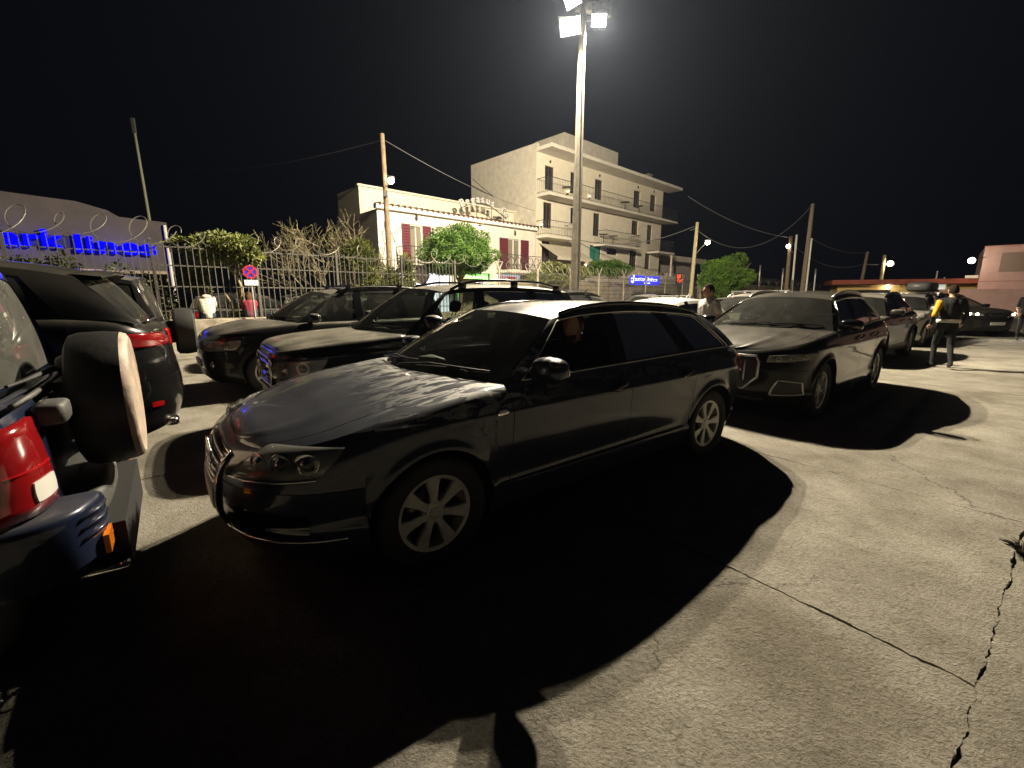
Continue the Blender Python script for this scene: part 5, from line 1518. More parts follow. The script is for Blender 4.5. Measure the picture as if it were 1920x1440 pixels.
def annex():
    W0, T0, L, H = 21.36, 10.75, 11.3, 5.75
    r = frame('guesthouse_building', T0, W0); tag(r, 'cream two storey building with wine red shutters, left of the four storey building', 'building')
    X = lambda px, py: (onwall(px, py, W0)[0] - T0, onwall(px, py, W0)[1])
    holes = []
    d1 = (X(768, 425)[0], X(792, 425)[0], 3.15, X(780, 422)[1]); d2 = (X(952, 450)[0], X(976, 450)[0], 3.15, X(960, 448)[1])
    holes += [d1, d2]
    s1 = (1.1, 4.4, 0.3, 2.86); s2 = (4.8, 7.4, 0.3, 2.86); s3 = (7.8, 9.9, 0.3, 2.86)
    holes += [s1, s2, s3]
    m = MB(); wall_holes(m, L, H, holes, 0.16)
    m.add([(0, 5, 0), (0, 0, 0), (0, 0, H), (0, 5, H)], [(0, 1, 2, 3)]); m.add([(0, 0, H), (L, 0, H), (L, 5, H), (0, 5, H)], [(0, 1, 2, 3)])
    m.build('front_wall', RENDER_P, r)
    b = MB(); b.box((L / 2, 2.2, H / 2), (L - 0.4, 3.6, H - 0.3)); b.build('dark_interior', MATS['dark_room'], r)
    e = MB(); e.box((L / 2 - 0.1, -0.12, H + 0.10), (L + 0.1, 0.30, 0.20)); e.build('cornice', WHITEP, r)
    # clay tile edge on the cornice
    for k in range(34):
        q = MB(); x = 0.05 + k * (L - 0.1) / 33; q.tube([(x, -0.33, H + 0.215), (x, 0.25, H + 0.26)], 0.075, 8); q.build('roof_tile', mat('dark_clay_tile', (0.11, 0.055, 0.035), 0.85, noise=0.4, nscale=4), r)
    p = MB(); p.box((L / 2 + 0.05, 3.5, H + 0.7), (L - 0.1, 2.8, 1.5)); p.box((L / 2 + 0.05, 2.10, H + 1.47), (L + 0.1, 0.25, 0.10)); p.build('upper_storey', RENDER_C, r)
    v = MB(); v.box((9.75, 2.14, H + 0.75), (0.75, 0.08, 0.5)); v.build('roof_vent_window', IRON, r)
    for d, nm in ((d1, 0), (d2, 1)):
        window(r, *d, fr=WHITEP, pane=mat('curtained_pane', (0.20, 0.18, 0.13), 0.3), name='balcony_door', mull=1)
        w = (d[1] - d[0]) * 0.62
        for x in (d[0] - w / 2 - 0.01, d[1] + w / 2 + 0.01):
            q = MB(); q.box((x, -0.035, (d[2] + d[3]) / 2), (w, 0.05, d[3] - d[2]))
            for k in range(14): q.box((x, -0.066, lerp(d[2], d[3], (k + 0.7) / 14.4)), (w - 0.12, 0.02, 0.05), rx=0.5)
            q.build('shutter', SHUT, r)
        q = MB(); q.ellipsoid(((d[0] + d[1]) / 2, -0.10, d[3] + 0.35), (0.07, 0.07, 0.13), 10, 8); q.box(((d[0] + d[1]) / 2, -0.05, d[3] + 0.5), (0.05, 0.12, 0.05)); q.build('wall_lantern', IRON, r, smooth=True)
    for x0, x1, f in ((d1[0] - 0.9, d1[1] + 1.1, False), (X(930, 490)[0], L + 1.6, True)):
        q = MB(); q.box(((x0 + x1) / 2, -0.55, 3.0), (x1 - x0, 1.08, 0.16)); o = q.build('balcony', RENDER_P, r)
        railing(o, [(x0 + 0.04, -0.05, 3.08), (x0 + 0.04, -1.03, 3.08), (x1 - 0.04, -1.03, 3.08)], 0.9, sp=0.15, fancy=f)
    # lit shop fronts
    WH = mat('lit_white_shop', (0.8, 0.8, 0.8), emit=(0.92, 0.95, 1.0), estr=3.2)
    GR = mat('lit_green_shop', (0.3, 0.8, 0.3), emit=(0.22, 1.0, 0.16), estr=2.0)
    for h, mm in ((s1, WH), (s2, GR)):
        q = MB(); q.box(((h[0] + h[1]) / 2, 0.30, (h[2] + h[3]) / 2), (h[1] - h[0] - 0.05, 0.03, h[3] - h[2] - 0.05)); o = q.build('lit_shop_window', mm, r)
        f = MB()
        for k in range(5): f.box((lerp(h[0], h[1], k / 4), 0.10, (h[2] + h[3]) / 2), (0.05, 0.05, h[3] - h[2]))
        f.box(((h[0] + h[1]) / 2, 0.10, 1.7), (h[1] - h[0], 0.04, 0.05)); f.build('shop_mullion', WHITEP, o)
    rr = random.Random(8)
    for k in range(16):
        q = MB(); x = rr.uniform(s2[0] + 0.1, s2[1] - 0.2); z = rr.uniform(0.8, 2.6)
        q.box((x, 0.26, z), (rr.uniform(0.12, 0.3), 0.03, rr.uniform(0.1, 0.3)))
        q.build('shop_item', mat('shop_item_%d' % (k % 3), [(0.9, 0.8, 0.1), (0.1, 0.5, 0.9), (0.9, 0.9, 0.9)][k % 3], emit=[(1, 0.85, 0.1), (0.15, 0.6, 1), (1, 1, 1)][k % 3], estr=2.2), r)
    q = MB(); q.box(((s3[0] + s3[1]) / 2, 0.06, (s3[2] + s3[3]) / 2), (s3[1] - s3[0] - 0.02, 0.05, s3[3] - s3[2] - 0.02))
    bo = q.build('shop_banner', mat('backlit_banner', (0.75, 0.76, 0.8), emit=(0.85, 0.9, 1.0), estr=0.55), r)
    lettering('banner_lettering', 'TORYOU', 0.42, s3[0] + 0.25, 0.02, 1.75, bo, mat('banner_brown', (0.16, 0.07, 0.04), 0.6), 0.008, 0.006, width=1.55)
    RED = mat('banner_red', (0.75, 0.06, 0.03), emit=(1, 0.08, 0.04), estr=0.35)
    q = MB(); cx = s3[0] + 1.35
    q.add([(cx + 0.38 * math.cos(a), 0.024, 2.72 + 0.42 * min(0, math.sin(a))) for a in np.linspace(math.pi, 2 * math.pi, 17)], [tuple(range(17))])
    q.box((s3[0] + 0.75, 0.022, 2.69), (1.0, 0.01, 0.07)); q.add([(s3[0] + 0.15, 0.024, 2.72), (s3[0] + 0.48, 0.024, 2.72), (s3[0] + 0.30, 0.024, 2.37)], [(0, 2, 1)])
    q.build('banner_drawing', RED, bo)
    # rooftop arched letter sign
    s = empty('rooftop_sign', tw(T0 + 5.6, W0 + 0.55, H + 0.25), SA); tag(s, 'unlit arched letter sign on the roof edge of the guesthouse', 'sign')
    LET = mat('unlit_letter', (0.52, 0.50, 0.48), 0.5)
    word = 'Pegasus Co'; n = len(word)
    for k, ch in enumerate(word):
        if ch == ' ': continue
        f = k / (n - 1); x = f * 3.4; z = 0.30 + 0.75 * math.sin(math.pi * (0.12 + 0.80 * f)); ang = -(math.cos(math.pi * (0.12 + 0.8 * f))) * 0.45
        lettering('letter', ch, 0.62, x, -0.02, z, s, LET, 0.05, 0.01, tilt=ang)
    q = MB(); q.tube([(x, 0.06, 0.28 + 0.75 * math.sin(math.pi * (0.12 + 0.80 * x / 3.4))) for x in np.linspace(0, 3.6, 16)], 0.025, 6); q.tube([(-0.1, 0.06, 0.15), (4.4, 0.06, 0.12)], 0.025, 6)
    for x in (0.1, 1.2, 2.4, 3.4): q.tube([(x, 0.06, 0), (x, 0.06, 0.9)], 0.02, 6)
    q.build('sign_frame', IRON, s)
    # bulkhead lamp by the tree
    l = empty('wall_lamp', (0, 0, 0), 0, r); x, z = X(899, 428)
    q = MB(); q.box((x, -0.06, z + 0.14), (0.16, 0.10, 0.08)); q.build('lamp_body', IRON, l)
    bulb('lamp_bulb', (x, -0.13, z), 0.07, (1.0, 0.70, 0.36), 90, l, 0.06, 30)
    # power cable stapled to the wall
    q = MB(); q.tube([(0.5, -0.03, 5.2), (0.9, -0.03, 4.2), (1.2, -0.03, 5.0), (2.2, -0.03, 5.1)], 0.015, 5); q.build('wall_cable', IRON, r)
annex()

def side_house():
    r = frame('corner_house', 39.6, 22.5); tag(r, 'small pale flat-roofed house right of the four storey building', 'building')
    m = MB(); wall_holes(m, 8.5, 5.0, [(1.6, 2.5, 1.9, 3.7), (4.6, 5.5, 1.9, 3.7)], 0.15)
    m.add([(0, 6, 0), (0, 0, 0), (0, 0, 5), (0, 6, 5)], [(0, 1, 2, 3)]); m.add([(8.5, 0, 0), (8.5, 6, 0), (8.5, 6, 5), (8.5, 0, 5)], [(0, 1, 2, 3)]); m.add([(0, 0, 5), (8.5, 0, 5), (8.5, 6, 5), (0, 6, 5)], [(0, 1, 2, 3)])
    m.build('house_wall', mat('mauve_render', (0.50, 0.43, 0.40), 0.9, noise=0.2, nscale=1.2), r)
    q = MB(); q.box((4.4, -0.3, 5.1), (9.6, 1.4, 0.5)); q.build('eave', RENDER_P, r)
    for h in ((1.6, 2.5, 1.9, 3.7), (4.6, 5.5, 1.9, 3.7)): window(r, *h)
    q = MB(); q.box((2.0, 2.5, 5.8), (3.0, 2.0, 0.9)); q.build('roof_room', RENDER_S, r)
side_house()

def sign_building():
    C = Vector((-12.0, 16.0, 0)); t0 = C.dot(TA); w0 = C.dot(TN)
    r = frame('shop_building', t0, w0); tag(r, 'grey flat-roofed building with big blue glowing letters at the left', 'building')
    def X(px, py):
        t, z = onwall(px, py, w0); return t - t0, z
    m = MB()
    # stepped parapet outline
    prof = [(-14, 4.75), (-5.2, 4.55), (-3.4, 4.45), (-2.2, 4.40), (-1.5, 4.22), (-1.25, 4.05), (0.0, 4.0)]
    top = [(x, 0, z) for x, z in prof]; bot = [(x, 0, 2.35) for x, z in prof]
    m.grid([bot, top]); m.grid([top, [(x, 6, z) for x, _, z in top]]); m.add([(0, 0, 0), (0, 6, 0), (0, 6, 4.0), (0, 0, 4.0)], [(0, 1, 2, 3)])
    m.build('fascia_wall', RENDER_G, r)
    q = MB(); wall_holes(q, 14, 2.35, [(-2.1, -1.05, 0.0, 2.05), (-6.5, -2.5, 0.6, 2.1)], 0.2, x0=-14, y=0.25); q.box((-7, 0.12, 2.30), (14, 0.26, 0.10)); q.build('ground_floor_wall', mat('rough_plaster', (0.36, 0.29, 0.19), 0.95, noise=0.4, nscale=2.0, bump=0.4, bscale=8), r)
    window(r, -2.1, -1.05, 0.0, 2.05, y=0.4, name='door'); window(r, -6.5, -2.5, 0.6, 2.1, y=0.4, name='window', mull=3)
    b = MB(); b.box((-7, 2.5, 1.2), (13.6, 3.4, 2.2)); b.build('dark_interior', MATS['dark_room'], r)
    BL = mat('blue_neon', (0.0, 0.0, 0.02), emit=(0.0004, 0.0004, 1.0), estr=3.5, spec=0.0)
    x0, z0 = X(2, 470); x1, z1 = X(125, 470)
    a = X(-38, 462); b_ = X(124, 470)
    lettering('sign_letters', 'Park', 0.74, a[0], -0.10, 2.95, r, BL, 0.05, 0.020, width=b_[0] - a[0])
    a = X(143, 470); b_ = X(292, 470)
    lettering('sign_letters', 'lines', 0.72, a[0], -0.10, 2.88, r, BL, 0.05, 0.020, width=b_[0] - a[0])
    q = MB(); q.box((X(60, 470)[0], -0.02, 3.16), (X(124, 470)[0] - X(-38, 470)[0] + 0.1, 0.03, 0.34)); q.build('sign_backing', mat('navy_backing', (0.01, 0.012, 0.07), 0.5), r)
    # the letters light the wall and the cars
    for px in (30, 215):
        x, z = X(px, 470)
        ld = bpy.data.lights.new('sign_glow', 'POINT'); ld.energy = 22; ld.color = (0.05, 0.06, 1.0); ld.shadow_soft_size = 0.4
        lo = bpy.data.objects.new('sign_glow', ld); COL.objects.link(lo); lo.parent = r; lo.location = (x, -0.45, z)
    dp = MB(); dp.tube([(-0.08, -0.06, 0.2), (-0.08, -0.06, 3.9)], 0.05, 8); dp.build('drain_pipe', WHITEP, r)
sign_building()

def pink_building():
    r = empty('pink_building', (34.6, 33.3, 0), R(-44)); tag(r, 'pink two storey building with an outside stair at the right edge', 'building')
    m = MB(); wall_holes(m, 16, 5.0, [(0.9, 3.1, 3.2, 4.55), (5.6, 7.8, 3.2, 4.55), (0.6, 2.2, 0.9, 1.9)], 0.15)
    m.add([(0, 8, 0), (0, 0, 0), (0, 0, 5.0), (0, 8, 5.0)], [(0, 1, 2, 3)]); m.add([(0, 0, 5.0), (16, 0, 5.0), (16, 8, 5.0), (0, 8, 5.0)], [(0, 1, 2, 3)]); m.build('wall', PINK, r)
    q = MB(); q.box((8, -0.02, 2.55), (16, 0.06, 0.08)); q.box((8, 0.0, 5.04), (16.1, 0.2, 0.07)); q.build('string_course', mat('pale_pink_trim', (0.55, 0.30, 0.26), 0.8), r)
    for h in ((0.9, 3.1, 3.2, 4.55), (5.6, 7.8, 3.2, 4.55)): 
        q = MB(); q.box(((h[0] + h[1]) / 2, 0.06, (h[2] + h[3]) / 2), (h[1] - h[0] - 0.01, 0.05, h[3] - h[2] - 0.01)); q.build('closed_shutter', mat('closed_shutter_grey', (0.33, 0.24, 0.20), 0.8), r)
    window(r, 0.6, 2.2, 0.9, 1.9)
    n = 14
    for k in range(n):
        q = MB(); q.box((2.4 + k * 0.30, -1.3, 0.2 + k * 0.19), (0.32, 1.1, 0.06)); q.build('stair_tread', mat('red_stair_paint', (0.45, 0.10, 0.07), 0.7), r)
    q = MB(); q.box((2.3 + n * 0.15, -0.76, 0.1 + n * 0.095), (5.0, 0.05, 0.24), ry=-0.565); q.box((2.3 + n * 0.15, -1.84, 0.1 + n * 0.095), (5.0, 0.05, 0.24), ry=-0.565); q.build('stair_stringer', IRON, r)
    q = MB()
    for dz in (0.5, 1.0): q.tube([(2.3, -1.85, 0.2 + dz), (2.3 + n * 0.3, -1.85, 0.2 + n * 0.19 + dz)], 0.03, 6)
    for k in range(0, n + 1, 3): q.tube([(2.4 + k * 0.3, -1.85, 0.2 + k * 0.19), (2.4 + k * 0.3, -1.85, 1.2 + k * 0.19)], 0.025, 6)
    q.build('stair_rail', IRON, r)
    a = MB(); a.box((-0.4, 0.4, 2.75), (0.7, 0.35, 0.55)); a.box((-0.4, 0.4, 2.45), (0.6, 0.3, 0.03)); a.build('air_conditioner', WHITEP, r)
    l = empty('wall_lamp', (0, 0, 0), 0, r)
    q = MB(); q.tube([(0.1, 0, 4.3), (-0.55, -1.05, 4.15)], 0.03, 6); q.build('lamp_arm', IRON, l)
    bulb('lamp_bulb', (-0.60, -1.1, 4.02), 0.20, (1.0, 0.86, 0.62), 4200, l, 0.15, 40)
    # low kiosk with tiled red roof, to its left
    r = empty('kiosk_building', (28.0, 38.5, 0), R(-28)); tag(r, 'low kiosk with red flat roof and yellow fascia beyond the parked cars', 'building')
    m = MB(); wall_holes(m, 9.2, 2.4, [(1.0, 3.6, 0.9, 2.0), (5.2, 7.4, 0.0, 2.0)], 0.15); m.add([(0, 4, 0), (0, 0, 0), (0, 0, 2.4), (0, 4, 2.4)], [(0, 1, 2, 3)]); m.build('wall', mat('yellow_wall', (0.62, 0.45, 0.16), 0.8, noise=0.2), r)
    q = MB(); q.box((4.6, 1.2, 2.62), (10.4, 5.0, 0.36)); q.build('roof', mat('red_roof', (0.30, 0.07, 0.04), 0.7, noise=0.3, nscale=2), r)
    window(r, 1.0, 3.6, 0.9, 2.0); window(r, 5.2, 7.4, 0.0, 2.0, name='door')
    q = MB(); q.box((8.7, -1.6, 1.0), (4.4, 2.6, 2.0)); q.build('pink_side_block', PINK, r)
    q = MB(); q.box((6.1, -0.10, 2.2), (1.6, 0.06, 0.38)); q.build('sign_panel', mat('lit_panel', (0.7, 0.75, 0.7), emit=(0.85, 1.0, 0.85), estr=0.5), r)
    l = empty('wall_lamp', (0, 0, 0), 0, r); q = MB(); q.tube([(3.3, 0, 2.35), (3.3, -0.3, 2.3)], 0.03, 6); q.build('lamp_arm', IRON, l)
    bulb('lamp_bulb', (3.3, -0.36, 2.22), 0.16, (1.0, 0.95, 0.82), 220, l, 0.1, 25)
pink_building()

# ------------------------------------------------------------------ signs
def signs():
    # round no-parking sign behind the bar fence
    p = at(469, 510, 12.95); r = empty('no_parking_sign', (p.x, p.y, 0)); tag(r, 'round red and blue no parking sign on a post, by the ivy tree', 'road sign')
    r.rotation_euler = (0, 0, math.atan2(p.y, p.x) - R(90))
    q = MB(); q.tube([(0, 0, 0), (0, 0, p.z + 0.2)], 0.03, 8); q.build('post', GALV, r)
    z = p.z
    d = MB(); d.lathe([(0, 0.0), (0.15, 0.0)], 28, c=(0, -0.045, z)); d.lathe([(0.15, -0.045), (0.15, -0.03)], 28, c=(0, 0, z)); d.build('sign_blue_disc', mat('sign_blue', (0.03, 0.03, 0.30), 0.4), r)
    d = MB(); d.lathe([(0.145, -0.05), (0.185, -0.05), (0.185, -0.03)], 28, c=(0, 0, z)); d.box((0, -0.052, z), (0.31, 0.006, 0.04), ry=R(-45)); d.box((0, -0.0525, z), (0.31, 0.006, 0.04), ry=R(45)); d.build('sign_red_ring', mat('sign_red', (0.40, 0.02, 0.05), 0.4), r)
    d = MB(); d.box((0, -0.04, z - 0.30), (0.34, 0.02, 0.15)); d.build('sub_plate', WHITEP, r)
    # blue lit lozenge sign
    t, zz = onwall(1210, 526, 16.6); r = frame('lit_blue_sign', t, 16.6); tag(r, 'glowing blue rounded sign with white lettering behind the mesh fence', 'sign')
    BLU = mat('lit_blue_panel', (0.02, 0.03, 0.5), emit=(0.02, 0.03, 0.85), estr=1.4); WHT = mat('lit_white_letter', (0.8, 0.8, 0.9), emit=(0.9, 0.95, 1), estr=2.2)
    wd = onwall(1236, 526, 16.6)[0] - onwall(1180, 526, 16.6)[0]; hh = 0.62
    q = MB(); n = 20; out = []
    for k in range(n + 1): a = -math.pi / 2 + math.pi * k / n; out.append((wd / 2 - hh / 2 + hh / 2 * math.cos(a), hh / 2 * math.sin(a)))
    for k in range(n + 1): a = math.pi / 2 + math.pi * k / n; out.append((-wd / 2 + hh / 2 + hh / 2 * math.cos(a), hh / 2 * math.sin(a)))
    N = len(out); q.add([(x, -0.06, zz + z) for x, z in out] + [(x, 0.06, zz + z) for x, z in out], [tuple(range(N)), tuple(range(2 * N - 1, N - 1, -1))] + [(i, (i + 1) % N + 0, (i + 1) % N + N, i + N)[::-1] for i in range(N)])
    q.build('panel', BLU, r)
    lettering('sign_lettering', 'autoUnico', 0.34, -wd / 2 + 0.5, -0.075, zz - 0.03, r, WHT, 0.01, 0.008, width=wd - 0.95)
    for a, b in ((-0.25, 0.10), (0.20, 0.55)):
        q = MB(); q.box(((a + b) / 2, -0.07, zz - 0.19), (b - a, 0.02, 0.09)); q.build('small_letter_line', WHT, r)
    q = MB(); q.lathe([(0.10, -0.07), (0.16, -0.07)], 18, c=(-wd / 2 + 0.16, 0, zz)); q.tube([(-wd / 2 + 0.34, -0.07, zz + 0.30), (-wd / 2 + 0.34, -0.07, zz - 0.1), (-wd / 2 + 0.2, -0.07, zz - 0.2)], 0.05, 6); q.build('sign_symbol', WHT, r)
    q = MB(); q.tube([(0, 0.1, 0), (0, 0.1, zz + 0.3)], 0.05, 8); q.build('post', IRON, r)
    ld = bpy.data.lights.new('sign_glow', 'POINT'); ld.energy = 10; ld.color = (0.1, 0.15, 1.0); ld.shadow_soft_size = 0.3
    lo = bpy.data.objects.new('sign_glow', ld); COL.objects.link(lo); lo.parent = r; lo.location = (0, -0.5, zz)
    # red neon
    t, zz = onwall(1270, 524, 17.6); r = frame('red_neon_sign', t, 17.6); tag(r, 'small red glowing two-line sign right of the blue sign', 'sign')
    RN = mat('red_neon', (0.6, 0.05, 0.02), emit=(1, 0.09, 0.03), estr=1.6)
    lettering('neon_lettering', 'LO', 0.42, 0, 0, zz + 0.12, r, RN, 0.02, 0.01); lettering('neon_lettering', 'Cori', 0.42, 0, 0, zz - 0.22, r, RN, 0.02, 0.01)
    q = MB(); q.box((0.45, 0.06, zz + 0.05), (1.1, 0.05, 0.85)); q.tube([(0.45, 0.1, 0), (0.45, 0.1, zz)], 0.04, 6); q.build('backing', IRON, r)
    # round outlined sign on the pavement
    t, zz = onwall(790, 516, 19.0); r = frame('round_shop_sign', t, 19.0); tag(r, 'round pale sign with purple rim in front of the lit shop', 'sign')
    q = MB(); q.lathe([(0, -0.03), (0.36, -0.03)], 28, c=(0, 0, zz)); q.build('disc', mat('pale_disc', (0.55, 0.5, 0.62), 0.6), r)
    q = MB(); q.lathe([(0.36, -0.035), (0.43, -0.035), (0.43, 0.03), (0.0, 0.03)], 28, c=(0, 0, zz)); q.tube([(0, 0.05, 0), (0, 0.05, zz)], 0.03, 6); q.build('rim_and_post', mat('purple_rim', (0.22, 0.08, 0.28), 0.6), r)
    # small roadside round sign seen edge-on near the neon
    t, zz = onwall(1312, 530, 17.0); r = frame('purple_round_sign', t, 17.0); tag(r, 'purple and white round board left of the clipped round bush', 'sign')
    q = MB(); q.lathe([(0, -0.03), (0.40, -0.03), (0.40, 0.03)], 24, c=(0, 0, zz)); q.build('disc', mat('violet_board', (0.16, 0.12, 0.35), 0.5), r)
    q = MB(); q.box((-0.1, -0.01, zz + 0.55), (0.9, 0.05, 0.22)); q.box((-0.25, -0.05, zz - 0.38), (0.5, 0.03, 0.16)); q.tube([(0, 0.05, 0), (0, 0.05, zz)], 0.03, 6); q.build('white_plates', WHITEP, r)
signs()
# ------------------------------------------------------------------ poles, lamps and wires
WOODP = mat('weathered_timber_pole', (0.26, 0.19, 0.12), 0.9, noise=0.4, nscale=6, bump=0.4, bscale=20)
def pole(name, label, base, h, r0, r1, m, lean=(0, 0), parts=None, cat='pole', group=None):
    r = empty(name, base); tag(r, label, cat, group)
    q = MB(); q.tube([(lean[0] * k, lean[1] * k, h * k) for k in np.linspace(0, 1, 6)], [lerp(r0, r1, k) for k in np.linspace(0, 1, 6)], 10); q.build('shaft', m, r, smooth=True)
    return r
# timber pole with street lamp in front of the guesthouse
p = tw(8.75, 16.5); P1 = pole('utility_pole', 'timber utility pole with a lit street lamp in front of the guesthouse corner', p, 7.5, 0.13, 0.085, WOODP, (-0.05, 0.0))
q = MB(); q.tube([(0, 0, 5.55), (0.15, -0.15, 5.75), (0.26, -0.26, 5.82)], 0.022, 6); q.build('lamp_arm', GALV, P1)
q = MB(); q.ellipsoid((0.27, -0.27, 5.90), (0.16, 0.10, 0.05), 12, 6); q.build('lamp_head', GALV, P1, smooth=True)
bulb('lamp_bulb', (0.27, -0.27, 5.78), 0.12, (1.0, 0.84, 0.58), 420, P1, 0.09, 60)
q = MB(); q.box((0.0, -0.16, 5.35), (0.14, 0.10, 0.22)); q.build('junction_box', GALV, P1)
q = MB(); q.tube([(0.05 * math.sin(a * 3) - 0.16, -0.14, 4.4 - a * 0.35 + 0.1 * math.sin(a * 5)) for a in np.linspace(0, 4, 20)], 0.014, 5); q.build('loose_cable', IRON, P1)
# thin mast on the left
p = at(283, 410, 24.0); base = Vector((p.x, p.y, 0))
P2 = pole('flag_mast', 'thin pale leaning mast rising above the building with the blue sign', base, 10.1, 0.085, 0.055, mat('pale_green_steel', (0.40, 0.42, 0.30), 0.5), (-0.15, 0))
q = MB(); q.box((-0.15, 0, 9.85), (0.14, 0.12, 0.7)); q.build('top_antenna', GALV, P2)
# lamp pole right of the hotel
p = at(1297, 520, 32.5); P3 = pole('street_lamp_pole', 'pale pole with a lit yellow lamp in front of the small pale house', (p.x, p.y, 0), 6.6, 0.16, 0.11, mat('cream_pole', (0.52, 0.44, 0.26), 0.8, noise=0.2), (0.1, 0))
q = MB(); q.tube([(0.05, 0, 4.3), (0.5, -0.1, 4.9), (0.8, -0.15, 5.2)], 0.03, 6); q.tube([(0.1, 0, 6.2), (-0.4, -0.1, 6.05)], 0.025, 6); q.build('lamp_arm', GALV, P3)
q = MB(); q.ellipsoid((0.85, -0.2, 5.36), (0.24, 0.14, 0.07), 12, 6); q.build('lamp_head', GALV, P3, smooth=True)
bulb('lamp_bulb', (0.85, -0.2, 5.22), 0.16, (1.0, 0.82, 0.50), 2600, P3, 0.12, 40)
# cluster by the concrete wall
def polepx(name, label, px, pytop, pybase_x, Y, r0, r1, m, cat='pole', group=None):
    b = at(pybase_x, 530, Y); t = at(px, pytop, Y)
    return pole(name, label, (b.x, b.y, 0), t.z, r0, r1, m, (t.x - b.x, 0), cat=cat, group=group)
P4 = polepx('utility_pole', 'tallest leaning timber pole on the right, above the concrete wall', 1524, 382, 1507, 36.0, 0.22, 0.13, mat('grey_timber_pole', (0.22, 0.18, 0.13), 0.9, noise=0.3))
q = MB(); q.tube([(at(1524, 382, 36).x - at(1507, 530, 36).x, 0, at(1524, 388, 36).z), (-0.15, 0, at(1517, 391, 36).z)], 0.035, 6); q.build('cable_arm', IRON, P4)
P5 = polepx('street_lamp_pole', 'short timber pole with a lit lamp left of the tallest leaning pole', 1483, 443, 1477, 37.5, 0.18, 0.13, WOODP)
q = MB(); z = at(1470, 462, 37.5).z; q.tube([(0.1, 0, z - 0.5), (-0.35, -0.1, z + 0.05)], 0.03, 6); q.build('lamp_arm', GALV, P5)
bulb('lamp_bulb', (-0.40, -0.12, z), 0.14, (1.0, 0.90, 0.78), 800, P5, 0.1, 40)
polepx('steel_pole', 'straight white steel pole between the timber poles', 1494, 440, 1488, 36.5, 0.085, 0.07, WHITEP)
polepx('steel_pole', 'thin white pole right beside the tallest leaning pole', 1522, 447, 1514, 35.5, 0.07, 0.06, WHITEP)
for i, (px, pt, pb) in enumerate(((1426, 497, 1425), (1469, 503, 1468), (1530, 504, 1529))):
    polepx('wall_post', ['short post on the wall right of the round bush', 'short post on the wall below the lit lamp', 'short post on the wall right of the tallest pole'][i], px, pt, pb, 33.5, 0.06, 0.06, GALV, group='short posts on the wall')
P6 = polepx('utility_pole', 'leaning pole with a short crossbar left of the kiosk', 1627, 472, 1612, 40, 0.16, 0.11, mat('grey_timber_pole', (0.2, 0.2, 0.2)))
q = MB(); z = at(1622, 496, 40).z; q.box((0.8, 0, z), (1.2, 0.08, 0.08)); q.build('crossbar', GALV, P6)
P7 = polepx('street_lamp_pole', 'pale pole with a lit star-like lamp standing behind the kiosk', 1659, 478, 1653, 44, 0.18, 0.14, MATS['cream_pole'])
z = at(1657, 495, 44).z; q = MB(); q.tube([(0.15, 0, z + 0.3), (0.05, -0.5, z + 0.1)], 0.04, 6); q.build('lamp_arm', GALV, P7)
bulb('lamp_bulb', (0.08, -0.55, z), 0.24, (1.0, 0.86, 0.62), 1200, P7, 0.15, 40)
for i, (px, pt, pb, Y) in enumerate(((1758, 508, 1755, 44), (1771, 520, 1770, 44))):
    polepx('roof_pipe', ['taller thin pipe with bent head above the kiosk roof', 'short thin pipe above the kiosk roof'][i], px, pt, pb, Y, 0.06, 0.06, WHITEP)
def wire(label, a, b, sag, r=0.018, n=24):
    q = MB(); a, b = Vector(a), Vector(b)
    q.tube([a.lerp(b, k / n) - Vector((0, 0, sag * 4 * (k / n) * (1 - k / n))) for k in range(n + 1)], r, 5)
    o = q.build('overhead_wire', mat('wire_grey', (0.10, 0.10, 0.10), 0.6)); tag(o, label, 'wire', 'overhead wires')
p1 = tw(8.75, 16.5, 7.3); p3 = at(1300, 425, 32.5); p4 = at(1522, 386, 36); p6 = at(1626, 474, 40)
wire('cable from the hotel side wall down across its front to the pale lamp pole', at(886, 335, 34), p3, 2.6, 0.03)
wire('cable running left from the timber pole top into the dark', p1, Vector((-24, 30, 9.5)), 0.6)
wire('cable sagging from the pale lamp pole to the tallest leaning pole', p3, p4, 2.2, 0.028)
wire('upper cable falling from the hotel roof to the lit timber pole', at(1290, 368, 34), at(1484, 446, 37.5), 0.5, 0.03)
wire('cable from the tallest leaning pole to the crossbar pole', at(1522, 447, 36), p6, 0.4, 0.03)
wire('lower cable sagging to the crossbar pole', at(1484, 455, 37.5), at(1622, 494, 40), 1.0, 0.028)
wire('cable from the timber pole to the guesthouse roof', p1, at(1003, 395, 30), 0.3, 0.012)

# ------------------------------------------------------------------ trees and shrubs
def leaf_mat(name, col, col2):
    if name in MATS: return MATS[name]
    m, nt, b = nodes(name); L = nt.links
    oi = nt.nodes.new('ShaderNodeTexCoord'); n = nt.nodes.new('ShaderNodeTexNoise'); n.inputs['Scale'].default_value = 2.6; n.inputs['Detail'].default_value = 5
    L.new(oi.outputs['Object'], n.inputs['Vector'])
    rp = nt.nodes.new('ShaderNodeValToRGB'); rp.color_ramp.elements[0].position = 0.35; rp.color_ramp.elements[0].color = (*col2, 1); rp.color_ramp.elements[1].position = 0.65; rp.color_ramp.elements[1].color = (*col, 1)
    L.new(n.outputs['Fac'], rp.inputs['Fac']); L.new(rp.outputs[0], b.inputs['Base Color']); b.inputs['Roughness'].default_value = 0.55
    tr = nt.nodes.new('ShaderNodeBsdfTranslucent'); L.new(rp.outputs[0], tr.inputs[0])
    mx = nt.nodes.new('ShaderNodeMixShader'); mx.inputs[0].default_value = 0.25
    L.new(b.outputs[0], mx.inputs[1]); L.new(tr.outputs[0], mx.inputs[2]); L.new(mx.outputs[0], nt.nodes['Material Output'].inputs[0])
    MATS[name] = m; return m
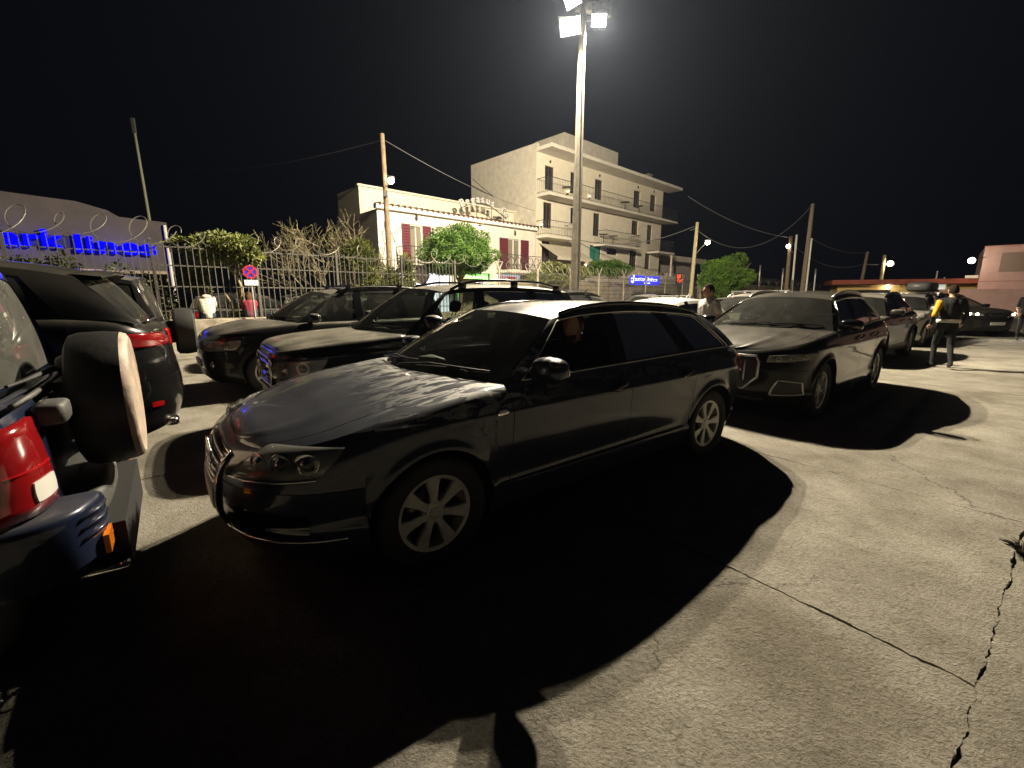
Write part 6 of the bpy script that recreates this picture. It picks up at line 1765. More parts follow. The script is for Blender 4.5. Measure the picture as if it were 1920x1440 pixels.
BARK = mat('bark', (0.20, 0.15, 0.09), 0.9, noise=0.4, nscale=8, bump=0.5, bscale=18)
def leaves(pts, size, seed, asp=0.45, droop=0.2):
    """pts: (x, y, z, nx, ny, nz); one bent leaf (two quads) each"""
    r_ = np.random.default_rng(seed); n = len(pts)
    P = np.array(pts)[:, :3]; N = np.array(pts)[:, 3:6]
    d = r_.normal(size=(n, 3)) * 0.8 + N; d[:, 2] -= droop; d /= np.linalg.norm(d, axis=1, keepdims=True) + 1e-9
    u = np.cross(d, r_.normal(size=(n, 3))); u /= np.linalg.norm(u, axis=1, keepdims=True) + 1e-9
    s = size * r_.uniform(0.6, 1.35, (n, 1)); nn = np.cross(d, u)
    a = P; b = P + d * s * 0.55 + u * s * asp * 0.5 + nn * s * 0.06; c = P + d * s; e = P + d * s * 0.55 - u * s * asp * 0.5 + nn * s * 0.06
    V_ = np.stack([a, b, c, e], 1).reshape(-1, 3)
    me = bpy.data.meshes.new('leaves'); me.from_pydata(V_.tolist(), [], [(4 * i, 4 * i + 1, 4 * i + 2, 4 * i + 3) for i in range(n)])
    me.update(); return me
def crown_pts(c, s, n, seed, lumps=14, lump_r=0.42, shell=0.55, flat_bottom=None):
    """points spread through lumpy clumps inside an ellipsoid"""
    r_ = random.Random(seed); out = []; cl = []
    for k in range(lumps):
        z = r_.uniform(-1, 1); a = r_.uniform(0, 2 * math.pi); q = math.sqrt(1 - z * z); rr = r_.uniform(0.45, 0.80)
        cl.append((q * math.cos(a) * rr, q * math.sin(a) * rr, z * rr, r_.uniform(0.7, 1.2) * lump_r))
    while len(out) < n:
        L = cl[r_.randrange(lumps)]
        z = r_.uniform(-1, 1); a = r_.uniform(0, 2 * math.pi); q = math.sqrt(1 - z * z); rr = (r_.uniform(shell, 1.0)) * L[3]
        x, y, zz = L[0] + q * math.cos(a) * rr, L[1] + q * math.sin(a) * rr, L[2] + z * rr
        if flat_bottom is not None and zz < flat_bottom: continue
        out.append((c[0] + x * s[0], c[1] + y * s[1], c[2] + zz * s[2], q * math.cos(a), q * math.sin(a), z))
    return out
def trunk(mb, p0, p1, r0, r1, seed, wig=0.06, n=7):
    r_ = random.Random(seed); p0, p1 = Vector(p0), Vector(p1); pts = []
    for k in range(n + 1):
        f = k / n; w = wig * math.sin(math.pi * f)
        pts.append(p0.lerp(p1, f) + Vector((r_.uniform(-w, w), r_.uniform(-w, w), 0)))
    mb.tube(pts, [lerp(r0, r1, k / n) for k in range(n + 1)], 8)
    return pts
def tree(name, label, base, crown_c, crown_s, n, lsize, lm, seed, tr=0.1, limbs=6, cat='tree', group=None, asp=0.45, **kw):
    r = empty(name, base); tag(r, label, cat, group)
    b = MB(); cc = Vector(crown_c)
    trunk(b, (0, 0, -0.02), cc - Vector((0, 0, crown_s[2] * 0.55)), tr, tr * 0.6, seed)
    r_ = random.Random(seed + 1)
    for k in range(limbs):
        a = 2 * math.pi * k / limbs + r_.uniform(-0.3, 0.3); f = r_.uniform(0.5, 0.8)
        st = Vector((0, 0, -0.02)).lerp(cc - Vector((0, 0, crown_s[2] * 0.55)), r_.uniform(0.72, 1.0))
        trunk(b, st, cc + Vector((math.cos(a) * crown_s[0] * f, math.sin(a) * crown_s[1] * f, crown_s[2] * r_.uniform(-0.2, 0.6))), tr * 0.45, 0.012, seed + k, 0.12)
    b.build('trunk', BARK, r, smooth=True)
    me = leaves(crown_pts(crown_c, crown_s, n, seed, **kw), lsize, seed, asp); me.materials.append(lm)
    link_mesh('crown', me, r)
    return r
LG = leaf_mat('bright_green_leaf', (0.095, 0.185, 0.02), (0.03, 0.075, 0.009)); LY = leaf_mat('olive_leaf', (0.21, 0.23, 0.055), (0.10, 0.12, 0.03)); LD = leaf_mat('dark_leaf', (0.07, 0.09, 0.03), (0.025, 0.035, 0.012))
LB = leaf_mat('lamplit_green_leaf', (0.15, 0.27, 0.03), (0.06, 0.13, 0.014))  # brighter copy of the green leaf, floodlight on the bush painted in
# clipped round tree in front of the lit shop
p = tw(12.55, 17.0); tree('round_tree', 'dense round clipped green tree in front of the lit shop', p, (0, 0, 3.45), (2.0, 1.8, 1.30), 52000, 0.095, LG, 11, 0.13, 9, lumps=64, lump_r=0.27, shell=0.6, flat_bottom=-0.72)
p = at(1362, 520, 31.5); tree('round_bush', 'big dome shaped clipped bush behind the concrete wall', (p.x, p.y, 0), (0, 0, 3.0), (2.05, 1.8, 1.5), 42000, 0.11, LB, 12, 0.15, 7, cat='bush', lumps=60, lump_r=0.27, shell=0.6)
for i, (px, py, w, sx_, sz) in enumerate(((1048, 513, 17.2, 1.9, 0.62), (1142, 502, 18.0, 1.55, 0.62))):
    t, z = onwall(px, py, w); tree('hedge_bush', ['low spreading bush spilling over the mesh fence left of the mast foot', 'rounded bush on the stone wall right of the mast foot'][i], tw(t, w), (0, 0, z), (sx_, 0.9, sz), 9000, 0.13, LY if i == 0 else LG, 20 + i, 0.07, 6, cat='bush', lumps=26, lump_r=0.36)
# ivy tree with bare twisted trunk
def ivy():
    p = tw(3.1, 15.32); r = empty('ivy_tree', p); tag(r, 'leafy tree with a pale twisted forked trunk growing over the bar fence', 'tree')
    b = MB()
    tr_ = [(0.05, 0, 0.0), (0.02, -0.03, 0.5), (-0.06, 0, 0.95), (-0.02, 0.02, 1.25)]
    b.tube(tr_, [0.11, 0.10, 0.075, 0.065], 8); b.tube([tr_[2], (-0.20, 0.0, 1.25), (-0.34, 0, 1.50), (-0.36, 0.02, 1.62)], [0.06, 0.05, 0.04, 0.02], 8)
    b.tube([tr_[3], (0.12, 0, 1.45), (0.14, 0.02, 1.75), (0.05, 0.0, 2.0), (0.08, 0.02, 2.5)], [0.065, 0.05, 0.045, 0.04, 0.02], 8)
    b.tube([(0.05, 0, 2.0), (-0.4, 0.05, 2.6)], [0.035, 0.012], 6); b.tube([(0.1, 0, 2.2), (0.5, 0.05, 2.8)], [0.03, 0.012], 6)
    b.build('trunk', mat('pale_bark', (0.34, 0.28, 0.18), 0.9, noise=0.4, nscale=9, bump=0.4, bscale=20), r, smooth=True)
    pts = crown_pts((-0.42, -0.05, 2.88), (1.45, 0.6, 0.46), 13000, 31, lumps=34, lump_r=0.34) + crown_pts((0.45, -0.05, 2.70), (0.45, 0.35, 0.30), 1600, 32, lumps=10) + crown_pts((-1.25, 0.25, 2.0), (0.55, 0.4, 0.9), 1500, 33, lumps=12)
    me = leaves(pts, 0.13, 5, 0.42, 0.6); me.materials.append(LY); link_mesh('crown', me, r)
    me = leaves(crown_pts((0.0, 0, 0.95), (0.28, 0.25, 0.14), 500, 34, lumps=6), 0.07, 6); me.materials.append(LY); link_mesh('trunk_shoots', me, r)
ivy()
# bare branching tree
def bare():
    p = tw(6.4, 17.2); r = empty('bare_tree', p); tag(r, 'bare twiggy tree lit from the side, left of the timber pole', 'tree')
    b = MB(); rr = random.Random(77)
    def grow(p, d, L, rad, lv):
        q = [p]; dd = Vector(d)
        for k in range(3):
            dd = (dd + Vector((rr.uniform(-.25, .25), rr.uniform(-.25, .25), rr.uniform(-.08, .2)))).normalized(); p = p + dd * L / 3; q.append(p)
        b.tube(q, [rad, rad * 0.9, rad * 0.8, rad * 0.7], 5 if lv < 3 else 3, cap=False)
        if lv >= 6: return
        for k in range(2 if lv < 1 else rr.choice((2, 3))):
            nd = (dd + Vector((rr.uniform(-.95, .95), rr.uniform(-.8, .8), rr.uniform(-.35, .45)))).normalized()
            grow(q[rr.choice((2, 3))], nd, L * rr.uniform(0.68, 0.88), max(0.007, rad * 0.64), lv + 1)
    for k in range(4): grow(Vector((0.2 * k - 0.3, 0, 0)), (rr.uniform(-.3, .3), 0, 1), 1.30, 0.06, 0)
    b.build('branches', mat('pale_twigs', (0.30, 0.25, 0.15), 0.9, noise=0.3, nscale=6), r)
    me = leaves([(x, y, z, 0, 0, 1) for x, y, z in [b.v[rr.randrange(len(b.v))] for _ in range(1800)]], 0.07, 9, 0.35); me.materials.append(LY); link_mesh('sparse_leaves', me, r)
bare()
# oleander-like shrubs
for i, (t, w, rx, zc, rz, n) in enumerate(((7.1, 15.5, 0.85, 2.1, 1.35, 13000), (8.6, 15.5, 0.72, 1.9, 1.25, 10000))):
    r = empty('oleander_shrub', tw(t, w)); tag(r, ['tall leafy shrub between the bare tree and the timber pole', 'tall leafy shrub right at the foot of the timber pole'][i], 'shrub')
    b = MB(); rr = random.Random(50 + i)
    for k in range(11):
        a = rr.uniform(0, 6.28); trunk(b, (rr.uniform(-.1, .1), rr.uniform(-.1, .1), 0), (math.cos(a) * rx * rr.uniform(.4, .9), math.sin(a) * rx * 0.6, zc + rz * rr.uniform(-0.2, 0.7)), 0.02, 0.007, 60 + k, 0.1)
    b.build('stems', BARK, r)
    me = leaves(crown_pts((0, 0, zc), (rx, rx * 0.7, rz), n, 70 + i, lumps=24, lump_r=0.36, shell=0.1), 0.17, 8, 0.22, -0.2); me.materials.append(LY); link_mesh('foliage', me, r)
r = empty('low_shrub', tw(9.9, 17.4)); tag(r, 'dark low shrub below the round shop sign', 'shrub')
b = MB(); [trunk(b, (0.1 * k, 0, 0), (0.4 * math.cos(k), 0.3 * math.sin(k), 1.0), 0.02, 0.008, k) for k in range(6)]; b.build('stems', BARK, r)
me = leaves(crown_pts((0, 0, 0.95), (0.9, 0.7, 0.6), 3500, 91, lumps=16), 0.13, 3); me.materials.append(LD); link_mesh('foliage', me, r)
# hedge behind the left bars
r = empty('garden_hedge', tw(-2.6, 16.3)); tag(r, 'dark ragged hedge behind the bars under the blue letters', 'hedge'); r.rotation_euler = (0, 0, SA)
b = MB(); [trunk(b, (-4 + 0.8 * k, 0, 0), (-4 + 0.8 * k + 0.2, 0, 2.0), 0.04, 0.01, k) for k in range(11)]; b.build('stems', BARK, r)
rr = random.Random(4); pts = []
for k in range(15): pts += crown_pts((-4.8 + 0.62 * k, rr.uniform(-0.2, 0.2), 1.70 + rr.uniform(-0.2, 0.2) - 0.025 * k), (0.6, 0.5, 1.0), 1500, 100 + k, lumps=10)
me = leaves(pts, 0.13, 4); me.materials.append(LD); link_mesh('foliage', me, r)
# weeds in the slab joint on the right
p = gnd(1918, 1040); r = empty('weed_tuft', (p.x, p.y, 0)); tag(r, 'dry dark weed tuft growing from the slab joint at the right edge', 'weed')
rr = random.Random(6); b = MB()
for k in range(260):
    a = rr.uniform(0, 6.28); l = rr.uniform(0.03, 0.11); b.tube([(rr.uniform(-.02, .02), rr.uniform(-.02, .02), 0), (math.cos(a) * l * 0.5, math.sin(a) * l * 0.5, l * 0.5), (math.cos(a) * l, math.sin(a) * l, l * 0.55)], [0.0022, 0.002, 0.0006], 4)
b.build('stalks', mat('dry_weed', (0.035, 0.03, 0.018), 0.9), r)
# ------------------------------------------------------------------ the rest of the queue
def hatch(**k):
    d = suv(wb=2.60, rw=0.315, rim=0.215, ra=0.36, wheel='five', side_max=0.88, wheel_y=0.745,
        nose=[(0.18, -0.72), (0.3, -0.82), (0.5, -0.86), (0.65, -0.83), (0.76, -0.76)],
        tail=[(0.25, 3.20), (0.4, 3.28), (0.6, 3.30), (0.8, 3.26), (1.0, 3.20)],
        side=[(0.16, 0.80), (0.25, 0.845), (0.4, 0.86), (0.6, 0.872), (0.8, 0.88), (0.86, 0.87), (1.0, 0.845)],
        shoulder=[(-0.86, 0.71), (-0.7, 0.77), (-0.3, 0.86), (0.1, 0.91), (0.5, 0.95), (1.2, 0.97), (2.2, 1.0), (3.0, 1.01), (3.3, 0.96)],
        rail_z=[(0.9, 1.30), (1.1, 1.345), (1.5, 1.40), (1.9, 1.415), (2.4, 1.39), (2.9, 1.32)], rail_y=[(1.0, 0.55), (1.8, 0.57), (2.9, 0.53)],
        x1=-0.02, x2=2.55, rocker=[(-0.86, 0.20), (0.5, 0.19), (2.1, 0.19), (3.0, 0.24), (3.3, 0.3)],
        xcb=0.42, xct=1.06, xdb=3.05, xdt=2.75, rails=None, cladding=None, gaps=[0.46, 1.46, 2.24], bumper_seam=0.56, rear_seam=0.58, handle_z=0.84,
        panes=[(0.58, 1.38, 1.14, 1.43, 0.05, 0.87, None), (1.52, 2.22, 1.55, 2.14, 0.05, 0.87, 'dark'), (2.34, 2.80, 2.26, 2.56, 0.06, 0.85, 'dark')])
    d.update(k); return d
def extra(sp, u, v, label, det=1, name='parked_car', dphi=0.0, front=True, loc=None, lit=None, phi=None, grp='cars waiting in the ferry queue'):
    C = make_car(sp, loc or place(u, v), (LANE + dphi) if phi is None else phi, label, grp, name=name, detail=det)
    B = C['B']; z = B.zt(-0.5)
    if front:
        plain_front(C, [(B.s_y(0.48), z - 0.20), (B.s_x(-0.50), z - 0.17), (B.s_x(-0.42), z - 0.05), (B.s_y(0.50), z - 0.09)], (z - 0.26, z - 0.12), 0.38, 2, lit=lit)
    zr = B.zt(B.x_s(1)) - 0.06
    tail_lamp(C, [(B.s_x(B.x_s(1) - 0.30), zr - 0.22), (B.s_yr(0.48), zr - 0.22), (B.s_yr(0.48), zr), (B.s_x(B.x_s(1) - 0.34), zr)])
    return C
PB = paint('dark_grey_paint', (0.018, 0.018, 0.02), dust=0.5)
PW = paint('white_paint_car', (0.62, 0.61, 0.57), dust=0.3, metal=0.0)
PS = paint('silver_paint', (0.42, 0.41, 0.38), dust=0.3, metal=0.6)
PG = paint('grey_green_paint', (0.10, 0.10, 0.09), dust=0.4)
extra(hatch(paint=paint('blue_black_paint', (0.012, 0.014, 0.03), dust=0.45)), 1.65, -11.1, 'dark blue hatchback whose hood shows beyond the compact off-roader', det=2)
# tall dark off-roader with its spare wheel, ahead of the compact one
sp = suv(paint=PB, wb=2.6, nr=6, rs=0.06, x2=2.5, tail=[(0.3, 3.25), (0.6, 3.28), (1.0, 3.26), (1.25, 3.24)], xdb=3.18, xdt=2.95, rails=None,
    shoulder=[(-0.85, 1.0), (-0.3, 1.07), (0.5, 1.12), (1.5, 1.14), (3.2, 1.15)], rail_z=[(0.9, 1.66), (1.1, 1.71), (1.6, 1.75), (2.4, 1.75), (2.9, 1.70), (3.1, 1.64)], rail_y=[(1.0, 0.62), (3.1, 0.62)],
    panes=[(0.58, 1.42, 1.12, 1.47, 0.05, 0.9, None), (1.56, 2.30, 1.60, 2.26, 0.05, 0.9, 'dark'), (2.42, 3.0, 2.38, 2.94, 0.05, 0.9, 'dark')], rocker=[(-0.85, 0.3), (2.1, 0.3), (3.2, 0.36)])
C7 = extra(sp, -3.30, -8.0, 'tall black off-roader with a rear spare wheel, left of the low wall', det=2, name='tall_off_roader')
m = MB(); m.lathe([(0.02, -0.13), (0.28, -0.13), (0.325, -0.10), (0.335, 0.0), (0.32, 0.10), (0.25, 0.125), (0.0, 0.125)], 32, axis='X', c=(3.44, 0, 1.0)); m.build('spare_wheel_cover', mat('worn_black_vinyl', (0.03, 0.03, 0.028), 0.6, bump=0.2, bscale=12), C7['root'], angle=40)
m = MB(); m.box((3.30, 0, 1.0), (0.12, 0.3, 0.3)); m.build('spare_bracket', BLACK, C7['root'])
# lane two, behind the star-grille car
C = extra(hatch(paint=PW), 6.45, -5.35, 'white hatchback with roof antenna, just behind the estate car roof', det=2)
m = MB(); t = C['roofpt'](0.78, 0.0); m.tube([t, t + Vector((0.10, 0, 0.10))], [0.012, 0.004], 6); m.ellipsoid(t, (0.04, 0.02, 0.012), 8, 4); m.build('antenna', BLACK, C['root'])
C = extra(suv(paint=PB, rails='open', rail_mat=SATIN), 11.2, -5.6, 'dark grey sport utility car with silver roof rack, behind the standing man', det=1); roof_bars(C, (0.2, 0.6, 0.85), 0.12)
extra(hatch(paint=PS), 16.1, -5.9, 'silver hatchback showing only its roof beyond the crossover', det=1)
# lane three
C = extra(suv(paint=PB), 6.3, -8.5, 'dark car with two pale roof bars beyond the boxy off-roader roof', det=1); roof_bars(C, (0.25, 0.62), 0.13)
C = extra(hatch(paint=PW), 11.6, -8.7, 'white hatchback with roof bars, second row behind the estate car', det=1); roof_bars(C, (0.25, 0.7), 0.11)
extra(hatch(paint=PG), 16.6, -8.9, 'grey green hatchback far back in the third lane', det=1)
# lane four
extra(hatch(paint=PW), 9.6, -11.3, 'white car with low roof in the far lane below the mesh fence', det=1)
extra(suv(paint=PG), 14.6, -11.5, 'grey sport utility car in the far lane near the blue lit sign', det=1)
# lane one, behind the crossover
extra(suv(paint=paint('dusty_dark_paint', (0.014, 0.013, 0.012), dust=0.5, coat_ior=1.24)), 12.35, -3.55, 'dark dusty sport utility car right behind the crossover', det=2, name='sport_utility_car')
C = extra(suv(paint=PS, wsglass=GLASS_DUSTY), 17.8, -3.75, 'silver sport utility car behind the dark dusty one, left of the walking man', det=2, name='sport_utility_car')
C = extra(suv(paint=PB, rails='open'), 22.9, -4.3, 'dark car with roof bars under a roof box, behind the silver one', det=1); roof_bars(C, (0.25, 0.7), 0.12)
rt = C['Tt'](0.45); rb = MB(); rb.ellipsoid((0, 0, 0.20), (0.95, 0.42, 0.20), 20, 10, 0.5)
M0 = C['root'].matrix_basis
o = rb.build('roof_box', mat('grey_roof_box', (0.10, 0.10, 0.10), 0.4), smooth=True); pp = C['root'].location; ph = C['root'].rotation_euler[2]
o.location = (pp.x + rt.x * math.cos(ph), pp.y + rt.x * math.sin(ph), rt.z + 0.135); o.rotation_euler = (0, 0, ph); tag(o, 'dark grey roof box on the car behind the silver one', 'roof box')
# oncoming car with its lamps on
LIT = mat('headlamp_on', (1, 1, 1), emit=(1.0, 0.80, 0.55), estr=60)
C = extra(suv(paint=paint('black_brown_paint', (0.012, 0.011, 0.010), dust=0.2)), 0, 0, 'dark car facing the camera with both headlights on', det=2, loc=(17.82, 17.0), phi=R(88), lit=LIT, name='sport_utility_car', grp=None)
for sg in (1, -1):
    B = C['B']; q = B.pt(sg * B.s_y(0.66), B.zt(-0.5) - 0.12, 0.10)
    ld = bpy.data.lights.new('headlight_beam', 'SPOT'); ld.energy = 120; ld.color = (1.0, 0.85, 0.66) if sg > 0 else (0.85, 0.9, 1.0); ld.shadow_soft_size = 0.06; ld.spot_size = R(110); ld.spot_blend = 0.6
    lo = bpy.data.objects.new('headlight_beam', ld); COL.objects.link(lo); lo.parent = C['root']; lo.location = q
    lo.rotation_euler = Vector((-1, 0, -0.06)).to_track_quat('-Z', 'Y').to_euler()
extra(hatch(paint=paint('petrol_blue_paint', (0.02, 0.03, 0.06), dust=0.2)), 0, 0, 'dark blue car beyond the far man at the right edge', det=1, loc=(25.5, 20.6), phi=0.5, grp=None)
# cars on the street behind the fence
def street(sp, t, w, label, back=False):
    p = tw(t, w); return extra(sp, 0, 0, label, det=1, loc=(p.x, p.y), phi=SA + (0 if back else math.pi), grp='cars on the street behind the fence')
street(suv(paint=PB), 5.4, 17.6, 'black car on the street behind the bars, beside the standing woman')
street(suv(paint=PS), 8.6, 20.0, 'grey sport utility car on the far side of the street behind the bars')
# ------------------------------------------------------------------ people
SKIN = mat('skin', (0.42, 0.24, 0.165), 0.55, noise=0.15, nscale=14)
def cloth(n, c): return mat('cloth_' + n, c, 0.9, noise=0.3, nscale=7, bump=0.3, bscale=22)
def person(label, loc, rz, J, cols, bulk=1.0, hair=(0.02, 0.014, 0.01), hair_long=False, voxel=0.016, name='person', bald=0.0, beard=False, head_turn=0.0, head_tilt=0.0, cat='person', extra_parts=None, zoff=0.0):
    """J: joint positions (person faces local -y); cols: material for each region"""
    r = empty(name, loc, rz); tag(r, label, cat)
    Vv = {k: Vector(v) for k, v in J.items()}
    caps = []                                  # (a, b, ra, rb, tag)
    def cap(a, b, ra, rb, t): k_ = bulk if t in ('torso', 'sleeve', 'arm', 'forearm') else 1.0; ra, rb = ra * k_, rb * k_; caps.append((Vv[a] if isinstance(a, str) else Vector(a), Vv[b] if isinstance(b, str) else Vector(b), ra, rb, t))
    hipc = (Vv['hipL'] + Vv['hipR']) / 2; shc = (Vv['shL'] + Vv['shR']) / 2
    mid = hipc.lerp(shc, 0.45)
    for s in 'LR':
        cap('hip' + s, 'knee' + s, 0.088, 0.060, 'legs'); cap('knee' + s, 'ank' + s, 0.058, 0.040, 'shins')
        cap('ank' + s, 'toe' + s, 0.046, 0.036, 'shoe'); cap(Vv['ank' + s] + Vector((0, 0.02, -0.02)), 'toe' + s, 0.04, 0.035, 'shoe')
        cap('sh' + s, Vv['sh' + s].lerp(Vv['el' + s], 0.55), 0.062, 0.052, 'sleeve'); cap(Vv['sh' + s].lerp(Vv['el' + s], 0.5), 'el' + s, 0.050, 0.042, 'arm'); cap('el' + s, 'wr' + s, 0.042, 0.027, 'forearm')
        cap(Vv['hip' + s].lerp(hipc, 0.2), Vv['hip' + s].lerp(hipc, 0.2) + (mid - hipc) * 0.5, 0.105, 0.105, 'hips')
        cap(mid + (Vv['sh' + s] - shc) * 0.42, shc + (Vv['sh' + s] - shc) * 0.52 - (shc - mid).normalized() * 0.06, 0.105, 0.105, 'torso')
        cap(hipc + (Vv['hip' + s] - hipc) * 0.6 + (mid - hipc) * 0.35, mid + (Vv['sh' + s] - shc) * 0.42, 0.10, 0.105, 'torso')
        cap('sh' + s, shc.lerp(Vv['neck'], 0.5), 0.060, 0.055, 'torso')
    cap(hipc, mid, 0.115, 0.11, 'torso'); cap(mid, shc - (shc - mid) * 0.12, 0.115, 0.12, 'torso')
    cap('neck', 'head', 0.056, 0.052, 'skin')
    b = MB()
    for a, c, ra, rb, t in caps:
        d = c - a; L = max(d.length, 1e-4); n = 6
        pts = [a - d / L * ra * 0.98] + [a - d / L * ra * 0.7] + [a.lerp(c, k / n) for k in range(n + 1)] + [c + d / L * rb * 0.7] + [c + d / L * rb * 0.98]
        b.tube(pts, [ra * 0.15, ra * 0.72] + [lerp(ra, rb, k / n) for k in range(n + 1)] + [rb * 0.72, rb * 0.15], 14)
    tmp = b.build('tmp_body', SKIN)
    md = tmp.modifiers.new('r', 'REMESH'); md.mode = 'VOXEL'; md.voxel_size = voxel
    sm = tmp.modifiers.new('s', 'SMOOTH'); sm.factor = 0.5; sm.iterations = 5
    dg = bpy.context.evaluated_depsgraph_get(); dg.update()
    me = bpy.data.meshes.new_from_object(tmp.evaluated_get(dg)); bpy.data.objects.remove(tmp)
    for i_, c_ in enumerate(caps):
        if (c_[4] + 'L') in cols and (c_[0].x + c_[1].x) > 0.1: caps[i_] = c_[:4] + (c_[4] + 'L',)
    regions = ['sleeveL', 'armL', 'skin', 'torso', 'sleeve', 'arm', 'forearm', 'hips', 'legs', 'shins', 'shoe']
    bm = bmesh.new(); bm.from_mesh(me); bm.faces.ensure_lookup_table()
    A = np.array([c[0][:] for c in caps]); D = np.array([(c[1] - c[0])[:] for c in caps]); RA = np.array([(c[2] + c[3]) / 2 for c in caps]); DD = (D * D).sum(1) + 1e-9
    for f in bm.faces:
        p = np.array(f.calc_center_median()[:]); k = np.clip(((p - A) * D).sum(1) / DD, 0, 1)
        dist = np.linalg.norm(A + D * k[:, None] - p, axis=1) - RA
        f.material_index = regions.index(caps[int(dist.argmin())][4]); f.smooth = True
    # head: skull, face, nose, ears, on the same mesh
    h = MB(); HM = Matrix.Rotation(head_turn, 3, 'Z') @ Matrix.Rotation(head_tilt, 3, 'X'); hc = Vv['head']
    rows = []; nu, nv = 28, 20
    for i in range(nv + 1):
        a = -math.pi / 2 + math.pi * i / nv; row = []
        for k in range(nu):
            bb = 2 * math.pi * k / nu
            x = math.cos(a) * math.sin(bb) * 0.077; y = -math.cos(a) * math.cos(bb) * 0.098; z = math.sin(a) * 0.118
            fr = max(0, -y / 0.098)
            if z < -0.02: x *= 1 - 0.28 * min(1, (-z - 0.02) / 0.09); y = y * (1 - 0.10 * min(1, (-z - 0.02) / 0.09)) - 0.012 * fr
            y -= 0.020 * math.exp(-((x / 0.012) ** 2 + ((z + 0.018) / 0.020) ** 2)) * (fr > 0.5)          # nose
            y -= 0.010 * math.exp(-((x / 0.010) ** 2 + ((z - 0.010) / 0.022) ** 2)) * (fr > 0.5)
            y += 0.010 * math.exp(-(((abs(x) - 0.032) / 0.013) ** 2 + ((z - 0.006) / 0.010) ** 2)) * (fr > 0.4)  # eye sockets
            y -= 0.006 * math.exp(-((x / 0.024) ** 2 + ((z + 0.058) / 0.010) ** 2)) * (fr > 0.5)          # lips
            row.append(hc + HM @ Vector((x, y, z)))
        rows.append(row)
    h.grid(rows, close=True)
    for sg in (1, -1): h.ellipsoid(hc + HM @ Vector((0.079 * sg, 0.012, -0.005)), (0.010, 0.020, 0.032), 10, 6, M=HM)
    for sg in (1, -1): h.ellipsoid(hc + HM @ Vector((0.031 * sg, -0.079, 0.006)), (0.011, 0.008, 0.008), 8, 6, mi=1, M=HM)
    # hands: palm and five bent fingers
    for s in 'LR':
        w = Vv['wr' + s]; d = (w - Vv['el' + s]).normalized(); sgn = 1 if s == 'L' else -1
        side = d.cross(Vector((0, 1, 0.2)));  side = side.normalized() if side.length > 0.1 else Vector((1, 0, 0)); nrm = d.cross(side).normalized()
        h.ellipsoid(w + d * 0.045, (0.040, 0.016, 0.050), 12, 8, 0.8, M=Matrix((side, nrm, d)).transposed())
        for k, L in enumerate((0.066, 0.076, 0.072, 0.056)):
            p0 = w + d * 0.085 + side * (0.027 - 0.018 * k); h.tube([p0, p0 + d * L * 0.5 + nrm * 0.006, p0 + d * L * 0.85 + nrm * 0.024 , p0 + d * L * 0.92 + nrm * 0.036], [0.0095, 0.009, 0.008, 0.005], 7)
        p0 = w + d * 0.03 + side * 0.035; h.tube([p0, p0 + d * 0.028 + side * 0.024, p0 + d * 0.055 + side * 0.026 + nrm * 0.012], [0.012, 0.010, 0.006], 7)
    hm = h.mesh('head_tmp', [SKIN]); hm.polygons.foreach_set('material_index', [2 if mm == 0 else 11 for mm in h.m])
    n0 = len(bm.faces); bm.from_mesh(hm); bm.faces.ensure_lookup_table()
    for f in bm.faces[n0:]: f.smooth = True
    me2 = bpy.data.meshes.new('body'); bm.to_mesh(me2); bm.free()
    for g_ in regions: me2.materials.append(cols.get(g_, SKIN))
    me2.materials.append(mat('eye_dark', (0.10, 0.07, 0.055), 0.3))
    link_mesh('body', me2, r)
    # hair
    hm_ = MB(); rr = random.Random(len(label)); rows = []
    for i in range(9, nv + 1):
        a = -math.pi / 2 + math.pi * i / nv; row = []
        for k in range(nu):
            bb = 2 * math.pi * k / nu
            kk = 1.07 + rr.uniform(0, 0.05)
            front = math.cos(bb)
            a2 = a if front < 0.35 else max(a, 0.62 + bald)
            if front < -0.1: a2 = a - (0.35 if not hair_long else 0.5) * (-front) * (1 if i < 14 else 0)
            row.append(hc + HM @ Vector((math.cos(a2) * math.sin(bb) * 0.077 * kk, -math.cos(a2) * math.cos(bb) * 0.098 * kk + 0.004, math.sin(a2) * 0.118 * kk)))
        rows.append(row)
    hm_.grid(rows, close=True)
    if hair_long:
        for k in range(26):
            bb = math.pi * (0.45 + 1.1 * k / 25); p = hc + HM @ Vector((0.079 * math.sin(bb), -0.095 * math.cos(bb), 0.03)); q = p + Vector((0, 0, -0.22 - rr.uniform(0, 0.06)))
            hm_.tube([p, p.lerp(q, 0.5) + Vector((rr.uniform(-.01, .01), 0.015, 0)), q], [0.02, 0.02, 0.006], 6)
    if beard: hm_.ellipsoid(hc + HM @ Vector((0, -0.055, -0.078)), (0.050, 0.050, 0.042), 14, 8, M=HM)
    hm_.build('hair', mat('hair_%d' % int(hair[0] * 1000), hair, 0.95, noise=0.4, nscale=60, spec=0.1), r, smooth=True)
    return r
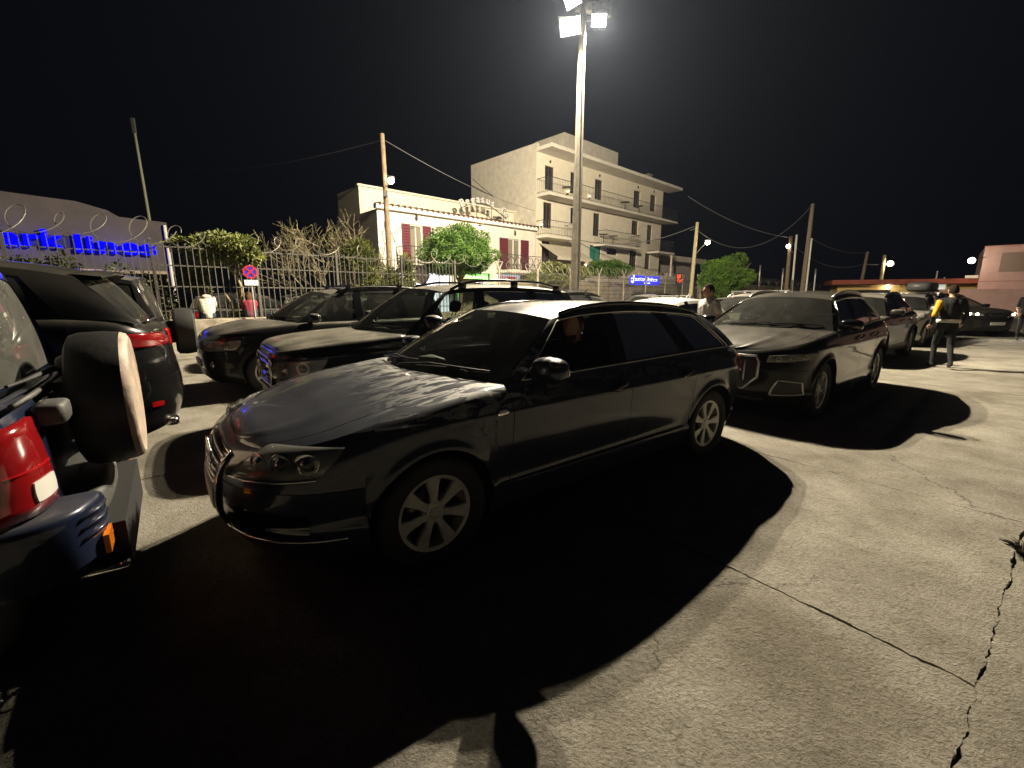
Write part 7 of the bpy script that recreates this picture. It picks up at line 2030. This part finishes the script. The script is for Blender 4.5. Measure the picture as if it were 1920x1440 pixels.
def stand(h=1.75, stride=0.0, arms=0.10, lean=0.0):
    k = h / 1.75; q = lambda *p: (p[0] * k, p[1] * k, p[2] * k)
    return dict(hipL=q(0.09, 0, 0.93), hipR=q(-0.09, 0, 0.93), kneeL=q(0.10, -0.08 * (stride > 0) - stride * 0.35, 0.50), kneeR=q(-0.10, -0.02 + stride * 0.10, 0.50), ankL=q(0.10, -stride * 0.5, 0.085), ankR=q(-0.10, stride * 0.75, 0.085 + stride * 0.18),
        toeL=q(0.12, -stride * 0.5 - 0.17, 0.04), toeR=q(-0.12, stride * 0.75 - 0.15, 0.04 + stride * 0.05), shL=q(0.185, -lean, 1.42), shR=q(-0.185, -lean, 1.42), elL=q(0.22 + arms, 0.06 + stride * 0.3, 1.14), elR=q(-0.22 - arms, 0.04 - stride * 0.2, 1.14),
        wrL=q(0.22 + arms * 0.7, -0.10 + stride * 0.3, 0.93), wrR=q(-0.22 - arms * 0.7, -0.12 - stride * 0.3, 0.95), neck=q(0, -0.01 - lean * 1.1, 1.50), head=q(0, -0.03 - lean * 1.2, 1.635))
def sit(h=1.0, lean=0.0, rec=0.0):
    """seat surface at z = 0"""
    q = lambda *p: (p[0] * h, p[1] * h, p[2] * h)
    return dict(hipL=q(0.09, 0, 0.10), hipR=q(-0.09, 0, 0.10), kneeL=q(0.12, -0.42, 0.13), kneeR=q(-0.12, -0.42, 0.13), ankL=q(0.12, -0.52, -0.30), ankR=q(-0.12, -0.50, -0.30), toeL=q(0.13, -0.68, -0.34), toeR=q(-0.13, -0.66, -0.34),
        shL=q(0.18, -lean + rec, 0.56), shR=q(-0.18, -lean + rec, 0.56), elL=q(0.25, -0.18 - lean + rec, 0.33), elR=q(-0.25, -0.18 - lean + rec, 0.33), wrL=q(0.14, -0.40 - lean * 0.5, 0.30), wrR=q(-0.14, -0.40 - lean * 0.5, 0.30), neck=q(0, -0.02 - lean * 1.3 + rec, 0.64), head=q(0, -0.05 - lean * 1.7 + rec, 0.775))
BLK = cloth('black', (0.012, 0.012, 0.014)); DGR = cloth('dark_grey', (0.03, 0.03, 0.032)); WHT = cloth('white', (0.62, 0.60, 0.54)); RED = cloth('wine_red', (0.22, 0.025, 0.045)); BLU = cloth('grey_blue', (0.13, 0.15, 0.18)); JEAN = cloth('denim', (0.04, 0.055, 0.09)); YEL = cloth('orange_yellow', (0.75, 0.33, 0.02)); SHOE = cloth('shoe', (0.03, 0.03, 0.03))
def wear(top, legs, sleeve=None, arm=SKIN, fore=SKIN, shins=None):
    return dict(torso=top, sleeve=sleeve or top, arm=arm, forearm=fore, hips=legs, legs=legs, shins=shins or legs, shoe=SHOE)
# the driver of the estate car, window down
hx = HERO['root']; sx = A6['xcb'] + A6['seat_x']
def incar(C, x, y, z):
    p = C['root'].location; a = C['root'].rotation_euler[2]
    return (p.x + x * math.cos(a) - y * math.sin(a), p.y + x * math.sin(a) + y * math.cos(a), z)
person('bearded man in a black top sitting at the wheel of the estate car', incar(HERO, 1.42, -0.42, 0.52), LANE - R(90), sit(0.97, -0.02, 0.09), wear(BLK, DGR, arm=BLK, fore=BLK), hair=(0.05, 0.022, 0.012), bald=0.25, beard=True, head_turn=R(12), head_tilt=R(14))
person('faint driver behind the side window of the compact off-roader', incar(YETI, 1.20, -0.36, 0.66), 0.70 - R(90), sit(0.97, -0.02, 0.10), wear(DGR, DGR, arm=DGR, fore=SKIN), voxel=0.022)
# the man standing between the cars
person('dark haired man in a white shirt standing behind the estate car tail', (3.52, 7.95, 0), R(-72), stand(1.70, 0.0, 0.05), wear(WHT, DGR), head_turn=R(-8))
# walking attendant
BLK2 = cloth('backlit_black', (0.005, 0.005, 0.006))  # dark clothes deepened to black, his backlit silhouette put into the colour
WALK = person('man in dark clothes with one orange yellow sleeve walking at the right', (9.10, 9.2, 0), R(150), stand(1.72, 0.30, 0.06), dict(wear(BLK2, BLK2, arm=BLK2, fore=BLK2, shins=BLK2), sleeveL=YEL, armL=YEL), voxel=0.015)
wb_ = MB(); wb_.lathe([(0.165, -0.035), (0.172, 0.0), (0.165, 0.035)], 24, 'Z', c=(0, 0, 0.99)); ob = wb_.build('waist_band', WHT, WALK, smooth=True); ob.scale = (1.12, 0.80, 1)
person('man in black standing beside the lit headlights at the right edge', (17.55, 15.1, 0), R(-30), stand(1.74, 0.05, 0.03), wear(BLK, BLK, arm=BLK), voxel=0.02)
# people on the wall
t, z = onwall(391, 590, 15.0)
SW1 = person('person in a pale hooded jacket sitting hunched on the low wall, seen from behind', tw(t, 14.98, 0.88), SA + R(180), sit(0.95, 0.09), wear(cloth('cream', (0.56, 0.53, 0.43)), JEAN, arm=cloth('cream', (0, 0, 0)), fore=cloth('cream', (0, 0, 0))), hair=(0.015, 0.012, 0.01), bulk=1.15)
m = MB(); m.ellipsoid((0, -0.02, 0.60), (0.125, 0.085, 0.06), 14, 8); m.build('hood', MATS['cloth_cream'], SW1, smooth=True)
t, z = onwall(470, 588, 15.0)
SW2 = person('brown haired person in a wine red top sitting on the low wall', tw(t, 14.98, 0.88), SA + R(170), sit(0.80, 0.02), wear(RED, JEAN, arm=RED, fore=RED), hair=(0.08, 0.045, 0.02), hair_long=True)
t, z = onwall(452, 560, 15.55)
person('woman in a grey blue top standing behind the bars', tw(t, 15.55, 0.0), SA + R(20), stand(1.68, 0, 0.08), wear(BLU, JEAN), hair=(0.22, 0.14, 0.06), hair_long=True)

# ------------------------------------------------------------------ thin haze added to give the lamps a glow
def haze():
    m = MB(); x0, x1, y0, y1, z0, z1 = -152, 152, -62, 222, -1.05, 14.6
    m.box(((x0 + x1) / 2, (y0 + y1) / 2, (z0 + z1) / 2), (x1 - x0, y1 - y0, z1 - z0))
    mt = bpy.data.materials.new('lamp_glow_haze'); mt.use_nodes = True; nt = mt.node_tree
    nt.nodes.remove(nt.nodes['Principled BSDF'])
    v = nt.nodes.new('ShaderNodeVolumePrincipled'); v.inputs['Color'].default_value = (0.62, 0.74, 1.0, 1); v.inputs['Density'].default_value = 0.00026; v.inputs['Anisotropy'].default_value = 0.6
    nt.links.new(v.outputs[0], nt.nodes['Material Output'].inputs['Volume'])
    o = m.build('haze', mt); tag(o, kind='stuff')
haze()
SC.cycles.volume_bounces = 0
